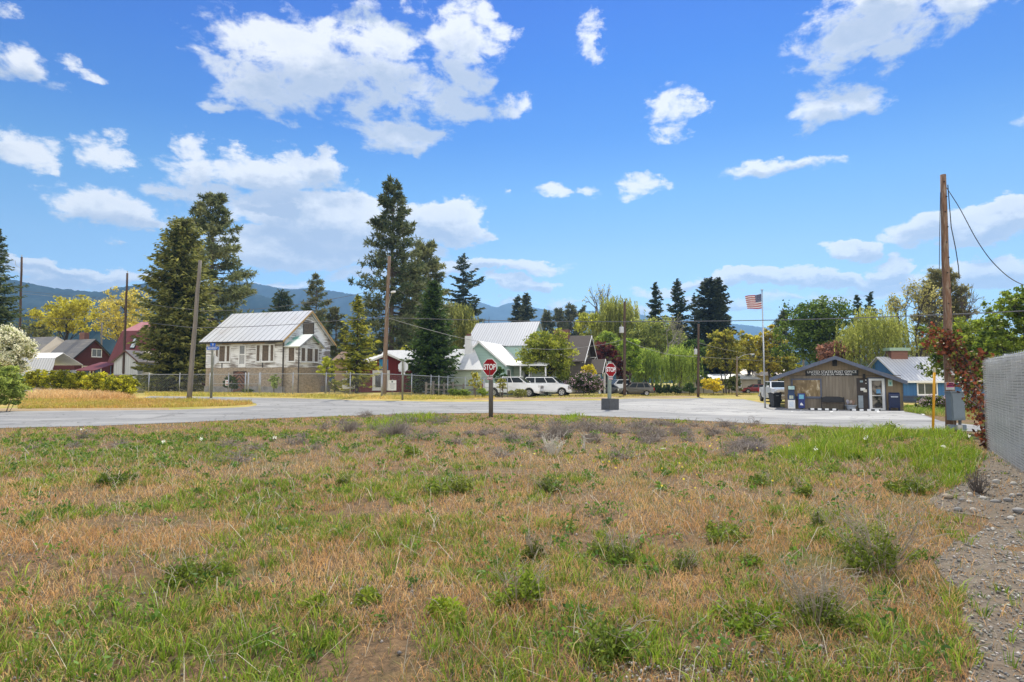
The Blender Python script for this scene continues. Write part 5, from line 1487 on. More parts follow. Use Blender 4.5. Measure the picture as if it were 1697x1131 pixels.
# ------------------------------------------------------------------ right: chain link fence with white slats
def slat_fence():
    a = G(1638, 746); b = G(1700, 787)
    d = Vector((b.x - a.x, b.y - a.y, 0)); ln0 = d.length; t = d.normalized(); n = Vector((-t.y, t.x, 0))
    if n.x > 0: n = -n
    LN = ln0 * 2.1; HT = 2.12
    h = thing("chain_link_fence", (a.x, a.y, 0), "tall chain link fence woven with white privacy slats along the gravel", "fence")
    SL = pm("white_privacy_tape", (.88, .88, .87), (.8, .8, .8), scale=5, rough=.5, dirt=(.68, .68, .68), dirt_scale=3, dirt_lo=.58)
    nt = SL.node_tree; tr = nt.nodes.new("ShaderNodeBsdfTranslucent"); tr.inputs[0].default_value = (.8, .8, .79, 1); ms = nt.nodes.new("ShaderNodeMixShader"); ms.inputs[0].default_value = .45
    nt.links.new(nt.nodes["Principled BSDF"].outputs[0], ms.inputs[1]); nt.links.new(tr.outputs[0], ms.inputs[2]); nt.links.new(ms.outputs[0], nt.nodes["Material Output"].inputs["Surface"])
    rs = np.random.RandomState(3)
    rows = 40; Vv = []; Ff = []; k = 0; M = int(LN / .045)
    for r_ in range(rows):
        z0 = .06 + r_ * (HT - .10) / rows; ph = pi * (r_ % 2)
        sag = rs.randn() * .006
        for i in range(M + 1):
            x = i * LN / M; off = .007 * sin(x * pi / .09 + ph) + .004 * sin(x * 2.1 + r_)
            zz = z0 + .010 * sin(x * 1.3 + r_ * .05) + .003 * sin(x * 6 + r_ * .8) + sag * .5; wdt = .032 + .002 * sin(x * 9 + r_ * 1.3)
            p = t * x + n * off
            g = 0.0
            Vv += [(p.x, p.y, g + zz), (p.x + n.x * .004, p.y + n.y * .004, g + zz + wdt)]
            if i < M: Ff.append((k, k + 2, k + 3, k + 1))
            k += 2
    npmesh("slats", np.array(Vv), [np.array(Ff)], SL, h)
    m = MB()
    for i in range(int(LN / .42)):               # upright lacing strands, a little slanted
        x = .05 + i * .42 + .06 * rs.randn(); q = t * x; e = t * (x + .10) + Vector((0, 0, HT)); w_ = t * .014
        m.poly([q - w_ + n * .03, q + w_ + n * .03, e + w_ + n * .03, e - w_ + n * .03])
    m.build("lacing", SL, h)
    m = MB(); p, q = -n * .05, t * LN - n * .05; m.prism([p + Vector((0, 0, .03)), q + Vector((0, 0, .03)), q + Vector((0, 0, HT - .02)), p + Vector((0, 0, HT - .02))], n * .004); m.build("gap_shade", pm("grey_gap_shade", (.23, .235, .24), (.18, .185, .19), scale=5, rough=.95, spec=.1), h)  # added sheet, its grey stands for the shade seen through the gaps
    m = MB()                                      # wire diamonds
    for s in (1, -1):
        j = -HT
        while j < LN:
            x0, x1, z0, z1 = j, j + HT, 0.0, HT
            if x0 < 0: z0 = -x0; x0 = 0
            if x1 > LN: z1 = HT - (x1 - LN); x1 = LN
            A = t * x0 + Vector((0, 0, z0 if s == 1 else HT - z0)); B2 = t * x1 + Vector((0, 0, z1 if s == 1 else HT - z1))
            m.tube([A + n * .026 * s, B2 + n * .026 * s], .0032, 4, cap=False); j += .11
    m.build("wire_mesh", pm("white_coated_wire", (.85, .85, .84), (.74, .74, .74), scale=5, rough=.5), h)
    for i in range(7):
        x = .03 + i * 2.4
        if x > LN: break
        p = t * x - n * .09; m = MB(); m.tube([(p.x, p.y, -.1), (p.x, p.y, HT + .06)], .032, 8); m.build("post", GALV, h, smooth=True)
    m = MB(); p, q = -n * .075, t * LN - n * .075; m.tube([(p.x, p.y, HT + .005), (q.x, q.y, HT + .005)], .022, 8); m.build("rail", GALV, h, smooth=True)
    m = MB(); 
    for i in range(int(LN / .11)):               # twisted wire ends along the top
        p = t * (i * .11 + .03); m.tube([(p.x, p.y, HT - .02), (p.x + .01 * (-1) ** i, p.y, HT + .045)], .003, 4, cap=False)
    m.build("wire_ends", GALV, h)
    return a, t, n


FA, FT, FN = slat_fence()
# ------------------------------------------------------------------ vegetation
def unit(v): return v / (np.linalg.norm(v, axis=1, keepdims=True) + 1e-9)


def leaf_quads(P_, size, rs, elong=1.7, bias=(0, 0, 0), axis=None, jit=1.0):
    """diamond leaves at points: returns V, F"""
    n = len(P_); d = rs.randn(n, 3) * jit + np.array(bias)
    if axis is not None: d = axis + rs.randn(n, 3) * jit
    d = unit(d); q = unit(np.cross(d, rs.randn(n, 3)))
    L_ = (size * (.7 + .6 * rs.rand(n)))[:, None]; W_ = L_ / elong
    V = np.empty((n, 4, 3)); V[:, 0] = P_ - d * L_ * .5; V[:, 1] = P_ + q * W_ * .5; V[:, 2] = P_ + d * L_ * .5; V[:, 3] = P_ - q * W_ * .5
    return V.reshape(-1, 3), np.arange(4 * n).reshape(n, 4)


def leaf_cols(n, cA, cB, rs, k=None, var=.22):
    t = rs.rand(n)[:, None] if k is None else np.clip(k + rs.randn(n) * .25, 0, 1)[:, None]
    c = np.array(cA) * (1 - t) + np.array(cB) * t
    c = c * (1 + var * rs.randn(n))[:, None]
    return np.repeat(np.clip(c, .004, .9), 4, axis=0)


class Wood:
    """many tapered limbs in one mesh"""
    def __init__(s): s.V = []; s.F = []; s.n = 0

    def limb(s, pts, r0, r1, k=6):
        pts = np.asarray(pts, float); m = len(pts)
        t = np.gradient(pts, axis=0); t = unit(t)
        a = np.where(np.abs(t[:, 2:3]) < .9, np.array([[0, 0, 1.]]), np.array([[1., 0, 0]]))
        u = unit(np.cross(t, a)); w = np.cross(t, u)
        r = np.linspace(r0, r1, m)[:, None]
        rings = np.stack([pts + (u * cos(2 * pi * j / k) + w * sin(2 * pi * j / k)) * r for j in range(k)], 1)
        i = np.arange(m * k).reshape(m, k); j = np.roll(i, -1, 1)
        s.V.append(rings.reshape(-1, 3)); s.F.append(np.stack([i[:-1].ravel(), j[:-1].ravel(), j[1:].ravel(), i[1:].ravel()], 1) + s.n); s.n += m * k

    def build(s, name, mat, par): return npmesh(name, np.concatenate(s.V), [np.concatenate(s.F)], mat, par, smooth=True)


def curve(a, b, rs, n=6, wob=.06, sag=0.0):
    a = np.asarray(a, float); b = np.asarray(b, float); t = np.linspace(0, 1, n)[:, None]
    p = a * (1 - t) + b * t; L_ = np.linalg.norm(b - a)
    p += (np.sin(t * pi) * rs.randn(1, 3) * wob * L_) + np.array([[0, 0, 1]]) * sag * L_ * np.sin(t * pi)
    return p


BARK = pm("grey_brown_bark", (.13, .10, .075), (.07, .055, .042), scale=8, rough=.95, stretch=(5, 5, .7))
BARK_D = pm("dark_bark", (.055, .042, .032), (.03, .024, .019), scale=8, rough=.95, stretch=(5, 5, .7))
BARK_P = pm("pale_bark", (.30, .27, .23), (.2, .18, .15), scale=8, rough=.95, stretch=(5, 5, .7))
LEAF = leafmat("broad_leaves", tint=(1.6, 1.6, 1.3), trans=.48)
NEEDLE = leafmat("conifer_needles", tint=(1.75, 1.75, 1.45), trans=.34, rough=.6)
SHR = leafmat("shrub_leaves", tint=(1.25, 1.25, 1.15), trans=.42)


def place(px, Y, g=None):
    p = P(px, 600, Y); return p.x, Y, (H(p.x, Y) if g is None else g)


def zpx(py, Y): return P(848.5, py, Y).z


def broadleaf(px, ytop, ybot, hw, Y, cA, cB, label, n=7000, ls=.30, lobes=9, clumps=16, seed=1, name="tree", bark=None, cat="tree", group=None, round_=1.0, loose=.5, g=None, flowers=None, trunk_r=None, mat=None, shell=.55, multi=1):
    rs = np.random.RandomState(seed); X, Y, g = place(px, Y, g); s = Y / FPX
    top = zpx(ytop, Y) - g; bot = max(zpx(ybot, Y) - g, .05); W_ = hw * s
    h = thing(name, (X, Y, g), label, cat, group)
    zc, rz = (top + bot) / 2, (top - bot) / 2
    lc, lr = [], []
    for i in range(lobes):
        a = 2 * pi * (i * .618 + rs.rand() * .2); e = -0.75 + 1.65 * ((i + .5) / lobes)
        rad = .62 * sqrt(max(.05, 1 - min(1, abs(e)) ** 2 * .8)) * (.75 + .35 * rs.rand())
        lc.append((W_ * rad * cos(a), W_ * rad * sin(a), zc + rz * e * .66)); lr.append((.36 + .2 * rs.rand()))
    lc.append((0, 0, zc + rz * .55)); lr.append(.42)
    P_, K = [], []; w = Wood(); r0 = trunk_r or max(.05, top * .018)
    th = bot + (zc - bot) * .7
    roots = [(rs.randn() * .25 * (multi > 1), rs.randn() * .25 * (multi > 1)) for _ in range(multi)]
    for q in range(multi): w.limb(curve((roots[q][0], roots[q][1], -.1), (rs.randn() * W_ * .06 + roots[q][0] * 3, rs.randn() * W_ * .06 + roots[q][1] * 3, th), rs, 7, .03), r0 / sqrt(multi), r0 * .6 / sqrt(multi), 8)
    w.limb(curve((0, 0, th * .9), (lc[-1][0], lc[-1][1], lc[-1][2]), rs, 6, .05), r0 * .6, r0 * .15, 6)
    per = max(3, n // (len(lc) * clumps))
    for c, r in zip(lc, lr):
        c = np.array(c); sc = np.array([W_ * r * 1.15, W_ * r * 1.15, rz * r * 1.1 if rz < W_ else W_ * r * 1.15])
        w.limb(curve((0, 0, th * (.55 + .4 * rs.rand())), c, rs, 6, .08, -.05), r0 * .42, r0 * .1, 5)
        for k in range(clumps):
            d = rs.randn(3); d /= np.linalg.norm(d)
            if d[2] < -.35: d[2] *= .4
            p = c + d * sc * (shell + (1 - shell) * rs.rand())
            cr = W_ * (.10 + .08 * rs.rand()) * loose * 2
            if rs.rand() < .45: w.limb(curve(c, p, rs, 4, .1), r0 * .1, r0 * .03, 4)
            q = rs.randn(per, 3) * cr * np.array([.55, .55, .42]); P_.append(p + q); K.append(np.full(per, .5 + .28 * rs.randn()))
    P_ = np.concatenate(P_); K = np.concatenate(K)
    over = P_[:, 2] > top; P_[over, 2] = top - (P_[over, 2] - top) * .5
    P_[:, 2] = np.maximum(P_[:, 2], .05)
    V, F = leaf_quads(P_, np.full(len(P_), ls), rs, 1.5, (0, 0, -.15))
    col = leaf_cols(len(P_), cA, cB, rs, K)
    w.build("trunk", bark or BARK, h)
    npmesh("crown", V, [F], mat or LEAF, h, col)
    if flowers:
        cf, nf_, fs = flowers; idx = rs.choice(len(P_), min(nf_, len(P_)), replace=False); c0 = np.array([0, 0, zc])
        o_ = P_[idx] - c0; keep = np.linalg.norm(o_ / np.array([W_, W_, rz]), axis=1) > .62; q = P_[idx][keep]
        q = np.repeat(q, 5, 0) + rs.randn(len(q) * 5, 3) * fs * .8; q = q + unit(q - c0) * ls * .4
        V, F = leaf_quads(q, np.full(len(q), fs), rs, 1.2); npmesh("blossom", V, [F], SHR, h, leaf_cols(len(q), cf, tuple(x * .85 for x in cf), rs, None, .08))
    return h


def conifer(px, ytop, ybot, hw, Y, cA, cB, label, seed=1, p=.8, dh=.38, nb=6, droop=-.30, spray=.42, dens=1.0, name="spruce_tree", lean=0.0, ragged=.22, g=None, twin=False, group=None, tipc=.35, wid=3.0):
    nb = int(nb * 1.55); spray *= 1.2; dh *= .9
    rs = np.random.RandomState(seed); X, Y, g = place(px, Y, g); s = Y / FPX
    top = zpx(ytop, Y) - g; bot = max(zpx(ybot, Y) - g, .2); W_ = hw * s * 1.08
    h = thing(name, (X, Y, g), label, "tree", group)
    w = Wood(); r0 = top * .014 + .05; lx = lean * s
    w.limb(np.stack([np.linspace(0, lx, 9), np.zeros(9), np.linspace(-.1, top, 9)], 1), r0, .02, 8)
    Vs, Fs, Cs = [], [], []; n0 = 0; z = bot
    base = []; dirs = []; sz = []; kk = []
    while z < top - .05:
        t = (top - z) / (top - bot); L0 = W_ * (t ** p) * (1 - .28 * max(0, t - .75) / .25) + .12
        for b in range(nb):
            a = rs.rand() * 2 * pi; L_ = L0 * (1 + ragged * rs.randn()); L_ = max(.12, min(L_, W_ * 1.15))
            dz = droop * (.35 + .8 * t) + .28 * (1 - t) + .08 * rs.randn()
            u = np.array([cos(a), sin(a), 0]); side = np.array([-sin(a), cos(a), 0])
            z0 = z + rs.randn() * dh * .4; x0 = lx * (z0 / top)
            m = max(4, int(L_ / .16 * dens)); tt = (np.arange(m) + rs.rand(m)) / m; tt = .12 + .88 * tt
            zz = z0 + dz * L_ * tt + .22 * L_ * tt ** 3
            c = np.stack([x0 + u[0] * L_ * tt, u[1] * L_ * tt, zz], 1)
            if b % 2 == 0 and L_ > .5: w.limb(c[::max(1, m // 4)] if len(c[::max(1, m // 4)]) > 1 else c[[0, -1]], .015 + .012 * L_, .006, 4)
            wdt = (1 - tt * .75) * L_ * .34
            for sgn in (-1, 1):
                off = sgn * wdt * rs.rand(m)
                q = c + side * off[:, None]; q[:, 2] -= np.abs(off) * .25 + rs.rand(m) * .12
                base.append(q); dirs.append(u * .8 + side * sgn * .55 + np.array([0, 0, -.28]) + np.zeros((m, 3)))
                sz.append(np.full(m, spray) * (.55 + .5 * (L_ / W_))); kk.append(np.clip(tipc * (.25 + 1.4 * tt) + .18 * rs.randn(), 0, 1))
        z += dh * (.75 + .5 * rs.rand()) * (1 if t > .15 else .6)
    base = np.concatenate(base); dirs = np.concatenate(dirs); sz = np.concatenate(sz); kk = np.concatenate(kk)
    base[:, 2] = np.clip(base[:, 2], .1, None)
    V, F = leaf_quads(base, sz, rs, wid, axis=dirs, jit=.32)
    w.build("trunk", BARK_D, h); npmesh("crown", V, [F], NEEDLE, h, leaf_cols(len(base), cA, cB, rs, kk, .2))
    return h


def pine(px, ytop, ybot, hw, Y, cA, cB, label, seed=1, p=.6, dh=.62, nb=4, tuft=.5, name="pine_tree", lean=0.0, g=None, up=.12, tufts=9, inner=.35, group=None, low_taper=.35):
    rs = np.random.RandomState(seed); X, Y, g = place(px, Y, g); s = Y / FPX
    top = zpx(ytop, Y) - g; bot = max(zpx(ybot, Y) - g, .2); W_ = hw * s * 1.2; tufts = int(tufts * 1.25)
    h = thing(name, (X, Y, g), label, "tree", group); w = Wood(); r0 = top * .014 + .06; lx = lean * s
    w.limb(np.stack([np.linspace(0, lx, 9) + rs.randn(9) * .03, rs.randn(9) * .03, np.linspace(-.1, top, 9)], 1), r0, .03, 8)
    C_, D_, K_ = [], [], []; z = bot
    while z < top - .1:
        t = (top - z) / (top - bot); L0 = W_ * (t ** p) * (1 - low_taper * max(0, t - .7) / .3) + .25
        for b in range(nb):
            a = rs.rand() * 2 * pi; L_ = max(.25, L0 * (.62 + .5 * rs.rand())); u = np.array([cos(a), sin(a), 0]); sd_ = np.array([-sin(a), cos(a), 0])
            dz = up * (1 - t) * 2 - .18 * t + .1 * rs.randn(); z0 = z + rs.randn() * dh * .4; x0 = lx * z0 / top
            tt = np.linspace(0, 1, 5); c = np.stack([x0 + u[0] * L_ * tt, u[1] * L_ * tt, z0 + dz * L_ * tt + .15 * L_ * tt ** 2], 1)
            w.limb(c, .02 + .012 * L_, .008, 4)
            m = max(3, int(tufts * (.4 + L_ / W_)))
            tq = inner + (1 - inner) * rs.rand(m) ** .8; q = np.stack([x0 + u[0] * L_ * tq, u[1] * L_ * tq, z0 + dz * L_ * tq + .15 * L_ * tq ** 2], 1)
            q += sd_ * (rs.randn(m) * L_ * .16 * (1.1 - tq * .5))[:, None]; q[:, 2] += rs.randn(m) * .12 + .08
            C_.append(q); D_.append(u + np.zeros((m, 3))); K_.append(np.full(m, .45 + .25 * rs.randn()))
        z += dh * (.7 + .6 * rs.rand())
    C_ = np.concatenate(C_); D_ = np.concatenate(D_); K_ = np.concatenate(K_); k = 13
    B_ = np.repeat(C_, k, 0); dd = unit(rs.randn(len(B_), 3) + np.repeat(D_, k, 0) * .5 + np.array([0, 0, .35]))
    L_ = tuft * (.7 + .5 * rs.rand(len(B_))); Pm = B_ + dd * (L_ * .5)[:, None]
    V, F = leaf_quads(Pm, L_, rs, 4.2, axis=dd, jit=.08)
    w.build("trunk", BARK, h); npmesh("crown", V, [F], NEEDLE, h, leaf_cols(len(Pm), cA, cB, rs, np.repeat(K_, k), .2))
    return h


def willow(px, ytop, ybot, hw, Y, cA, cB, label, seed=1, strands=420, ls=.32, name="willow_tree", g=None, dome=.55, bark=None):
    rs = np.random.RandomState(seed); X, Y, g = place(px, Y, g); s = Y / FPX
    top = zpx(ytop, Y) - g; bot = max(zpx(ybot, Y) - g, .3); W_ = hw * s
    h = thing(name, (X, Y, g), label, "tree"); w = Wood(); r0 = top * .022 + .05; th = top * .35
    w.limb(curve((0, 0, -.1), (0, 0, th), rs, 6, .03), r0, r0 * .7, 8)
    B_, D_, K_ = [], [], []
    hubs = []
    for i in range(16):
        a = i * 2.4; r = W_ * (.25 + .65 * rs.rand()); e = top - (top - th) * (.05 + .5 * (r / W_) ** 2) - rs.rand() * .4
        hubs.append((r * cos(a), r * sin(a), e)); w.limb(curve((0, 0, th * (.7 + .3 * rs.rand())), hubs[-1], rs, 7, .06, .12), r0 * .35, r0 * .06, 5)
    hubs = np.array(hubs); tone = .28 * rs.randn(len(hubs)); floor_ = bot + (top - bot) * .22 * rs.rand(len(hubs)) ** 2
    for i in range(strands):
        hi = rs.randint(len(hubs)); hb = hubs[hi]; st = hb + rs.randn(3) * np.array([W_ * .17, W_ * .17, (top - bot) * .07]); st[2] = min(st[2], top)
        ln = (st[2] - floor_[hi]) * (.2 + .8 * rs.rand() ** 1.3); ln = min(ln, (top - bot) * .75); m = max(3, int(ln / .16)); tt = np.linspace(0, 1, m)
        out = st[:2] / (np.linalg.norm(st[:2]) + .1) * .35 * rs.rand()
        q = np.stack([st[0] + out[0] * np.sqrt(tt) + .05 * rs.randn(m), st[1] + out[1] * np.sqrt(tt) + .05 * rs.randn(m), st[2] - ln * tt], 1)
        B_.append(q); K_.append(np.full(m, .5 + tone[hi] + .22 * rs.randn()))
    B_ = np.concatenate(B_); K_ = np.concatenate(K_)
    V, F = leaf_quads(B_, np.full(len(B_), ls), rs, 3.2, axis=np.array([[0, 0, -1.]]), jit=.38)
    w.build("trunk", bark or BARK, h); npmesh("crown", V, [F], LEAF, h, leaf_cols(len(B_), cA, cB, rs, K_, .2))
    return h


def bare_tree(px, ytop, ybase, hw, Y, label, seed=1, cA=(.2, .2, .06), cB=(.3, .28, .09), nleaf=900, ls=.22, bark=None, lean=0.0, depth=5, g=None, name="bare_tree"):
    rs = np.random.RandomState(seed); X, Y, g = place(px, Y, g); s = Y / FPX
    top = zpx(ytop, Y) - g; W_ = hw * s; h = thing(name, (X, Y, g), label, "tree"); w = Wood(); tips = []

    def grow(p, d, L_, r, k):
        d = d / np.linalg.norm(d); e = p + d * L_
        w.limb(curve(p, e, rs, 5, .06), r, r * .62, 6 if k > 2 else 4)
        if k == 0: tips.append(e); tips.append(p + d * L_ * .6); return
        for i in range(3 if k >= 2 else 2 + (rs.rand() < .5)):
            n_ = d + rs.randn(3) * .52 + np.array([lean * .06, 0, .16]); grow(e - d * L_ * .15 * rs.rand(), n_, L_ * (.62 + .2 * rs.rand()), r * .58, k - 1)
    grow(np.array([0, 0, -.1]), np.array([lean * .12, 0, 1.]), top * .30, top * .020 + .05, depth)
    V = np.concatenate(w.V); k = np.array([W_ / max(np.percentile(np.abs(V[:, 0]), 97), .1), W_ / max(np.percentile(np.abs(V[:, 0]), 97), .1), top / V[:, 2].max()])
    w.V = [V * k]; w.build("trunk", bark or BARK, h)
    if nleaf:
        T_ = np.array(tips) * k; q = T_[rs.randint(len(T_), size=nleaf)] + rs.randn(nleaf, 3) * .22
        V, F = leaf_quads(q, np.full(nleaf, ls), rs, 1.5); npmesh("crown", V, [F], LEAF, h, leaf_cols(nleaf, cA, cB, rs))
    return h


SP1, SP2 = (.020, .038, .014), (.13, .145, .045)
PN1, PN2 = (.048, .066, .030), (.17, .175, .085)
DS1, DS2 = (.014, .032, .011), (.065, .095, .026)
# left
conifer(-14, 380, 612, 40, 70, SP1, (.07, .085, .035), "dark conifer cut by the left edge of the view", 11, p=.7, nb=7)
broadleaf(108, 490, 566, 52, 108, (.22, .20, .02), (.42, .38, .05), "yellow leafed tree behind the dark red house roof", 5200, .42, 9, 14, 12, bark=BARK_D, loose=.42, trunk_r=.3)
broadleaf(203, 474, 590, 54, 120, (.26, .22, .04), (.44, .37, .09), "taller pale yellow tree behind the barn", 5600, .42, 11, 15, 13, bark=BARK_D, loose=.40, trunk_r=.28)
broadleaf(62, 528, 575, 30, 135, (.08, .085, .03), (.15, .15, .05), "olive tree low behind the grey shingle roof", 2200, .5, 6, 12, 14)
conifer(294, 364, 636, 55, 66, SP1, (.19, .185, .055), "broad dense spruce left of the white house", 15, p=.40, dh=.33, nb=10, spray=.46, ragged=.2, tipc=.42)
pine(352, 321, 616, 74, 80, PN1, PN2, "tall pale-needled pine just behind the broad spruce", 16, p=.60, dh=.60, nb=5, tuft=.6, lean=-9, tufts=12)
conifer(464, 482, 560, 25, 130, SP1, (.06, .07, .03), "small rounded conifer above the white house roof", 17, p=.5, dh=.5, nb=7, spray=.7)
pine(522, 460, 560, 26, 122, PN1, (.13, .125, .07), "slender pine with a split top behind the white house gable", 18, p=.55, dh=.8, nb=4, tuft=.75, tufts=6)
pine(556, 512, 620, 24, 100, PN1, (.12, .115, .06), "short pine at the right shoulder of the white house", 19, p=.5, dh=.55, tuft=.6, tufts=7)
conifer(592, 489, 634, 35, 57.5, (.035, .058, .012), (.25, .235, .03), "yellow-tipped spruce between the white house and the lamp pole", 20, p=.75, dh=.30, nb=6, spray=.34, tipc=.45, ragged=.2)
pine(648, 305, 632, 72, 82, (.030, .046, .022), (.115, .125, .06), "tallest dark pine rising behind the red outbuilding", 21, p=.66, dh=.66, nb=6, tuft=.6, tufts=10, low_taper=.12, inner=.30)
pine(704, 402, 610, 45, 94, (.06, .075, .035), (.19, .19, .09), "olive pine close behind the right side of the tallest pine", 22, p=.5, dh=.55, nb=5, tuft=.65, tufts=9)
conifer(717, 464, 640, 44, 60.5, (.010, .024, .008), (.06, .10, .022), "dark dense spruce beside the garage of the mint house", 23, p=.66, dh=.26, nb=9, spray=.40, tipc=.3, ragged=.14)
conifer(767, 422, 545, 33, 122, (.016, .026, .018), (.045, .06, .035), "open branched spruce rising above the mint house", 24, p=.62, dh=.85, nb=5, spray=.75, ragged=.35)
broadleaf(673, 565, 632, 15, 74, (.22, .24, .03), (.40, .38, .06), "bright yellow-green tree beside the red outbuilding", 2600, .26, 7, 12, 25)
willow(757, 503, 618, 40, 100, (.10, .115, .03), (.22, .22, .07), "loose olive willow between dark spruce and mint house", 26, 420, .5)
bare_tree(806, 520, 600, 18, 130, "leafless tree peeping over the mint house roof", 27, nleaf=0, bark=BARK, depth=4)
conifer(858, 491, 560, 17, 165, (.02, .032, .02), (.075, .08, .045), "left one of the paired far pines above the mint roof", 28, p=.6, dh=.75, nb=6, spray=.9)
conifer(872, 487, 560, 17, 162, (.02, .032, .02), (.08, .085, .045), "right and slightly taller one of the paired far pines", 29, p=.55, dh=.75, nb=6, spray=.9)
for k, (x, yt, hw_, lb) in enumerate(((907, 521, 14, "pointed"), (926, 512, 15, "round-topped"), (947, 508, 16, "broadest"), (966, 514, 11, "smallest"))):
    pine(x, yt, 585, hw_, 175 + 3 * k, (.04, .05, .03), (.12, .12, .065), lb + " pine of the far row left of the brown house chimney", 30 + k, p=.5, dh=1.0, tuft=1.0, tufts=6, nb=5)
# middle
broadleaf(905, 545, 640, 51, 67, (.07, .095, .014), (.24, .25, .035), "round yellow-green tree above the white vehicles", 11000, .26, 12, 20, 36, loose=.42, bark=BARK_D, trunk_r=.22)
broadleaf(978, 508, 610, 36, 112, (.17, .19, .025), (.36, .36, .06), "bright lime tree behind the brown house", 5200, .42, 9, 14, 37)
willow(1022, 492, 628, 40, 108, (.13, .15, .03), (.26, .27, .08), "tall loose willow behind the transformer pole", 38, 560, .5)
bare_tree(1000, 470, 620, 22, 125, "thin wispy treetop above the lime tree", 39, nleaf=160, ls=.4, depth=4)
broadleaf(1003, 566, 628, 26, 84, (.035, .008, .010), (.11, .025, .025), "dark maroon leafed tree beside the brown house", 4800, .30, 8, 14, 40, bark=BARK_D)
broadleaf(1030, 586, 640, 17, 86, (.04, .010, .012), (.12, .03, .025), "smaller maroon tree behind the second stop sign", 2600, .30, 6, 12, 41, bark=BARK_D)
broadleaf(1044, 553, 637, 21, 82, (.09, .15, .015), (.26, .34, .05), "bright green maple right of the transformer pole", 5200, .30, 9, 14, 42)
broadleaf(1012, 548, 605, 24, 95, (.10, .15, .02), (.24, .30, .05), "green maple top above the maroon trees", 3600, .36, 8, 12, 43)
broadleaf(1080, 518, 640, 46, 104, (.09, .115, .03), (.27, .29, .08), "broad loose olive tree under the leaning bare branches", 9000, .36, 14, 16, 44, loose=.42)
bare_tree(1092, 512, 640, 46, 99, "pale bare tree with long branches leaning right", 45, nleaf=120, bark=BARK_P, lean=3.0, depth=5)
willow(1070, 578, 645, 34, 90, (.10, .15, .02), (.20, .26, .05), "green weeping willow behind the olive wagon", 46, 560, .38)
willow(1128, 572, 645, 30, 89, (.12, .17, .025), (.24, .30, .06), "brighter weeping willow left of the small transformer pole", 47, 520, .38)
conifer(1088, 469, 600, 19, 118, DS1, (.045, .055, .025), "leftmost dark spruce of the four above the willows", 48, p=.65, dh=.6, nb=6, spray=.7)
conifer(1125, 463, 620, 27, 116, DS1, (.05, .055, .03), "tall tiered spruce, second of the four above the willows", 49, p=.65, dh=.7, nb=6, spray=.75, ragged=.3)
conifer(1152, 490, 620, 16, 120, DS1, (.045, .05, .028), "short narrow spruce, third of the four above the willows", 50, p=.7, dh=.7, nb=5, spray=.7)
conifer(1178, 462, 640, 33, 113, (.010, .018, .010), (.035, .042, .022), "darkest broad spruce right of the small transformer pole", 51, p=.42, dh=.5, nb=7, spray=.75)
conifer(1193, 462, 600, 22, 114, (.010, .018, .010), (.04, .045, .022), "second leading top of the darkest spruce pair", 52, p=.5, dh=.55, nb=6, spray=.75)
broadleaf(1150, 556, 644, 27, 97, (.03, .06, .012), (.08, .12, .025), "dark green tree behind the small transformer pole", 5200, .38, 9, 14, 53, bark=BARK_D)
broadleaf(1203, 535, 640, 33, 90, (.09, .10, .016), (.33, .29, .04), "olive gold conical tree left of the short lamp pole", 7200, .34, 13, 14, 54, bark=BARK_D, multi=3, trunk_r=.2, loose=.42)
broadleaf(1243, 545, 638, 27, 98, (.18, .17, .02), (.42, .37, .05), "golden leafed tree above the red car", 5200, .36, 10, 13, 55, bark=BARK_D, multi=2, loose=.40)
broadleaf(1276, 532, 640, 27, 94, (.15, .13, .02), (.38, .32, .045), "golden brown tree behind the flagpole", 5200, .36, 10, 13, 56, bark=BARK_D, loose=.40)
# right
broadleaf(1353, 493, 625, 64, 74, (.028, .055, .010), (.105, .15, .025), "big dark green maple dome behind the post office", 16000, .30, 15, 22, 57, loose=.42, bark=BARK_D)
pine(1297, 516, 600, 15, 112, (.03, .04, .025), (.085, .09, .05), "small dark pine at the left shoulder of the big maple", 58, dh=.7, tuft=.7, tufts=6)
broadleaf(1386, 566, 612, 32, 66, (.12, .055, .045), (.28, .14, .11), "reddish brown leafed tree above the post office ridge", 5200, .24, 9, 14, 59)
willow(1452, 508, 640, 50, 64, (.12, .14, .03), (.28, .29, .085), "pale green weeping birch above the right side of the post office", 60, 760, .30, name="birch_tree", bark=BARK_P)
conifer(1424, 490, 560, 11, 104, DS1, (.045, .055, .03), "thin dark spruce top right of the big maple", 61, p=.6, dh=.7, nb=5, spray=.7)
conifer(1446, 489, 560, 14, 106, DS1, (.045, .055, .03), "spruce top just above the weeping birch", 62, p=.6, dh=.7, nb=5, spray=.7)
bare_tree(1520, 462, 640, 50, 67, "sparse leafed tall tree with bare limbs behind the blue house chimney", 63, cA=(.18, .17, .06), cB=(.30, .27, .11), nleaf=1500, ls=.26, bark=BARK_D, depth=6)
broadleaf(1538, 555, 640, 36, 78, (.13, .13, .03), (.27, .24, .06), "yellow olive tree under the sparse tall tree", 5200, .30, 9, 13, 64, loose=.42)
pine(1567, 453, 620, 44, 72, (.075, .075, .035), (.22, .20, .10), "olive pine standing behind the red-brown pole", 65, p=.42, dh=.46, nb=6, tuft=.48, tufts=10)
bare_tree(1612, 470, 640, 32, 70, "bare twiggy tree right of the red-brown pole", 66, nleaf=120, bark=BARK, depth=5)
broadleaf(1600, 525, 660, 62, 42, (.045, .075, .012), (.19, .22, .03), "dense green tree behind the vine and pole", 15000, .19, 14, 22, 67, loose=.40, bark=BARK_D)
broadleaf(1702, 472, 640, 62, 33, (.07, .11, .018), (.22, .27, .04), "leafy green tree at the right edge above the white slat fence", 12000, .17, 13, 20, 68, loose=.36, bark=BARK_D)
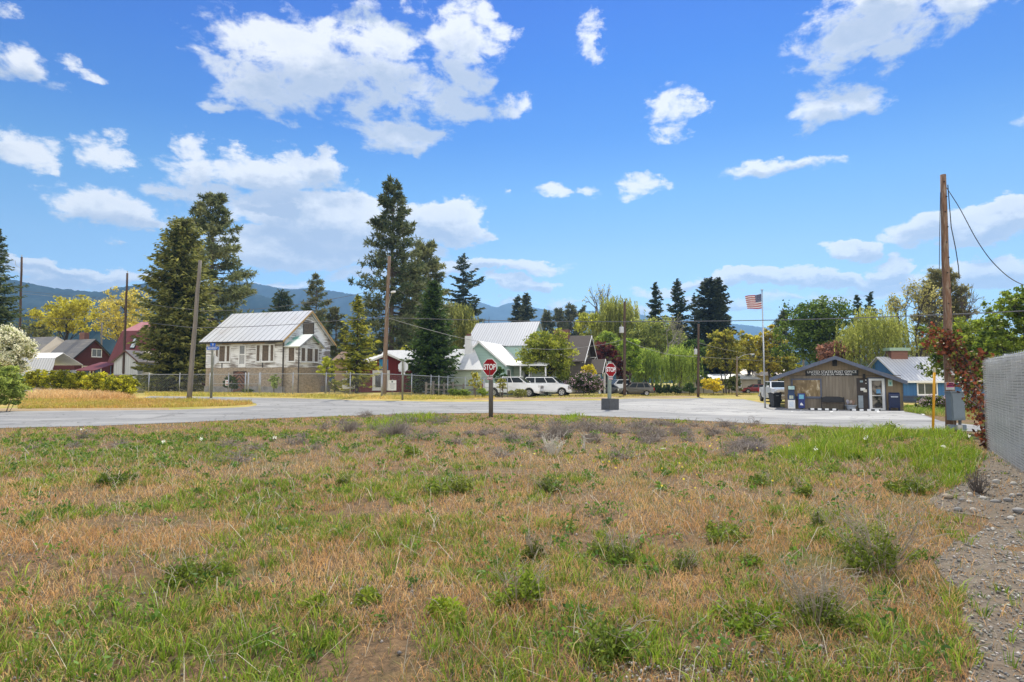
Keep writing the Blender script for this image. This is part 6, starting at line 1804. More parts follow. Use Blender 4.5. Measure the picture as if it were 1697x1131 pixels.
broadleaf(1655, 540, 660, 40, 37, (.05, .08, .014), (.17, .21, .03), "shaded green tree behind the corner of the slat fence", 9000, .18, 10, 18, 69, loose=.40, bark=BARK_D)

# ------------------------------------------------------------------ shrubs
WH = (.78, .76, .62)
broadleaf(2, 542, 632, 36, 52, (.10, .13, .04), (.24, .26, .09), "shrub covered in creamy white blossom at the left edge", 7000, .22, 12, 16, 80, name="flowering_shrub", cat="shrub", flowers=(WH, 4200, .15), multi=3)
HG1, HG2 = (.055, .075, .010), (.46, .43, .035)
for k, (x, yt, yb, hw_, Yd) in enumerate(((64, 612, 652, 22, 57.5), (98, 613, 654, 24, 55.5), (132, 616, 656, 24, 53.8), (166, 616, 658, 25, 52), (203, 622, 661, 27, 50))):
    broadleaf(x, yt, yb, hw_, Yd, HG1, HG2, ("leftmost golden green hedge bush, next to tall weeds", "golden green hedge bush, second from the left end of the hedge", "middle golden green bush of the hedge", "spiky topped golden green hedge bush, second from the right end", "rightmost and lowest golden green hedge bush by the gravel drive")[k], 8500, .13, 11, 20, 82 + k, name="hedge_bush", cat="bush", group="golden bushes forming the hedge", loose=.40, multi=4, trunk_r=.04, g=H(P(x, 640, Yd).x, Yd) - .35)
broadleaf(455, 619, 650, 10, 56, (.12, .17, .04), (.36, .42, .16), "pale leafed narrow sapling in front of the white house basement", 1500, .16, 6, 9, 90, name="sapling", cat="sapling", g=.4)
broadleaf(385, 622, 652, 12, 57, (.02, .045, .012), (.06, .10, .02), "dark green shrub against the basement wall beside the wooden door", 1600, .18, 6, 10, 91, name="shrub", cat="shrub", g=.4)
broadleaf(411, 645, 655, 9, 55, (.05, .09, .015), (.12, .18, .03), "low green bush under the herringbone basement door", 700, .14, 5, 8, 92, name="shrub", cat="shrub", g=.4)
broadleaf(541, 588, 634, 17, 56, (.18, .22, .03), (.42, .42, .08), "lime green young tree at the right corner of the white house", 2200, .17, 8, 10, 93, name="sapling", cat="sapling", loose=.42, multi=2, trunk_r=.06, g=.3)
broadleaf(556, 628, 655, 13, 60, (.10, .12, .02), (.26, .26, .05), "yellowish shrub low beside the yellow-tipped spruce", 1300, .16, 6, 9, 94, name="shrub", cat="shrub", g=.3)
broadleaf(788, 612, 655, 12, 55, (.16, .18, .03), (.42, .38, .10), "spindly yellow-green sapling left of the front stop sign", 1300, .14, 8, 9, 95, name="sapling", cat="sapling", loose=.36)
for k, (x, yt, hw_) in enumerate(((751, 645, 10), (770, 646, 12), (800, 644, 12))):
    broadleaf(x, yt, 658, hw_, 56.5, (.06, .10, .02), (.20, .26, .05), ("rounded green garden shrub nearest the dark spruce", "middle green garden shrub along the wooden rail fence", "bright green garden shrub just left of the front stop sign post")[k], 1100, .14, 6, 9, 96 + k, name="garden_shrub", cat="shrub", group="green shrubs along the rail fence")
broadleaf(827, 604, 648, 12, 61.5, (.02, .05, .014), (.06, .11, .025), "dark green upright shrub by the mint house wall", 2200, .18, 7, 11, 100, name="shrub", cat="shrub")
broadleaf(832, 626, 650, 9, 57, (.14, .16, .04), (.36, .33, .10), "yellowish shrub in front of the white pickup", 900, .14, 6, 8, 101, name="shrub", cat="shrub")
broadleaf(858, 645, 659, 17, 56, (.06, .08, .02), (.18, .18, .05), "tangled low weeds below the white pickup", 1300, .13, 6, 9, 102, name="weed_patch", cat="weeds")
broadleaf(968, 618, 657, 33, 63, (.015, .028, .010), (.06, .075, .022), "wide dark lilac bush with pale purple flowers right of the white vehicles", 6500, .19, 11, 15, 103, name="lilac_bush", cat="bush", flowers=((.52, .34, .46), 520, .11))
broadleaf(976, 603, 634, 14, 66, (.28, .25, .02), (.52, .44, .04), "bright yellow shrub in front of the brown house", 1900, .20, 7, 10, 104, name="yellow_shrub", cat="shrub")
broadleaf(934, 612, 656, 22, 65, (.07, .10, .016), (.22, .24, .04), "yellow-green shrub between white vehicles and lilac bush", 2800, .20, 8, 12, 105, name="shrub", cat="shrub")
for k, x in enumerate((1088, 1103, 1118)):
    broadleaf(x, 637 + k, 656, 11, 82, (.015, .03, .010), (.05, .075, .02), ("left clump of the dark clipped hedge behind the olive wagon", "middle clump of the dark clipped hedge behind the olive wagon", "right clump of the dark clipped hedge behind the olive wagon")[k], 1300, .22, 6, 9, 106 + k, name="hedge_bush", cat="bush", group="dark hedge below the willows", g=-.4)
broadleaf(1142, 634, 657, 12, 80, (.025, .05, .014), (.07, .11, .025), "round green bush left of the small transformer pole base", 1800, .20, 7, 10, 110, name="shrub", cat="shrub", g=-.4)
broadleaf(1181, 627, 657, 17, 82, (.30, .25, .02), (.58, .46, .04), "brilliant yellow shrub in front of the low beige house", 2600, .22, 9, 11, 111, name="yellow_shrub", cat="shrub", g=-.4)
broadleaf(1541, 656, 684, 24, 31, (.03, .05, .014), (.11, .13, .03), "lilac shrub with pale flowers left of the meter cabinet", 3800, .10, 9, 13, 112, name="lilac_bush", cat="bush", flowers=((.55, .40, .50), 260, .06), g=-.1)
broadleaf(1603, 655, 690, 26, 30, (.035, .055, .014), (.12, .14, .03), "lilac shrub with pale flowers right of the meter cabinet", 4200, .10, 9, 13, 113, name="lilac_bush", cat="bush", flowers=((.55, .40, .52), 260, .06), g=-.1)
broadleaf(1509, 672, 684, 14, 38, (.10, .17, .015), (.24, .32, .03), "bright green weeds at the right corner of the post office", 1500, .10, 7, 10, 114, name="weed_patch", cat="weeds", g=-.35)


# the red vine sprawling from the pole to the fence corner
def vine():
    rs = np.random.RandomState(120)
    # arching path through the air from the pole to the ground at the fence corner
    path_px = [(1556, 572, 19.2, .30), (1572, 562, 19.2, .36), (1586, 590, 18.8, .36), (1600, 612, 18.2, .36), (1613, 640, 17.4, .32), (1624, 664, 16.4, .30), (1632, 690, 15.4, .26), (1637, 716, 14.8, .20), (1641, 738, 14.4, .14)]
    c = [P(x, y, Y) for x, y, Y, r in path_px]; o = G(1641, 746)
    h = thing("red_vine", o, "red-leafed vine arching from the utility pole down to the fence corner", "vine")
    pts = []
    for i in range(len(c) - 1):
        n = 230 if i < 4 else 170
        for k in range(n):
            t = rs.rand(); p = c[i].lerp(c[i + 1], t); r = (path_px[i][3] * (1 - t) + path_px[i + 1][3] * t) * .85
            q = rs.randn(3) * r * .62; pts.append((p.x + q[0] - o.x, p.y + q[1] - o.y, p.z + q[2] - o.z))
    for x, y in ((1540, 560), (1546, 545), (1557, 548), (1540, 572), (1630, 590), (1641, 597)):
        p = P(x, y, 18.6 if x < 1600 else 14.4); 
        for k in range(26): q = rs.randn(3) * .09; pts.append((p.x + q[0] - o.x, p.y + q[1] - o.y, p.z + q[2] - o.z))
    pts = np.array(pts); V, F = leaf_quads(pts, np.full(len(pts), .11), rs, 1.25, (0, -.2, -.3))
    npmesh("leaves", V, [F], SHR, h, np.where(np.repeat(rs.rand(len(pts)) < .22, 4)[:, None], leaf_cols(len(pts), (.06, .08, .015), (.16, .14, .03), rs), leaf_cols(len(pts), (.06, .018, .012), (.21, .062, .030), rs, None, .35)))
    w = Wood()
    for k in range(7):
        w.limb(np.array([[p.x - o.x + rs.randn() * .1, p.y - o.y + rs.randn() * .1, p.z - o.z + rs.randn() * .1] for p in c[::-1]]), .02, .008, 5)
    w.build("stem", BARK_D, h)


vine()
# filler growth of the tree belt between the willows and the post office
broadleaf(1165, 612, 655, 14, 90, (.03, .06, .014), (.10, .15, .03), "dark undergrowth bush left of the brilliant yellow shrub", 1800, .26, 7, 11, 121, name="shrub", cat="shrub", g=-.4)
broadleaf(1212, 622, 656, 15, 86, (.05, .07, .016), (.17, .18, .04), "olive undergrowth bush at the foot of the short lamp pole", 1800, .26, 7, 11, 122, name="shrub", cat="shrub", g=-.4)
broadleaf(1262, 560, 650, 24, 104, (.16, .13, .02), (.38, .32, .05), "deep golden tree filling the gap left of the flagpole", 5200, .38, 10, 13, 123, bark=BARK_D, loose=.44)
broadleaf(1300, 575, 652, 24, 96, (.12, .13, .02), (.30, .30, .05), "yellow-green tree between flagpole and post office eave", 5000, .36, 10, 13, 124, bark=BARK_D, loose=.44)
broadleaf(1222, 556, 640, 22, 108, (.12, .13, .02), (.32, .30, .05), "yellow olive tree behind the short lamp pole", 4600, .38, 10, 13, 125, bark=BARK_D, loose=.44)
broadleaf(1060, 532, 620, 30, 116, (.12, .16, .025), (.30, .33, .06), "light green tree behind the olive willows", 5200, .42, 10, 13, 126)
broadleaf(1115, 545, 640, 30, 110, (.10, .14, .025), (.26, .29, .06), "light green tree behind the brighter weeping willow", 5200, .40, 10, 13, 127)
broadleaf(6, 606, 694, 34, 31.5, (.08, .12, .03), (.30, .34, .09), "loose green roadside bush at the left edge beside the road", 8000, .11, 11, 14, 130, name="bush", cat="bush", multi=4, trunk_r=.03, loose=.5, g=-.15)
broadleaf(-28, 596, 698, 40, 30.5, (.08, .12, .03), (.28, .32, .08), "taller green bush mostly cut by the left edge", 4600, .10, 10, 14, 131, name="bush", cat="bush", multi=4, trunk_r=.03, loose=.5, g=-.15)
# ------------------------------------------------------------------ the field: grass, weeds, stones
GRASS = leafmat("grass_blades", trans=.30, rough=.6)
rsG = np.random.RandomState(77)
ne_x = np.array([p[0] for p in near_edge], float); ne_y = np.array([p[1] for p in near_edge], float)
gpx = np.array(gravel_px, float)


def in_poly(px, py, poly):
    c = np.zeros(px.shape, bool); n = len(poly); j = n - 1
    for i in range(n):
        xi, yi = poly[i]; xj, yj = poly[j]
        c ^= ((yi > py) != (yj > py)) & (px < (xj - xi) * (py - yi) / (yj - yi + 1e-9) + xi); j = i
    return c


def blobs(px, py, L_):
    v = np.zeros_like(px)
    for x, y, rx, ry, w in L_: v = np.maximum(v, w * np.exp(-((px - x) / rx) ** 2 - ((py - y) / ry) ** 2))
    return v


LUSH = [(1430, 728, 120, 20, 1), (1550, 748, 75, 36, 1), (1340, 762, 55, 22, .95), (1475, 752, 90, 25, .9), (1390, 745, 70, 25, 1), (690, 697, 45, 9, .9), (640, 706, 35, 10, .8), (955, 695, 30, 6, .7), (1590, 790, 30, 20, .7)]
GRN = [(330, 850, 190, 38, .75), (520, 825, 150, 35, .7), (200, 745, 300, 34, .85), (60, 770, 110, 32, .7), (450, 725, 160, 24, .8), (850, 790, 260, 26, .6), (1090, 800, 210, 44, .65), (740, 805, 60, 22, .7), (1000, 900, 130, 40, .45),
       (850, 960, 90, 40, .5), (300, 940, 70, 26, .4), (1480, 900, 140, 60, .6), (1400, 1000, 160, 70, .6), (1560, 870, 90, 16, .55), (1300, 830, 160, 50, .45), (820, 696, 500, 9, .55), (300, 1090, 460, 60, 1.0), (850, 1090, 320, 55, .95), (1250, 1080, 240, 60, .9), (1480, 1080, 110, 70, .9), (1570, 872, 80, 14, .9), (120, 1100, 200, 50, .6), (640, 880, 140, 40, .45), (1200, 880, 60, 25, .5)]
GRAYW = [(1000, 722, 330, 22, 1), (660, 716, 110, 22, 1), (1230, 742, 60, 16, 1), (480, 745, 160, 30, .55), (120, 740, 150, 25, .5), (1320, 700, 90, 10, .8), (930, 750, 160, 20, .6)]


def sample(y0, y1, dens):
    """random ground points of the field between two distances"""
    w = (y1 + 2.5) * 1.02; n = int(dens * (y1 - y0) * 2 * w)
    X = (rsG.rand(n) * 2 - 1) * w; Y = y0 + (y1 - y0) * rsG.rand(n)
    k = (np.abs(X) < Y * 1.0 + 2.2); X, Y = X[k], Y[k]; Z = hgt(X, Y)
    px, py = topx(X, Y, Z)
    # the strip beyond the fence is left to the neighbour
    fd = (X - FA.x) * FN.x + (Y - FA.y) * FN.y
    k = (py > np.interp(px, ne_x, ne_y) + 1.2) & (fd > .04)
    return X[k], Y[k], Z[k], px[k], py[k]


class Blades:
    def __init__(s): s.V, s.C = [], []

    def add(s, X, Y, Z, hh, ww, lean, col, curl=.5, az=None):
        n = len(X)
        if n == 0: return
        a = rsG.rand(n) * 2 * pi if az is None else az; b = rsG.rand(n) * 2 * pi
        base = np.stack([X, Y, Z - .01], 1); ld = np.stack([np.cos(a), np.sin(a), np.zeros(n)], 1); sd_ = np.stack([np.cos(b), np.sin(b), np.zeros(n)], 1) * (ww * .5)[:, None]
        up = np.array([0, 0, 1.])
        mid = base + up * (hh * .58)[:, None] + ld * (hh * lean * .35)[:, None]
        tip = base + up * (hh * (1 - curl * lean * .6))[:, None] + ld * (hh * lean)[:, None]
        V = np.empty((n, 5, 3)); V[:, 0] = base - sd_; V[:, 1] = base + sd_; V[:, 2] = mid + sd_ * .8; V[:, 3] = mid - sd_ * .8; V[:, 4] = tip
        s.V.append(V.reshape(-1, 3)); s.C.append(np.repeat(col, 5, 0))

    def build(s, name, mat):
        V = np.concatenate(s.V); n = len(V) // 5; i = np.arange(n)[:, None] * 5
        return npmesh(name, V, [i + np.array([[0, 1, 2, 3]]), i + np.array([[3, 2, 4]])], mat, None, np.concatenate(s.C))


def mixcol(n, a, b, var=.2, t=None):
    t = (rsG.rand(n) if t is None else np.clip(t + .2 * rsG.randn(n), 0, 1))[:, None]
    return np.clip((np.array(a) * (1 - t) + np.array(b) * t) * (1 + var * rsG.randn(n))[:, None], .005, .9)


dry, grn = Blades(), Blades()
for y0, y1, dd, gd in ((2.7, 4.5, 3000, 1100), (4.5, 7, 2300, 900), (7, 10, 1300, 620), (10, 14, 620, 360), (14, 20, 300, 210), (20, 31, 140, 100)):
    X, Y, Z, px, py = sample(y0, y1, dd)
    gr = in_poly(px, py, gpx); pt = fbm(X * .8, Y * .8, 5); fine = fbm(X * 4, Y * 4, 6)
    lush = blobs(px, py, LUSH) * (.35 + .9 * sstep(.3, .55, fbm(X * .9, Y * .9, 41))); grey = blobs(px, py, GRAYW)
    bare = sstep(.54, .66, fbm(X * 1.1 + 9, Y * 1.1, 9)) * .75 + .3 * sstep(1000, 1090, py)
    p = (1 - .75 * lush) * (1 - .5 * grey) * (1 - np.clip(bare, 0, .9)) * np.where(gr, .13, 1) * (.45 + .9 * fine)
    k = rsG.rand(len(X)) < p; n = k.sum(); f = 1 + Y[k] / 7
    t = pt[k] * 1.6 - .3 + .2 * rsG.randn(n); gl = np.clip(blobs(px, py, GRN)[k], 0, 1)
    col = mixcol(n, (.50, .262, .10), (.72, .455, .195), .2, t)
    gg = rsG.rand(n) < .12 + .42 * gl; col[gg] = mixcol(gg.sum(), (.12, .15, .03), (.30, .30, .07), .2)
    gm = rsG.rand(n) < .14 + .4 * grey[k]; col[gm] = mixcol(gm.sum(), (.30, .25, .19), (.50, .44, .34), .2)
    hh = (.035 + .085 * rsG.rand(n) ** 1.6) * (.7 + .7 * fine[k]) * (1 + .012 * Y[k])
    dry.add(X[k], Y[k], Z[k], hh, .0028 * f * (.7 + .6 * rsG.rand(n)), .35 + .9 * rsG.rand(n), col)
    # green grass grows in tufts
    X, Y, Z, px, py = sample(y0, y1, gd / 6.5)
    gr = in_poly(px, py, gpx); lush = np.clip(blobs(px, py, LUSH) * (.35 + .9 * sstep(.3, .55, fbm(X * .9, Y * .9, 41))), 0, 1); g_ = blobs(px, py, GRN); grey = blobs(px, py, GRAYW)
    pn = fbm(X * 1.3 + 3, Y * 1.3, 15)
    p = np.clip((g_ * 1.7 + .12 + .2 * sstep(990, 1080, py)) * sstep(.36, .52, pn) * sstep(.34, .5, fbm(X * .45 + 5, Y * .45, 31)) * 2.0 + lush * 1.6, 0, 1) * (1 - .55 * grey * (lush < .3)) * np.where(gr, .14, 1)
    k = rsG.rand(len(X)) < p; n0 = k.sum()
    if n0:
        m = 12; r = np.repeat
        Xc, Yc, Zc, lu, pq = r(X[k], m), r(Y[k], m), r(Z[k], m), r(lush[k], m), r(pn[k], m)
        n = n0 * m; spread = r(.02 + .06 * rsG.rand(n0), m) * (1 + lu)
        a = rsG.rand(n) * 2 * pi; rr = spread * np.sqrt(rsG.rand(n))
        Xb, Yb = Xc + rr * np.cos(a), Yc + rr * np.sin(a)
        tall = r(.055 + .12 * rsG.rand(n0) ** 1.6, m) * (1 + 2.6 * lu ** 2)
        hh = tall * (.55 + .6 * rsG.rand(n))
        tn = r(rsG.rand(n0), m)
        col = mixcol(n, (.08, .165, .012), (.30, .40, .04), .2, tn)
        lk = lu > .45; col[lk] = mixcol(lk.sum(), (.13, .25, .014), (.36, .45, .035), .2)
        yk = rsG.rand(n) < .12; col[yk] = mixcol(yk.sum(), (.40, .36, .10), (.50, .40, .16), .15)
        grn.add(Xb, Yb, hgt(Xb, Yb), hh, .0042 * (1 + Yc / 7) * (.7 + .7 * rsG.rand(n)), .25 + .75 * rsG.rand(n), col, az=a + .5 * rsG.randn(n))
# long pale dead stems lying and standing about
X, Y, Z, px, py = sample(2.7, 14, 16)
k = (rsG.rand(len(X)) < .7) & ~in_poly(px, py, gpx); n = k.sum()
dry.add(X[k], Y[k], Z[k], .14 + .22 * rsG.rand(n), .003 + .0004 * Y[k], .3 + 2.2 * rsG.rand(n) ** 2, mixcol(n, (.42, .36, .26), (.62, .56, .44), .12), curl=.4)
tag(dry.build("dry_grass", GRASS), "short dry tan grass covering the field", kind="stuff")
tag(grn.build("green_grass", GRASS), "green grass tufts growing through the dry field", kind="stuff")

# verge grass on the island and far side of the road
ver = Blades()


def verge_zone(poly, n, ca, cb, h0, h1, wd):
    P_ = np.array(poly, float); x0, y0 = P_.min(0); x1, y1 = P_.max(0)
    q = [G(a, b) for a, b in ((x0, y0), (x1, y0), (x0, y1), (x1, y1))]
    X = min(v.x for v in q) + (max(v.x for v in q) - min(v.x for v in q)) * rsG.rand(n * 6); Y = min(v.y for v in q) + (max(v.y for v in q) - min(v.y for v in q)) * rsG.rand(n * 6)
    Z = hgt(X, Y); px, py = topx(X, Y, Z); k = np.where(in_poly(px, py, poly))[0][:n]
    f = fbm(X[k] * .4, Y[k] * .4, 22); m = len(k)
    ver.add(X[k], Y[k], Z[k], (h0 + (h1 - h0) * rsG.rand(m) ** 1.5) * (.5 + f), np.full(m, wd), .3 + .8 * rsG.rand(m), mixcol(m, ca, cb, .2, f * 1.6 - .3))


verge_zone([(30, 678), (150, 677), (280, 676), (380, 673.5), (420, 670.5), (415, 666.5), (330, 663.5), (230, 662), (120, 663), (30, 666)], 22000, (.56, .33, .11), (.40, .38, .06), .05, .35, .03)
verge_zone([(20, 664), (120, 662), (230, 661), (180, 654), (60, 654)], 9000, (.60, .36, .15), (.74, .54, .26), .2, .7, .03)
verge_zone([(240, 656.5), (430, 657.5), (600, 662), (700, 663), (820, 661), (820, 657), (700, 657), (560, 655), (430, 653), (240, 651)], 22000, (.66, .48, .15), (.38, .38, .06), .04, .3, .04)
verge_zone([(860, 661), (1000, 659), (1150, 656.5), (1280, 655), (1280, 652), (1100, 653), (940, 656)], 9000, (.60, .44, .16), (.34, .36, .06), .04, .25, .05)
verge_zone([(1500, 683), (1540, 689), (1640, 700), (1640, 682), (1560, 676), (1500, 676)], 15000, (.42, .33, .12), (.20, .30, .03), .06, .4, .025)
verge_zone([(1495, 681), (1530, 686), (1560, 690), (1560, 682), (1500, 675)], 7000, (.14, .26, .02), (.30, .40, .04), .1, .35, .025)
tag(ver.build("verge_grass", GRASS), "dry and yellow-green grass on the verges across the road", kind="stuff")


# leafy weeds
def weed(par, name, W_, Ht, n, ls, cA, cB, rs, mat, stems=14, dry_stems=0, flat=.5):
    w = Wood(); Pts = []
    sub_ = [(rs.randn() * .5, rs.randn() * .5, .45 + .55 * rs.rand()) for _ in range(4)]
    for i in range(stems):
        cx, cy, ch = sub_[rs.randint(4)]; a = rs.rand() * 2 * pi; r = W_ * .6 * sqrt(rs.rand()); q_ = np.array([cx * W_ * .75 + r * cos(a), cy * W_ * .75 + r * sin(a)]); r = min(np.linalg.norm(q_), W_ * 1.15); a = atan2(q_[1], q_[0]); Hs = Ht * ch; e = np.array([r * cos(a), r * sin(a), Hs * max(.25, 1 - flat * (r / W_) ** 2) * (.55 + .5 * rs.rand())])
        c = curve((e[0] * .6, e[1] * .6, -.02), e, rs, 6, .06, .1); w.limb(c, .004, .002, 4)
        m = max(3, n // stems); t = .15 + .85 * rs.rand(m); q = np.stack([np.interp(t, np.linspace(0, 1, 6), c[:, j]) for j in range(3)], 1); Pts.append(q + rs.randn(m, 3) * ls * .7)
    Pts = np.concatenate(Pts); Pts[:, 2] = np.maximum(Pts[:, 2], .01)
    V, F = leaf_quads(Pts, np.full(len(Pts), ls * 1.25), rs, 2.7, (0, 0, .7)); col = leaf_cols(len(Pts), cA, cB, rs)
    npmesh("foliage", V, [F], mat, par, col)
    for i in range(dry_stems):
        a = rs.rand() * 2 * pi; r = W_ * (.5 + .9 * rs.rand()); e = (r * cos(a), r * sin(a), Ht * (.7 + .6 * rs.rand())); w.limb(curve((r * .2 * cos(a), r * .2 * sin(a), 0), e, rs, 6, .12, .1), .0035, .0015, 4)
        for b in range(3): f_ = np.array(e) * (.6 + .12 * b); w.limb(curve(f_, f_ + rs.randn(3) * Ht * .2 + [0, 0, Ht * .1], rs, 4, .1), .002, .001, 3)
    w.build("stems", pm("dry_grey_stem", (.36, .31, .24), (.24, .2, .15), scale=20), par)


WEEDS = [  # photo x, base y, half width px, height px, leaf size m, dark, light, dry stems, label
    (1462, 942, 72, 102, .045, (.035, .085, .014), (.11, .19, .035), 46, "largest leafy green weed bush with dry stems at the edge of the gravel"),
    (1352, 1030, 52, 88, .04, (.03, .075, .014), (.10, .17, .035), 40, "green weed tangled with dry grey stems, in front of the largest weed bush"),
    (1243, 1036, 66, 36, .045, (.04, .11, .014), (.12, .22, .03), 4, "low wide mat of bright green leaves left of the tangled weed"),
    (315, 962, 58, 46, .05, (.035, .085, .016), (.12, .20, .04), 3, "isolated leafy green clump on the left side of the dry field"),
    (857, 1000, 44, 66, .05, (.05, .12, .016), (.15, .26, .045), 6, "tall light green leafy clump in the middle foreground"),
    (1197, 892, 40, 42, .05, (.04, .10, .016), (.13, .22, .04), 3, "green clump standing in tan grass just left of the largest weed bush"),
    (1012, 1084, 60, 60, .05, (.035, .09, .018), (.11, .19, .04), 6, "spiky green weed at the bottom edge, nearest the middle"),
    (1036, 930, 26, 48, .045, (.035, .085, .02), (.11, .18, .05), 5, "grey-green weed with an upright stem in the middle of the field"),
    (1000, 918, 20, 30, .045, (.05, .11, .02), (.14, .22, .05), 2, "small pale weed beside the upright grey-green weed"),
    (887, 927, 17, 44, .045, (.025, .06, .014), (.08, .13, .03), 8, "narrow dark weed with a thick dead stalk"),
    (1133, 945, 27, 34, .04, (.035, .08, .02), (.10, .17, .05), 3, "rounded grey-green weed right of centre"),
    (1508, 814, 42, 30, .06, (.035, .09, .014), (.12, .20, .03), 5, "leafy weed at the foot of the lush grass near the gravel"),
    (722, 820, 22, 26, .06, (.04, .10, .016), (.12, .20, .04), 2, "left one of two green weeds in the field centre-left"),
    (768, 816, 24, 32, .06, (.045, .10, .02), (.14, .21, .05), 3, "taller right one of two green weeds in the field centre-left"),
    (908, 815, 32, 30, .06, (.035, .08, .025), (.10, .16, .055), 4, "dusty grey-green weed below the bleached dead bush"),
    (196, 804, 33, 23, .065, (.025, .07, .014), (.08, .15, .03), 2, "dark green low weed on the far left of the field"),
    (568, 806, 16, 20, .06, (.03, .08, .014), (.10, .16, .03), 2, "small dark weed in the green band of the field"),
    (682, 756, 13, 22, .07, (.04, .10, .014), (.13, .22, .03), 0, "small cone shaped green bush among the grey dead weeds"),
    (1268, 806, 26, 26, .06, (.03, .08, .014), (.10, .17, .03), 3, "green weed just below the tall lush grass, left side"),
    (1332, 822, 22, 26, .055, (.035, .085, .016), (.11, .18, .035), 3, "green weed in tan grass under the lush grass, right side"),
    (735, 1018, 24, 30, .06, (.09, .20, .016), (.20, .32, .04), 0, "vivid light green leaf rosette in the lower centre"),
    (525, 1012, 22, 26, .055, (.06, .14, .016), (.16, .26, .04), 0, "green rosette in the lower left beside dry stems"),
    (1476, 716, 12, 17, .07, (.03, .075, .014), (.09, .15, .03), 0, "dark rounded weed bush on top of the lush grass"),
    (1360, 880, 15, 42, .04, (.03, .07, .02), (.09, .14, .05), 6, "upright thin weed left of the largest weed bush"),
    (610, 995, 22, 24, .055, (.05, .12, .016), (.15, .24, .04), 1, "small leafy plant left of the vivid rosette"),
    (1245, 940, 18, 26, .045, (.04, .1, .016), (.13, .2, .04), 1, "small green weed alone in tan grass above the leaf mat"),
]
for i, (x, y, hw_, hp, ls, ca, cb, ds, lb) in enumerate(WEEDS):
    p = G(x, y); s = (p.y) / FPX * 1.02; rs = np.random.RandomState(300 + i)
    h = thing("weed_plant", p, lb, "weed")
    weed(h, "weed", hw_ * s * 1.05, hp * s * .88, int(240 + hw_ * 22), ls * .52 * (1 + .05 * p.y), (ca[0] * 1.5 + .01, ca[1] * 1.05 + .01, ca[2]), (cb[0] * 1.55 + .02, cb[1] * 1.15 + .02, cb[2] * .9), rs, SHR, 26, ds + 3, .62)

# unnamed small forbs, as one mass
SF = []; FC = []
X, Y, Z, px, py = sample(2.9, 18, 5)
k = ~in_poly(px, py, gpx) & (rsG.rand(len(X)) < .25 + .5 * blobs(px, py, GRN)); X, Y = X[k], Y[k]
for x, y in zip(X, Y):
    m = 26; r = .05 + .09 * rsG.rand(); q = np.stack([x + r * rsG.randn(m) * .6, y + r * rsG.randn(m) * .6, H(x, y) + r * 1.2 * rsG.rand(m)], 1)
    V, F = leaf_quads(q, np.full(m, .035 + .0022 * y), rsG, 2.0, (0, 0, .5)); SF.append(V); t = rsG.rand()
    FC.append(leaf_cols(m, (.03 + .04 * t, .08 + .07 * t, .016), (.10 + .06 * t, .18 + .08 * t, .04), rsG))
V = np.concatenate(SF); tag(npmesh("weeds", V, [np.arange(len(V)).reshape(-1, 4)], SHR, None, np.concatenate(FC)), "small leafy green weeds scattered over the field", kind="stuff")

# grey mounds of last year's dead weeds
DW = Wood()
X, Y, Z, px, py = sample(11, 30, 4.2)
gw = blobs(px, py, GRAYW); k = rsG.rand(len(X)) < gw ** 2 * .5
for x, y in zip(X[k], Y[k]):
    r = .16 + .26 * rsG.rand(); c0 = np.array([x, y, H(x, y)])
    for j in range(46):
        d = rsG.randn(3); d[2] = abs(d[2]) * .8 + .1; d /= np.linalg.norm(d); e = c0 + d * r * (.6 + .6 * rsG.rand()) * np.array([1.25, 1.25, .85])
        DW.limb(curve(c0 + rsG.randn(3) * r * .2 * np.array([1, 1, 0]), e, rsG, 5, .22), .005 + .0002 * y, .003, 3)
M_dead = pm("grey_dead_weed", (.29, .25, .215), (.18, .15, .13), scale=3, rough=.95)
tag(DW.build("dead_weeds", M_dead, None), "grey tangled mounds of dead weeds near the road", kind="stuff")


def twig_bush(x, y, hw_, hp, n, mat, label, seed, thick=.006, name="dead_bush"):
    p = G(x, y); s = p.y / FPX; rs = np.random.RandomState(seed); h = thing(name, p, label, "dead bush"); w = Wood()
    for i in range(n):
        a = rs.rand() * 2 * pi; r = hw_ * s * sqrt(rs.rand()); e = np.array([r * cos(a), r * sin(a), hp * s * (.5 + .5 * rs.rand())])
        w.limb(curve((e[0] * .2, e[1] * .2, -.02), e, rs, 6, .12, .05), thick, thick * .4, 4)
        for b in range(3):
            f_ = e * (.45 + .2 * b); w.limb(curve(f_, f_ + rs.randn(3) * hp * s * .18 + [0, 0, hp * s * .08], rs, 4, .1), thick * .5, thick * .25, 3)
    w.build("twigs", mat, h)


twig_bush(915, 756, 26, 40, 26, pm("bleached_twig", (.62, .58, .50), (.48, .44, .37), scale=8), "bleached pale dead bush standing in the middle of the field", 401, .010)
twig_bush(968, 748, 5, 34, 5, pm("bleached_twig", (.62, .58, .50)), "thin upright bleached stalks beside the pale dead bush", 402, .009, "dead_stalks")
twig_bush(1622, 818, 21, 36, 34, pm("dark_grey_twig", (.15, .125, .11), (.09, .075, .065), scale=8), "dark bare twiggy bush growing from the gravel", 403, .006)
twig_bush(928, 727, 26, 26, 70, M_dead, "dark grey rounded dead weed behind the bleached bush", 404, .006)
twig_bush(655, 722, 30, 24, 80, M_dead, "large grey dead weed mound beside the bright grass left of the front stop sign", 405, .007)
twig_bush(575, 716, 26, 20, 60, M_dead, "grey dead weed mound at the left end of the dead weed strip", 406, .007)
twig_bush(1255, 747, 24, 16, 60, pm("lilac_grey_weed", (.33, .29, .29), (.23, .2, .2), scale=3), "pale lilac-grey dead weed left of the lush grass", 407, .005)

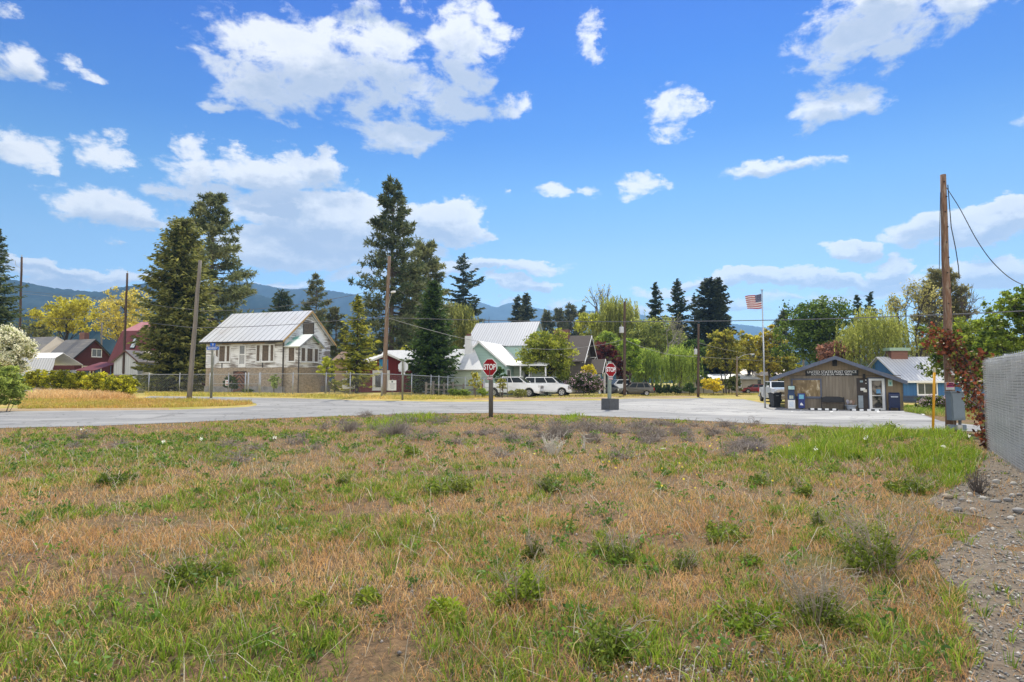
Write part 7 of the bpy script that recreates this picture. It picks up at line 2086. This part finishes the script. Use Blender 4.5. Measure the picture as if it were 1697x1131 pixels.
# small flowers in the grass
X, Y, Z, px, py = sample(6, 20, 14)
fl = blobs(px, py, [(1080, 790, 220, 40, 1), (1150, 830, 160, 25, .6), (450, 765, 60, 10, .5), (550, 860, 60, 30, .3)]); k = rsG.rand(len(X)) < fl * .35
q = np.stack([X[k], Y[k], Z[k] + .08 + .08 * rsG.rand(k.sum())], 1); V, F = leaf_quads(q, .022 + .0012 * Y[k], rsG, 1.05, (0, 0, 0)); C1 = leaf_cols(len(q), (.62, .50, .03), (.7, .6, .08), rsG, None, .1)
q2 = np.array([tuple(G(x, y) + Vector((0, 0, .22))) for x, y in ((1434, 722), (1468, 722), (1437, 738), (1434, 742), (1565, 757), (1607, 738), (270, 748), (455, 741), (333, 743), (134, 725), (1352, 762))])
q2 = np.repeat(q2, 14, 0) + rsG.randn(len(q2) * 14, 3) * .018; V2, F2 = leaf_quads(q2, np.full(len(q2), .035), rsG, 1.1); C2 = leaf_cols(len(q2), (.8, .8, .78), (.7, .7, .66), rsG, None, .05)
tag(npmesh("wildflowers", np.concatenate([V, V2]), [F, F2 + len(V)], SHR, None, np.concatenate([C1, C2])), "tiny yellow flowers and white seed heads among the grass", kind="stuff")


# ------------------------------------------------------------------ stones
def stone_bm(rs, sub=3):
    bm = bmesh.new(); bmesh.ops.create_icosphere(bm, subdivisions=sub, radius=1)
    k = rs.rand(3) * 10
    for v in bm.verts:
        n = sin(v.co.x * 2.1 + k[0]) * .10 + sin(v.co.y * 2.6 + k[1]) * .09 + sin(v.co.z * 3.1 + k[2] + v.co.x) * .07
        v.co *= 1 + n
    return bm


COB = [(1570, 823, 9, 6, 0, "tan cobblestone at the left end of the stone scatter beside the lush grass"), (1608.5, 820.5, 6, 4.5, 1, "pale cobblestone touching the left foot of the dark twiggy bush"), (1630.5, 826, 7, 5, 1, "pale round cobblestone in front of the dark twiggy bush"),
       (1588, 845, 7, 5, 2, "grey cobblestone beside the small dry grass patch, left of the white one"), (1613.5, 846.5, 7, 5.5, 1, "smooth whitish cobblestone by the small dry grass patch"), (1670, 829, 8, 5, 2, "grey cobblestone in the middle of the gravel right of the twiggy bush"),
       (1678, 822, 6, 4, 1, "pale cobblestone just above the grey middle one"), (1690, 820.5, 6, 4, 2, "dark grey cobblestone near the slat fence foot"), (1680, 802, 6, 4, 1, "white cobblestone high in the gravel near the slat fence"), (1652, 799, 7, 4.5, 1, "light cobblestone behind the dark twiggy bush"),
       (1647, 806, 6, 4, 0, "tan cobblestone right beside the dark twiggy bush"), (1689, 847, 12, 6, 2, "largest grey cobblestone at the right edge of the view"), (1676, 859, 7, 4.5, 1, "pale cobblestone below the largest grey one"), (1595, 829, 5, 3.5, 2, "small grey cobblestone left of the paired pale stones"), (1607.5, 832, 6, 3.5, 1, "flat pale stone of the pair between twiggy bush and dry grass patch"),
       (1648, 831, 8, 4, 2, "low flat grey stone on the dry grass right of the twiggy bush"), (1254, 699, 4, 3, 2, "lone grey rock near the road edge in the brown field"), (1099, 745, 6, 2.5, 1, "flat white scrap-like stone among dead weeds")]
CM = [pm("tan_cobble", (.33, .27, .195), (.25, .205, .15), scale=2.5, rough=.85), pm("pale_cobble", (.44, .41, .36), (.34, .315, .275), scale=2.5, rough=.85), pm("grey_cobble", (.25, .24, .225), (.18, .17, .16), scale=2.5, rough=.85)]
for i, (x, y, a, b, ci, lb) in enumerate(COB):
    p = G(x, y + b * .6); s = p.y / FPX; rs = np.random.RandomState(600 + i); bm = stone_bm(rs); me = bpy.data.meshes.new("cobblestone"); bm.to_mesh(me); bm.free()
    me.polygons.foreach_set("use_smooth", [True] * len(me.polygons)); o = link_mesh("cobblestone", me, CM[ci]); o.location = (p.x, p.y, p.z + b * s * .55); a *= .85; b *= .85; o.scale = (a * s, a * s * .8, b * s); o.rotation_euler = (0, 0, rs.rand() * 3)
    tag(o, lb, "stone", "cobblestones on the gravel" if i < 16 else None)

# gravel: thousands of pebbles as one mass
octa = np.array([(1, 0, 0), (0, 1, 0), (-1, 0, 0), (0, -1, 0), (0, 0, 1), (0, 0, -1)], float)
oF = np.array([(0, 1, 4), (1, 2, 4), (2, 3, 4), (3, 0, 4), (1, 0, 5), (2, 1, 5), (3, 2, 5), (0, 3, 5)])
PX_, CX_ = [], []
for y0, y1, d_ in ((2.7, 4.2, 1500), (4.2, 7, 900), (7, 11, 330), (11, 20, 90)):
    X, Y, Z, px, py = sample(y0, y1, d_); gin = in_poly(px, py, gpx)
    edge = blobs(px, py, [(1080, 1120, 140, 26, .7), (1260, 1105, 130, 28, .8), (1440, 1100, 110, 40, .45), (60, 1110, 90, 30, .35), (480, 880, 40, 14, .5), (700, 900, 40, 16, .4), (620, 985, 60, 25, .3)])
    k = np.where(gin, rsG.rand(len(X)) < .8, rsG.rand(len(X)) < np.maximum(edge, .02)); n = k.sum()
    if not n: continue
    sz = (.004 + .011 * rsG.rand(n) ** 2.5) * (1 + .05 * Y[k]); O = octa[None] * (sz[:, None] * (.6 + .8 * rsG.rand(n, 3)))[:, None, :] * (1 + .25 * rsG.randn(n, 6, 1))
    an = rsG.rand(n) * 2 * pi; c, s_ = np.cos(an)[:, None], np.sin(an)[:, None]; O = np.stack([O[..., 0] * c - O[..., 1] * s_, O[..., 0] * s_ + O[..., 1] * c, O[..., 2] * .7], 2)
    PX_.append((O + np.stack([X[k], Y[k], Z[k] + .006 + sz * .35], 1)[:, None]).reshape(-1, 3))
    t = rsG.rand(n) ** 1.6; CX_.append(np.repeat(np.clip((np.array([.13, .125, .115]) * (1 - t)[:, None] + np.array([.42, .39, .35]) * t[:, None]) * (1 + .18 * rsG.randn(n, 1) + .025 * rsG.randn(n, 3)), .02, .8), 6, 0))
V = np.concatenate(PX_); n = len(V) // 6; F = (np.arange(n)[:, None, None] * 6 + oF[None]).reshape(-1, 3)
mS, nt, b_ = nmat("pebble_stone"); at = nt.nodes.new("ShaderNodeAttribute"); at.attribute_name = "Col"; nt.links.new(at.outputs["Color"], b_.inputs["Base Color"]); b_.inputs["Roughness"].default_value = .85
tag(npmesh("gravel", V, [F], mS, None, np.concatenate(CX_)), "loose grey pebbles covering the path beside the fence", kind="stuff")
# ------------------------------------------------------------------ vehicles
TYRE = pm("black_tyre", (.018, .018, .018), (.012, .012, .012), scale=30, rough=.85)
RIM = pm("alloy_rim", (.5, .5, .51), (.4, .4, .41), scale=8, rough=.3, metal=.8)
CHROME = pm("chrome_trim", (.62, .62, .63), (.5, .5, .5), scale=8, rough=.18, metal=.9)
CGL = pm("tinted_car_glass", (.015, .02, .024), (.022, .028, .032), scale=1.5, rough=.10, spec=.10)
LAMPW = pm("headlamp_lens", (.7, .72, .74), (.5, .52, .54), scale=12, rough=.15)
LAMPR = pm("tail_lamp_lens", (.42, .02, .02), (.3, .012, .012), scale=12, rough=.2)
DKPL = pm("dark_car_plastic", (.03, .03, .032), (.02, .02, .022), scale=12, rough=.6)


def vehicle(loc, rz, label, cat, name, paint, Ln, Wd, prof, cabin, wb, wr, win, bed=None, grille=None, two=None, lamp_z=.95, ground=.0, rail=False, plate=True):
    """x forward. prof: side outline of the body (x, z) from front bumper over the bonnet to the rear, without wheel arches;
    cabin: (x front base, x front top, x rear top, x rear base, z base, z roof, inset)"""
    h = thing(name, loc, label, cat, rz=rz)
    fx, rx = wb
    # lower body with cut wheel arches
    out = list(prof); arch = []
    for cx in (rx, fx):
        for q in range(9): a = pi - q * pi / 8; arch.append((cx + (wr + .07) * cos(a), wr + (wr + .07) * sin(a) * 1.0))
    zb = .32
    lo = [(out[-1][0], zb)] + [(x, max(z, zb)) for x, z in arch[:9]] + [(x, max(z, zb)) for x, z in arch[9:]] + [(out[0][0], zb)]
    pts = out + lo
    bm = bmesh.new(); hw = Wd / 2
    vs = [bm.verts.new((x, -hw, z)) for x, z in pts]; f = bm.faces.new(vs); ret = bmesh.ops.extrude_face_region(bm, geom=[f])
    for v in ret['geom']:
        if isinstance(v, bmesh.types.BMVert): v.co.y = hw
    bmesh.ops.recalc_face_normals(bm, faces=bm.faces)
    # tuck the sides in a little at sill and shoulder, and round the nose and tail in plan
    for v in bm.verts:
        zz = v.co.z; k = 1 - .05 * max(0, (zz - .75) / .5) - .03 * max(0, (.55 - zz) / .25); v.co.y *= k
        ex = max(0, (abs(v.co.x - (out[0][0] + out[-1][0]) / 2) - (Ln / 2 - .45)) / .45); v.co.y *= 1 - .09 * ex * ex
    bmesh.ops.bevel(bm, geom=[e for e in bm.edges if len(e.link_faces) == 2 and e.calc_face_angle(0) > .9], offset=.035, segments=2, affect='EDGES', clamp_overlap=True)
    bmesh.ops.triangulate(bm, faces=[f for f in bm.faces if len(f.verts) > 4])
    me = bpy.data.meshes.new("body"); bm.to_mesh(me); bm.free(); link_mesh("body", me, paint, h)
    if two:
        m = MB(); m.slab([(1.72, -hw * .8, 1.335), (2.8, -hw * .78, 1.245), (2.8, hw * .78, 1.245), (1.72, hw * .8, 1.335)], .03); m.build("hood_reflection", two[2], h)  # bluish reflection on the hood, put in as a coloured panel
    # cabin: tapered greenhouse
    x0, x1, x2, x3, z0, z1, ins = cabin; wb_, wt = hw * .94, hw - ins
    B_ = [(x0, -wb_, z0), (x0, wb_, z0), (x3, wb_, z0), (x3, -wb_, z0)]; T_ = [(x1, -wt, z1), (x1, wt, z1), (x2, wt, z1), (x2, -wt, z1)]
    m = MB(); m.poly(B_); m.poly([(x, y, z) for x, y, z in T_])
    for i in range(4): j = (i + 1) % 4; m.poly([B_[i], B_[j], T_[j], T_[i]])
    cb = m.build("cabin", paint, h, bevel=.04)

    def lerp(a, b, t): return tuple(a[i] + (b[i] - a[i]) * t for i in range(3))

    def panel(a, b, c, d, u0, u1, v0, v1, nm, out_):
        # a,b bottom edge; d,c top edge; a window plate slightly proud of the cabin
        def at(u, v): return lerp(lerp(a, b, u), lerp(d, c, u), v)
        mm = MB(); q = [Vector(at(u0, v0)), Vector(at(u1, v0)), Vector(at(u1, v1)), Vector(at(u0, v1))]; n = Vector(out_); mm.prism([p - n * .01 for p in q], n * .022); return mm.build(nm, CGL, h)
    panel(B_[0], B_[1], T_[1], T_[0], .06, .94, .06, .92, "windscreen", (1, 0, .5))
    panel(B_[3], B_[2], T_[2], T_[3], .08, .92, .12, .9, "rear_window", (-1, 0, .15))
    for s, (a, b, c, d) in ((-1, (B_[0], B_[3], T_[3], T_[0])), (1, (B_[1], B_[2], T_[2], T_[1]))):
        for u0, u1 in win: panel(a, b, c, d, u0, u1, .10, .88, "side_window", (0, s, .1))
    # wheels
    for cx in (fx, rx):
        for s in (-1, 1):
            m = MB(); y = s * (hw - .12)
            m.lathe([(wr * .62, -.11), (wr * .93, -.115), (wr, -.08), (wr, .08), (wr * .93, .115), (wr * .62, .11)], 24, (cx, y, wr), 'y'); w = m.build("wheel", TYRE, h, smooth=False)
            m = MB(); m.lathe([(wr * .61, .0), (wr * .64, s * .125), (wr * .56, s * .122), (wr * .2, s * .118), (wr * .14, s * .13), (.01, s * .13)], 20, (cx, y, wr), 'y'); m.build("rim", RIM, w)
            m = MB()
            for q in range(5):
                a = q * 2 * pi / 5 + .3; m.box((cx + cos(a) * wr * .38, y + s * .122, wr + sin(a) * wr * .38), (wr * .30, .012, wr * .16), M=Matrix.Rotation(-a, 3, 'Y'))
            m.build("rim_gap", DKPL, w)
    # lamps, bumpers, grille, mirrors, handles
    fxn, rxn = out[0][0], out[-1][0]
    for s in (-1, 1):
        m = MB(); m.box((fxn - .07, s * (hw * .80), lamp_z), (.17, .30, .24)); m.build("headlight", LAMPW, h, bevel=.03)
        m = MB(); m.box((rxn + .05, s * (hw * .86), lamp_z + .12), (.14, .18, .38)); m.build("tail_light", LAMPR, h, bevel=.02)
        m = MB(); m.box((x0 - .25, s * (hw + .10), z0 + .12), (.13, .22, .17)); m.build("mirror", paint, h, bevel=.03)
    gz = grille or (lamp_z - .16, lamp_z + .10)
    m = MB(); m.box((fxn + .0, 0, (gz[0] + gz[1]) / 2), (.05, Wd * .56, gz[1] - gz[0])); g = m.build("grille", DKPL, h, bevel=.01)
    m = MB()
    for q in range(3): zz = gz[0] + (gz[1] - gz[0]) * (q + .5) / 3; m.bb(fxn + .022, fxn + .035, -Wd * .23, Wd * .23, zz - .018, zz + .018)
    m.build("grille_bars", CHROME, g)
    m = MB(); m.box((fxn + .02, 0, .50), (.14, Wd * .92, .2)); m.build("front_bumper", CHROME if bed else paint, h, bevel=.03)
    m = MB(); m.box((rxn - .02, 0, .52), (.14, Wd * .9, .2)); m.build("rear_bumper", CHROME if bed else DKPL, h, bevel=.03)
    m = MB(); m.box((rxn - .095, 0, .62), (.012, .32, .15)); m.build("number_plate", W_clean, h)
    m = MB(); m.bb(rx + wr + .1, fx - wr - .1, -hw * .95, hw * .95, .24, .33); m.build("sill", DKPL, h)
    for s in (-1, 1):
        for u0, u1 in win[:2]: m = MB(); xh = x0 + (x3 - x0) * (u1 - .05); m.box((xh, s * (hw * .985 + .01), z0 - .14), (.16, .03, .035)); m.build("handle", paint, h)
    if bed:
        m = MB(); m.bb(bed[0], bed[1], -hw * .86, hw * .86, bed[2] - .02, bed[2] + .004); m.build("bed_floor", DKPL, h)
    if rail:
        for s in (-1, 1): m = MB(); m.tube([(x1 - .1, s * wt * .9, z1 + .005), (x1 - .3, s * wt * .9, z1 + .06), (x2 + .4, s * wt * .9, z1 + .06), (x2 + .2, s * wt * .9, z1 + .005)], .025, 6); m.build("roof_rail", DKPL, h)
    return h


PW = pm("white_car_paint", (.78, .79, .8), (.74, .75, .76), scale=2, rough=.25, coat=.5)
PG = pm("olive_grey_car_paint", (.085, .08, .062), (.07, .066, .052), scale=2, rough=.3, coat=.5)
PS2 = pm("dark_silver_car_paint", (.10, .10, .105), (.085, .085, .09), scale=2, rough=.3, coat=.5)
PR = pm("dark_red_car_paint", (.22, .012, .016), (.18, .01, .013), scale=2, rough=.3, coat=.5)

TRUCK = [(2.9, .55), (2.93, 1.14), (2.84, 1.25), (1.65, 1.33), (1.5, 1.36), (-1.13, 1.36), (-1.15, 1.34), (-2.88, 1.34), (-2.92, .55)]
SUVP = [(2.6, .5), (2.64, 1.02), (2.5, 1.14), (1.45, 1.27), (1.3, 1.31), (-2.45, 1.31), (-2.58, 1.15), (-2.6, .5)]
WAGON = [(2.3, .42), (2.34, .75), (2.15, .88), (1.25, 1.0), (1.1, 1.02), (-2.2, 1.04), (-2.32, .95), (-2.35, .42)]
SEDAN = [(2.25, .4), (2.28, .68), (2.1, .8), (1.05, .92), (.95, .94), (-1.6, .98), (-2.25, .95), (-2.3, .4)]


def vloc(px, Y, g=None): p = P(px, 640, Y); return (p.x, Y, (H(p.x, Y) if g is None else g))


vehicle(vloc(851, 60), R(-17), "white crew-cab pickup truck parked behind the garden gate, nose to the right", "pickup truck", "pickup_truck", PW, 5.8, 2.0, TRUCK, (1.6, .72, -.95, -1.15, 1.33, 1.97, .24), (1.85, -1.78), .42, ((.04, .48), (.51, .95)), bed=(-2.8, -1.1, 1.29), grille=(.80, 1.14), lamp_z=1.02)
vehicle(vloc(909, 63), R(-19), "white sport utility vehicle parked under the round tree right of the pickup", "suv", "suv", PW, 5.2, 2.0, SUVP, (1.4, .62, -2.2, -2.52, 1.29, 1.95, .22), (1.66, -1.5), .42, ((.03, .31), (.335, .645), (.67, .97)), rail=True, lamp_z=.92)
vehicle(vloc(1051, 77, -.35), R(183), "olive grey station wagon parked before the willows, tail to the right", "station wagon", "station_wagon", PG, 4.8, 1.85, WAGON, (1.2, .42, -1.65, -2.22, 1.0, 1.66, .24), (1.42, -1.34), .35, ((.06, .34), (.38, .66), (.70, .90)), rail=True, lamp_z=.74)
vehicle(vloc(1030, 83, -.3), R(192), "white pickup truck half hidden behind the olive wagon", "pickup truck", "pickup_truck", PW, 5.8, 2.0, TRUCK, (1.5, .72, -.95, -1.15, 1.33, 2.02, .24), (1.82, -1.75), .42, ((.06, .46), (.52, .92)), bed=(-2.8, -1.1, 1.29), grille=(.78, 1.06))
vehicle(vloc(1012, 80, -.3), R(-12), "dark silver sedan behind the post of the second stop sign", "car", "parked_car", PS2, 4.55, 1.8, SEDAN, (1.05, .3, -1.0, -1.75, .93, 1.43, .26), (1.38, -1.32), .33, ((.06, .44), (.49, .88)), lamp_z=.70)
vehicle(vloc(1252, 92, -.4), R(176), "dark red car parked under the golden trees", "car", "parked_car", PR, 4.7, 1.8, SEDAN, (1.0, .3, -.9, -1.6, .93, 1.40, .26), (1.38, -1.32), .33, ((.06, .44), (.49, .88)), lamp_z=.70)
vehicle(vloc(1286, 57, -.4), R(-98), "white pickup with a bluish reflection coloured onto its hood, facing the lot beside the trash bin", "pickup truck", "pickup_truck", PW, 5.5, 1.95, TRUCK, (1.5, .85, -.95, -1.15, 1.33, 1.92, .24), (1.82, -1.75), .39, ((.06, .46), (.52, .92)), bed=(-2.8, -1.1, 1.29), grille=(.74, 1.0), two=(.86, 1.1, pm("blue_reflection_tint", (.06, .25, .5), (.05, .2, .42), rough=.3)))
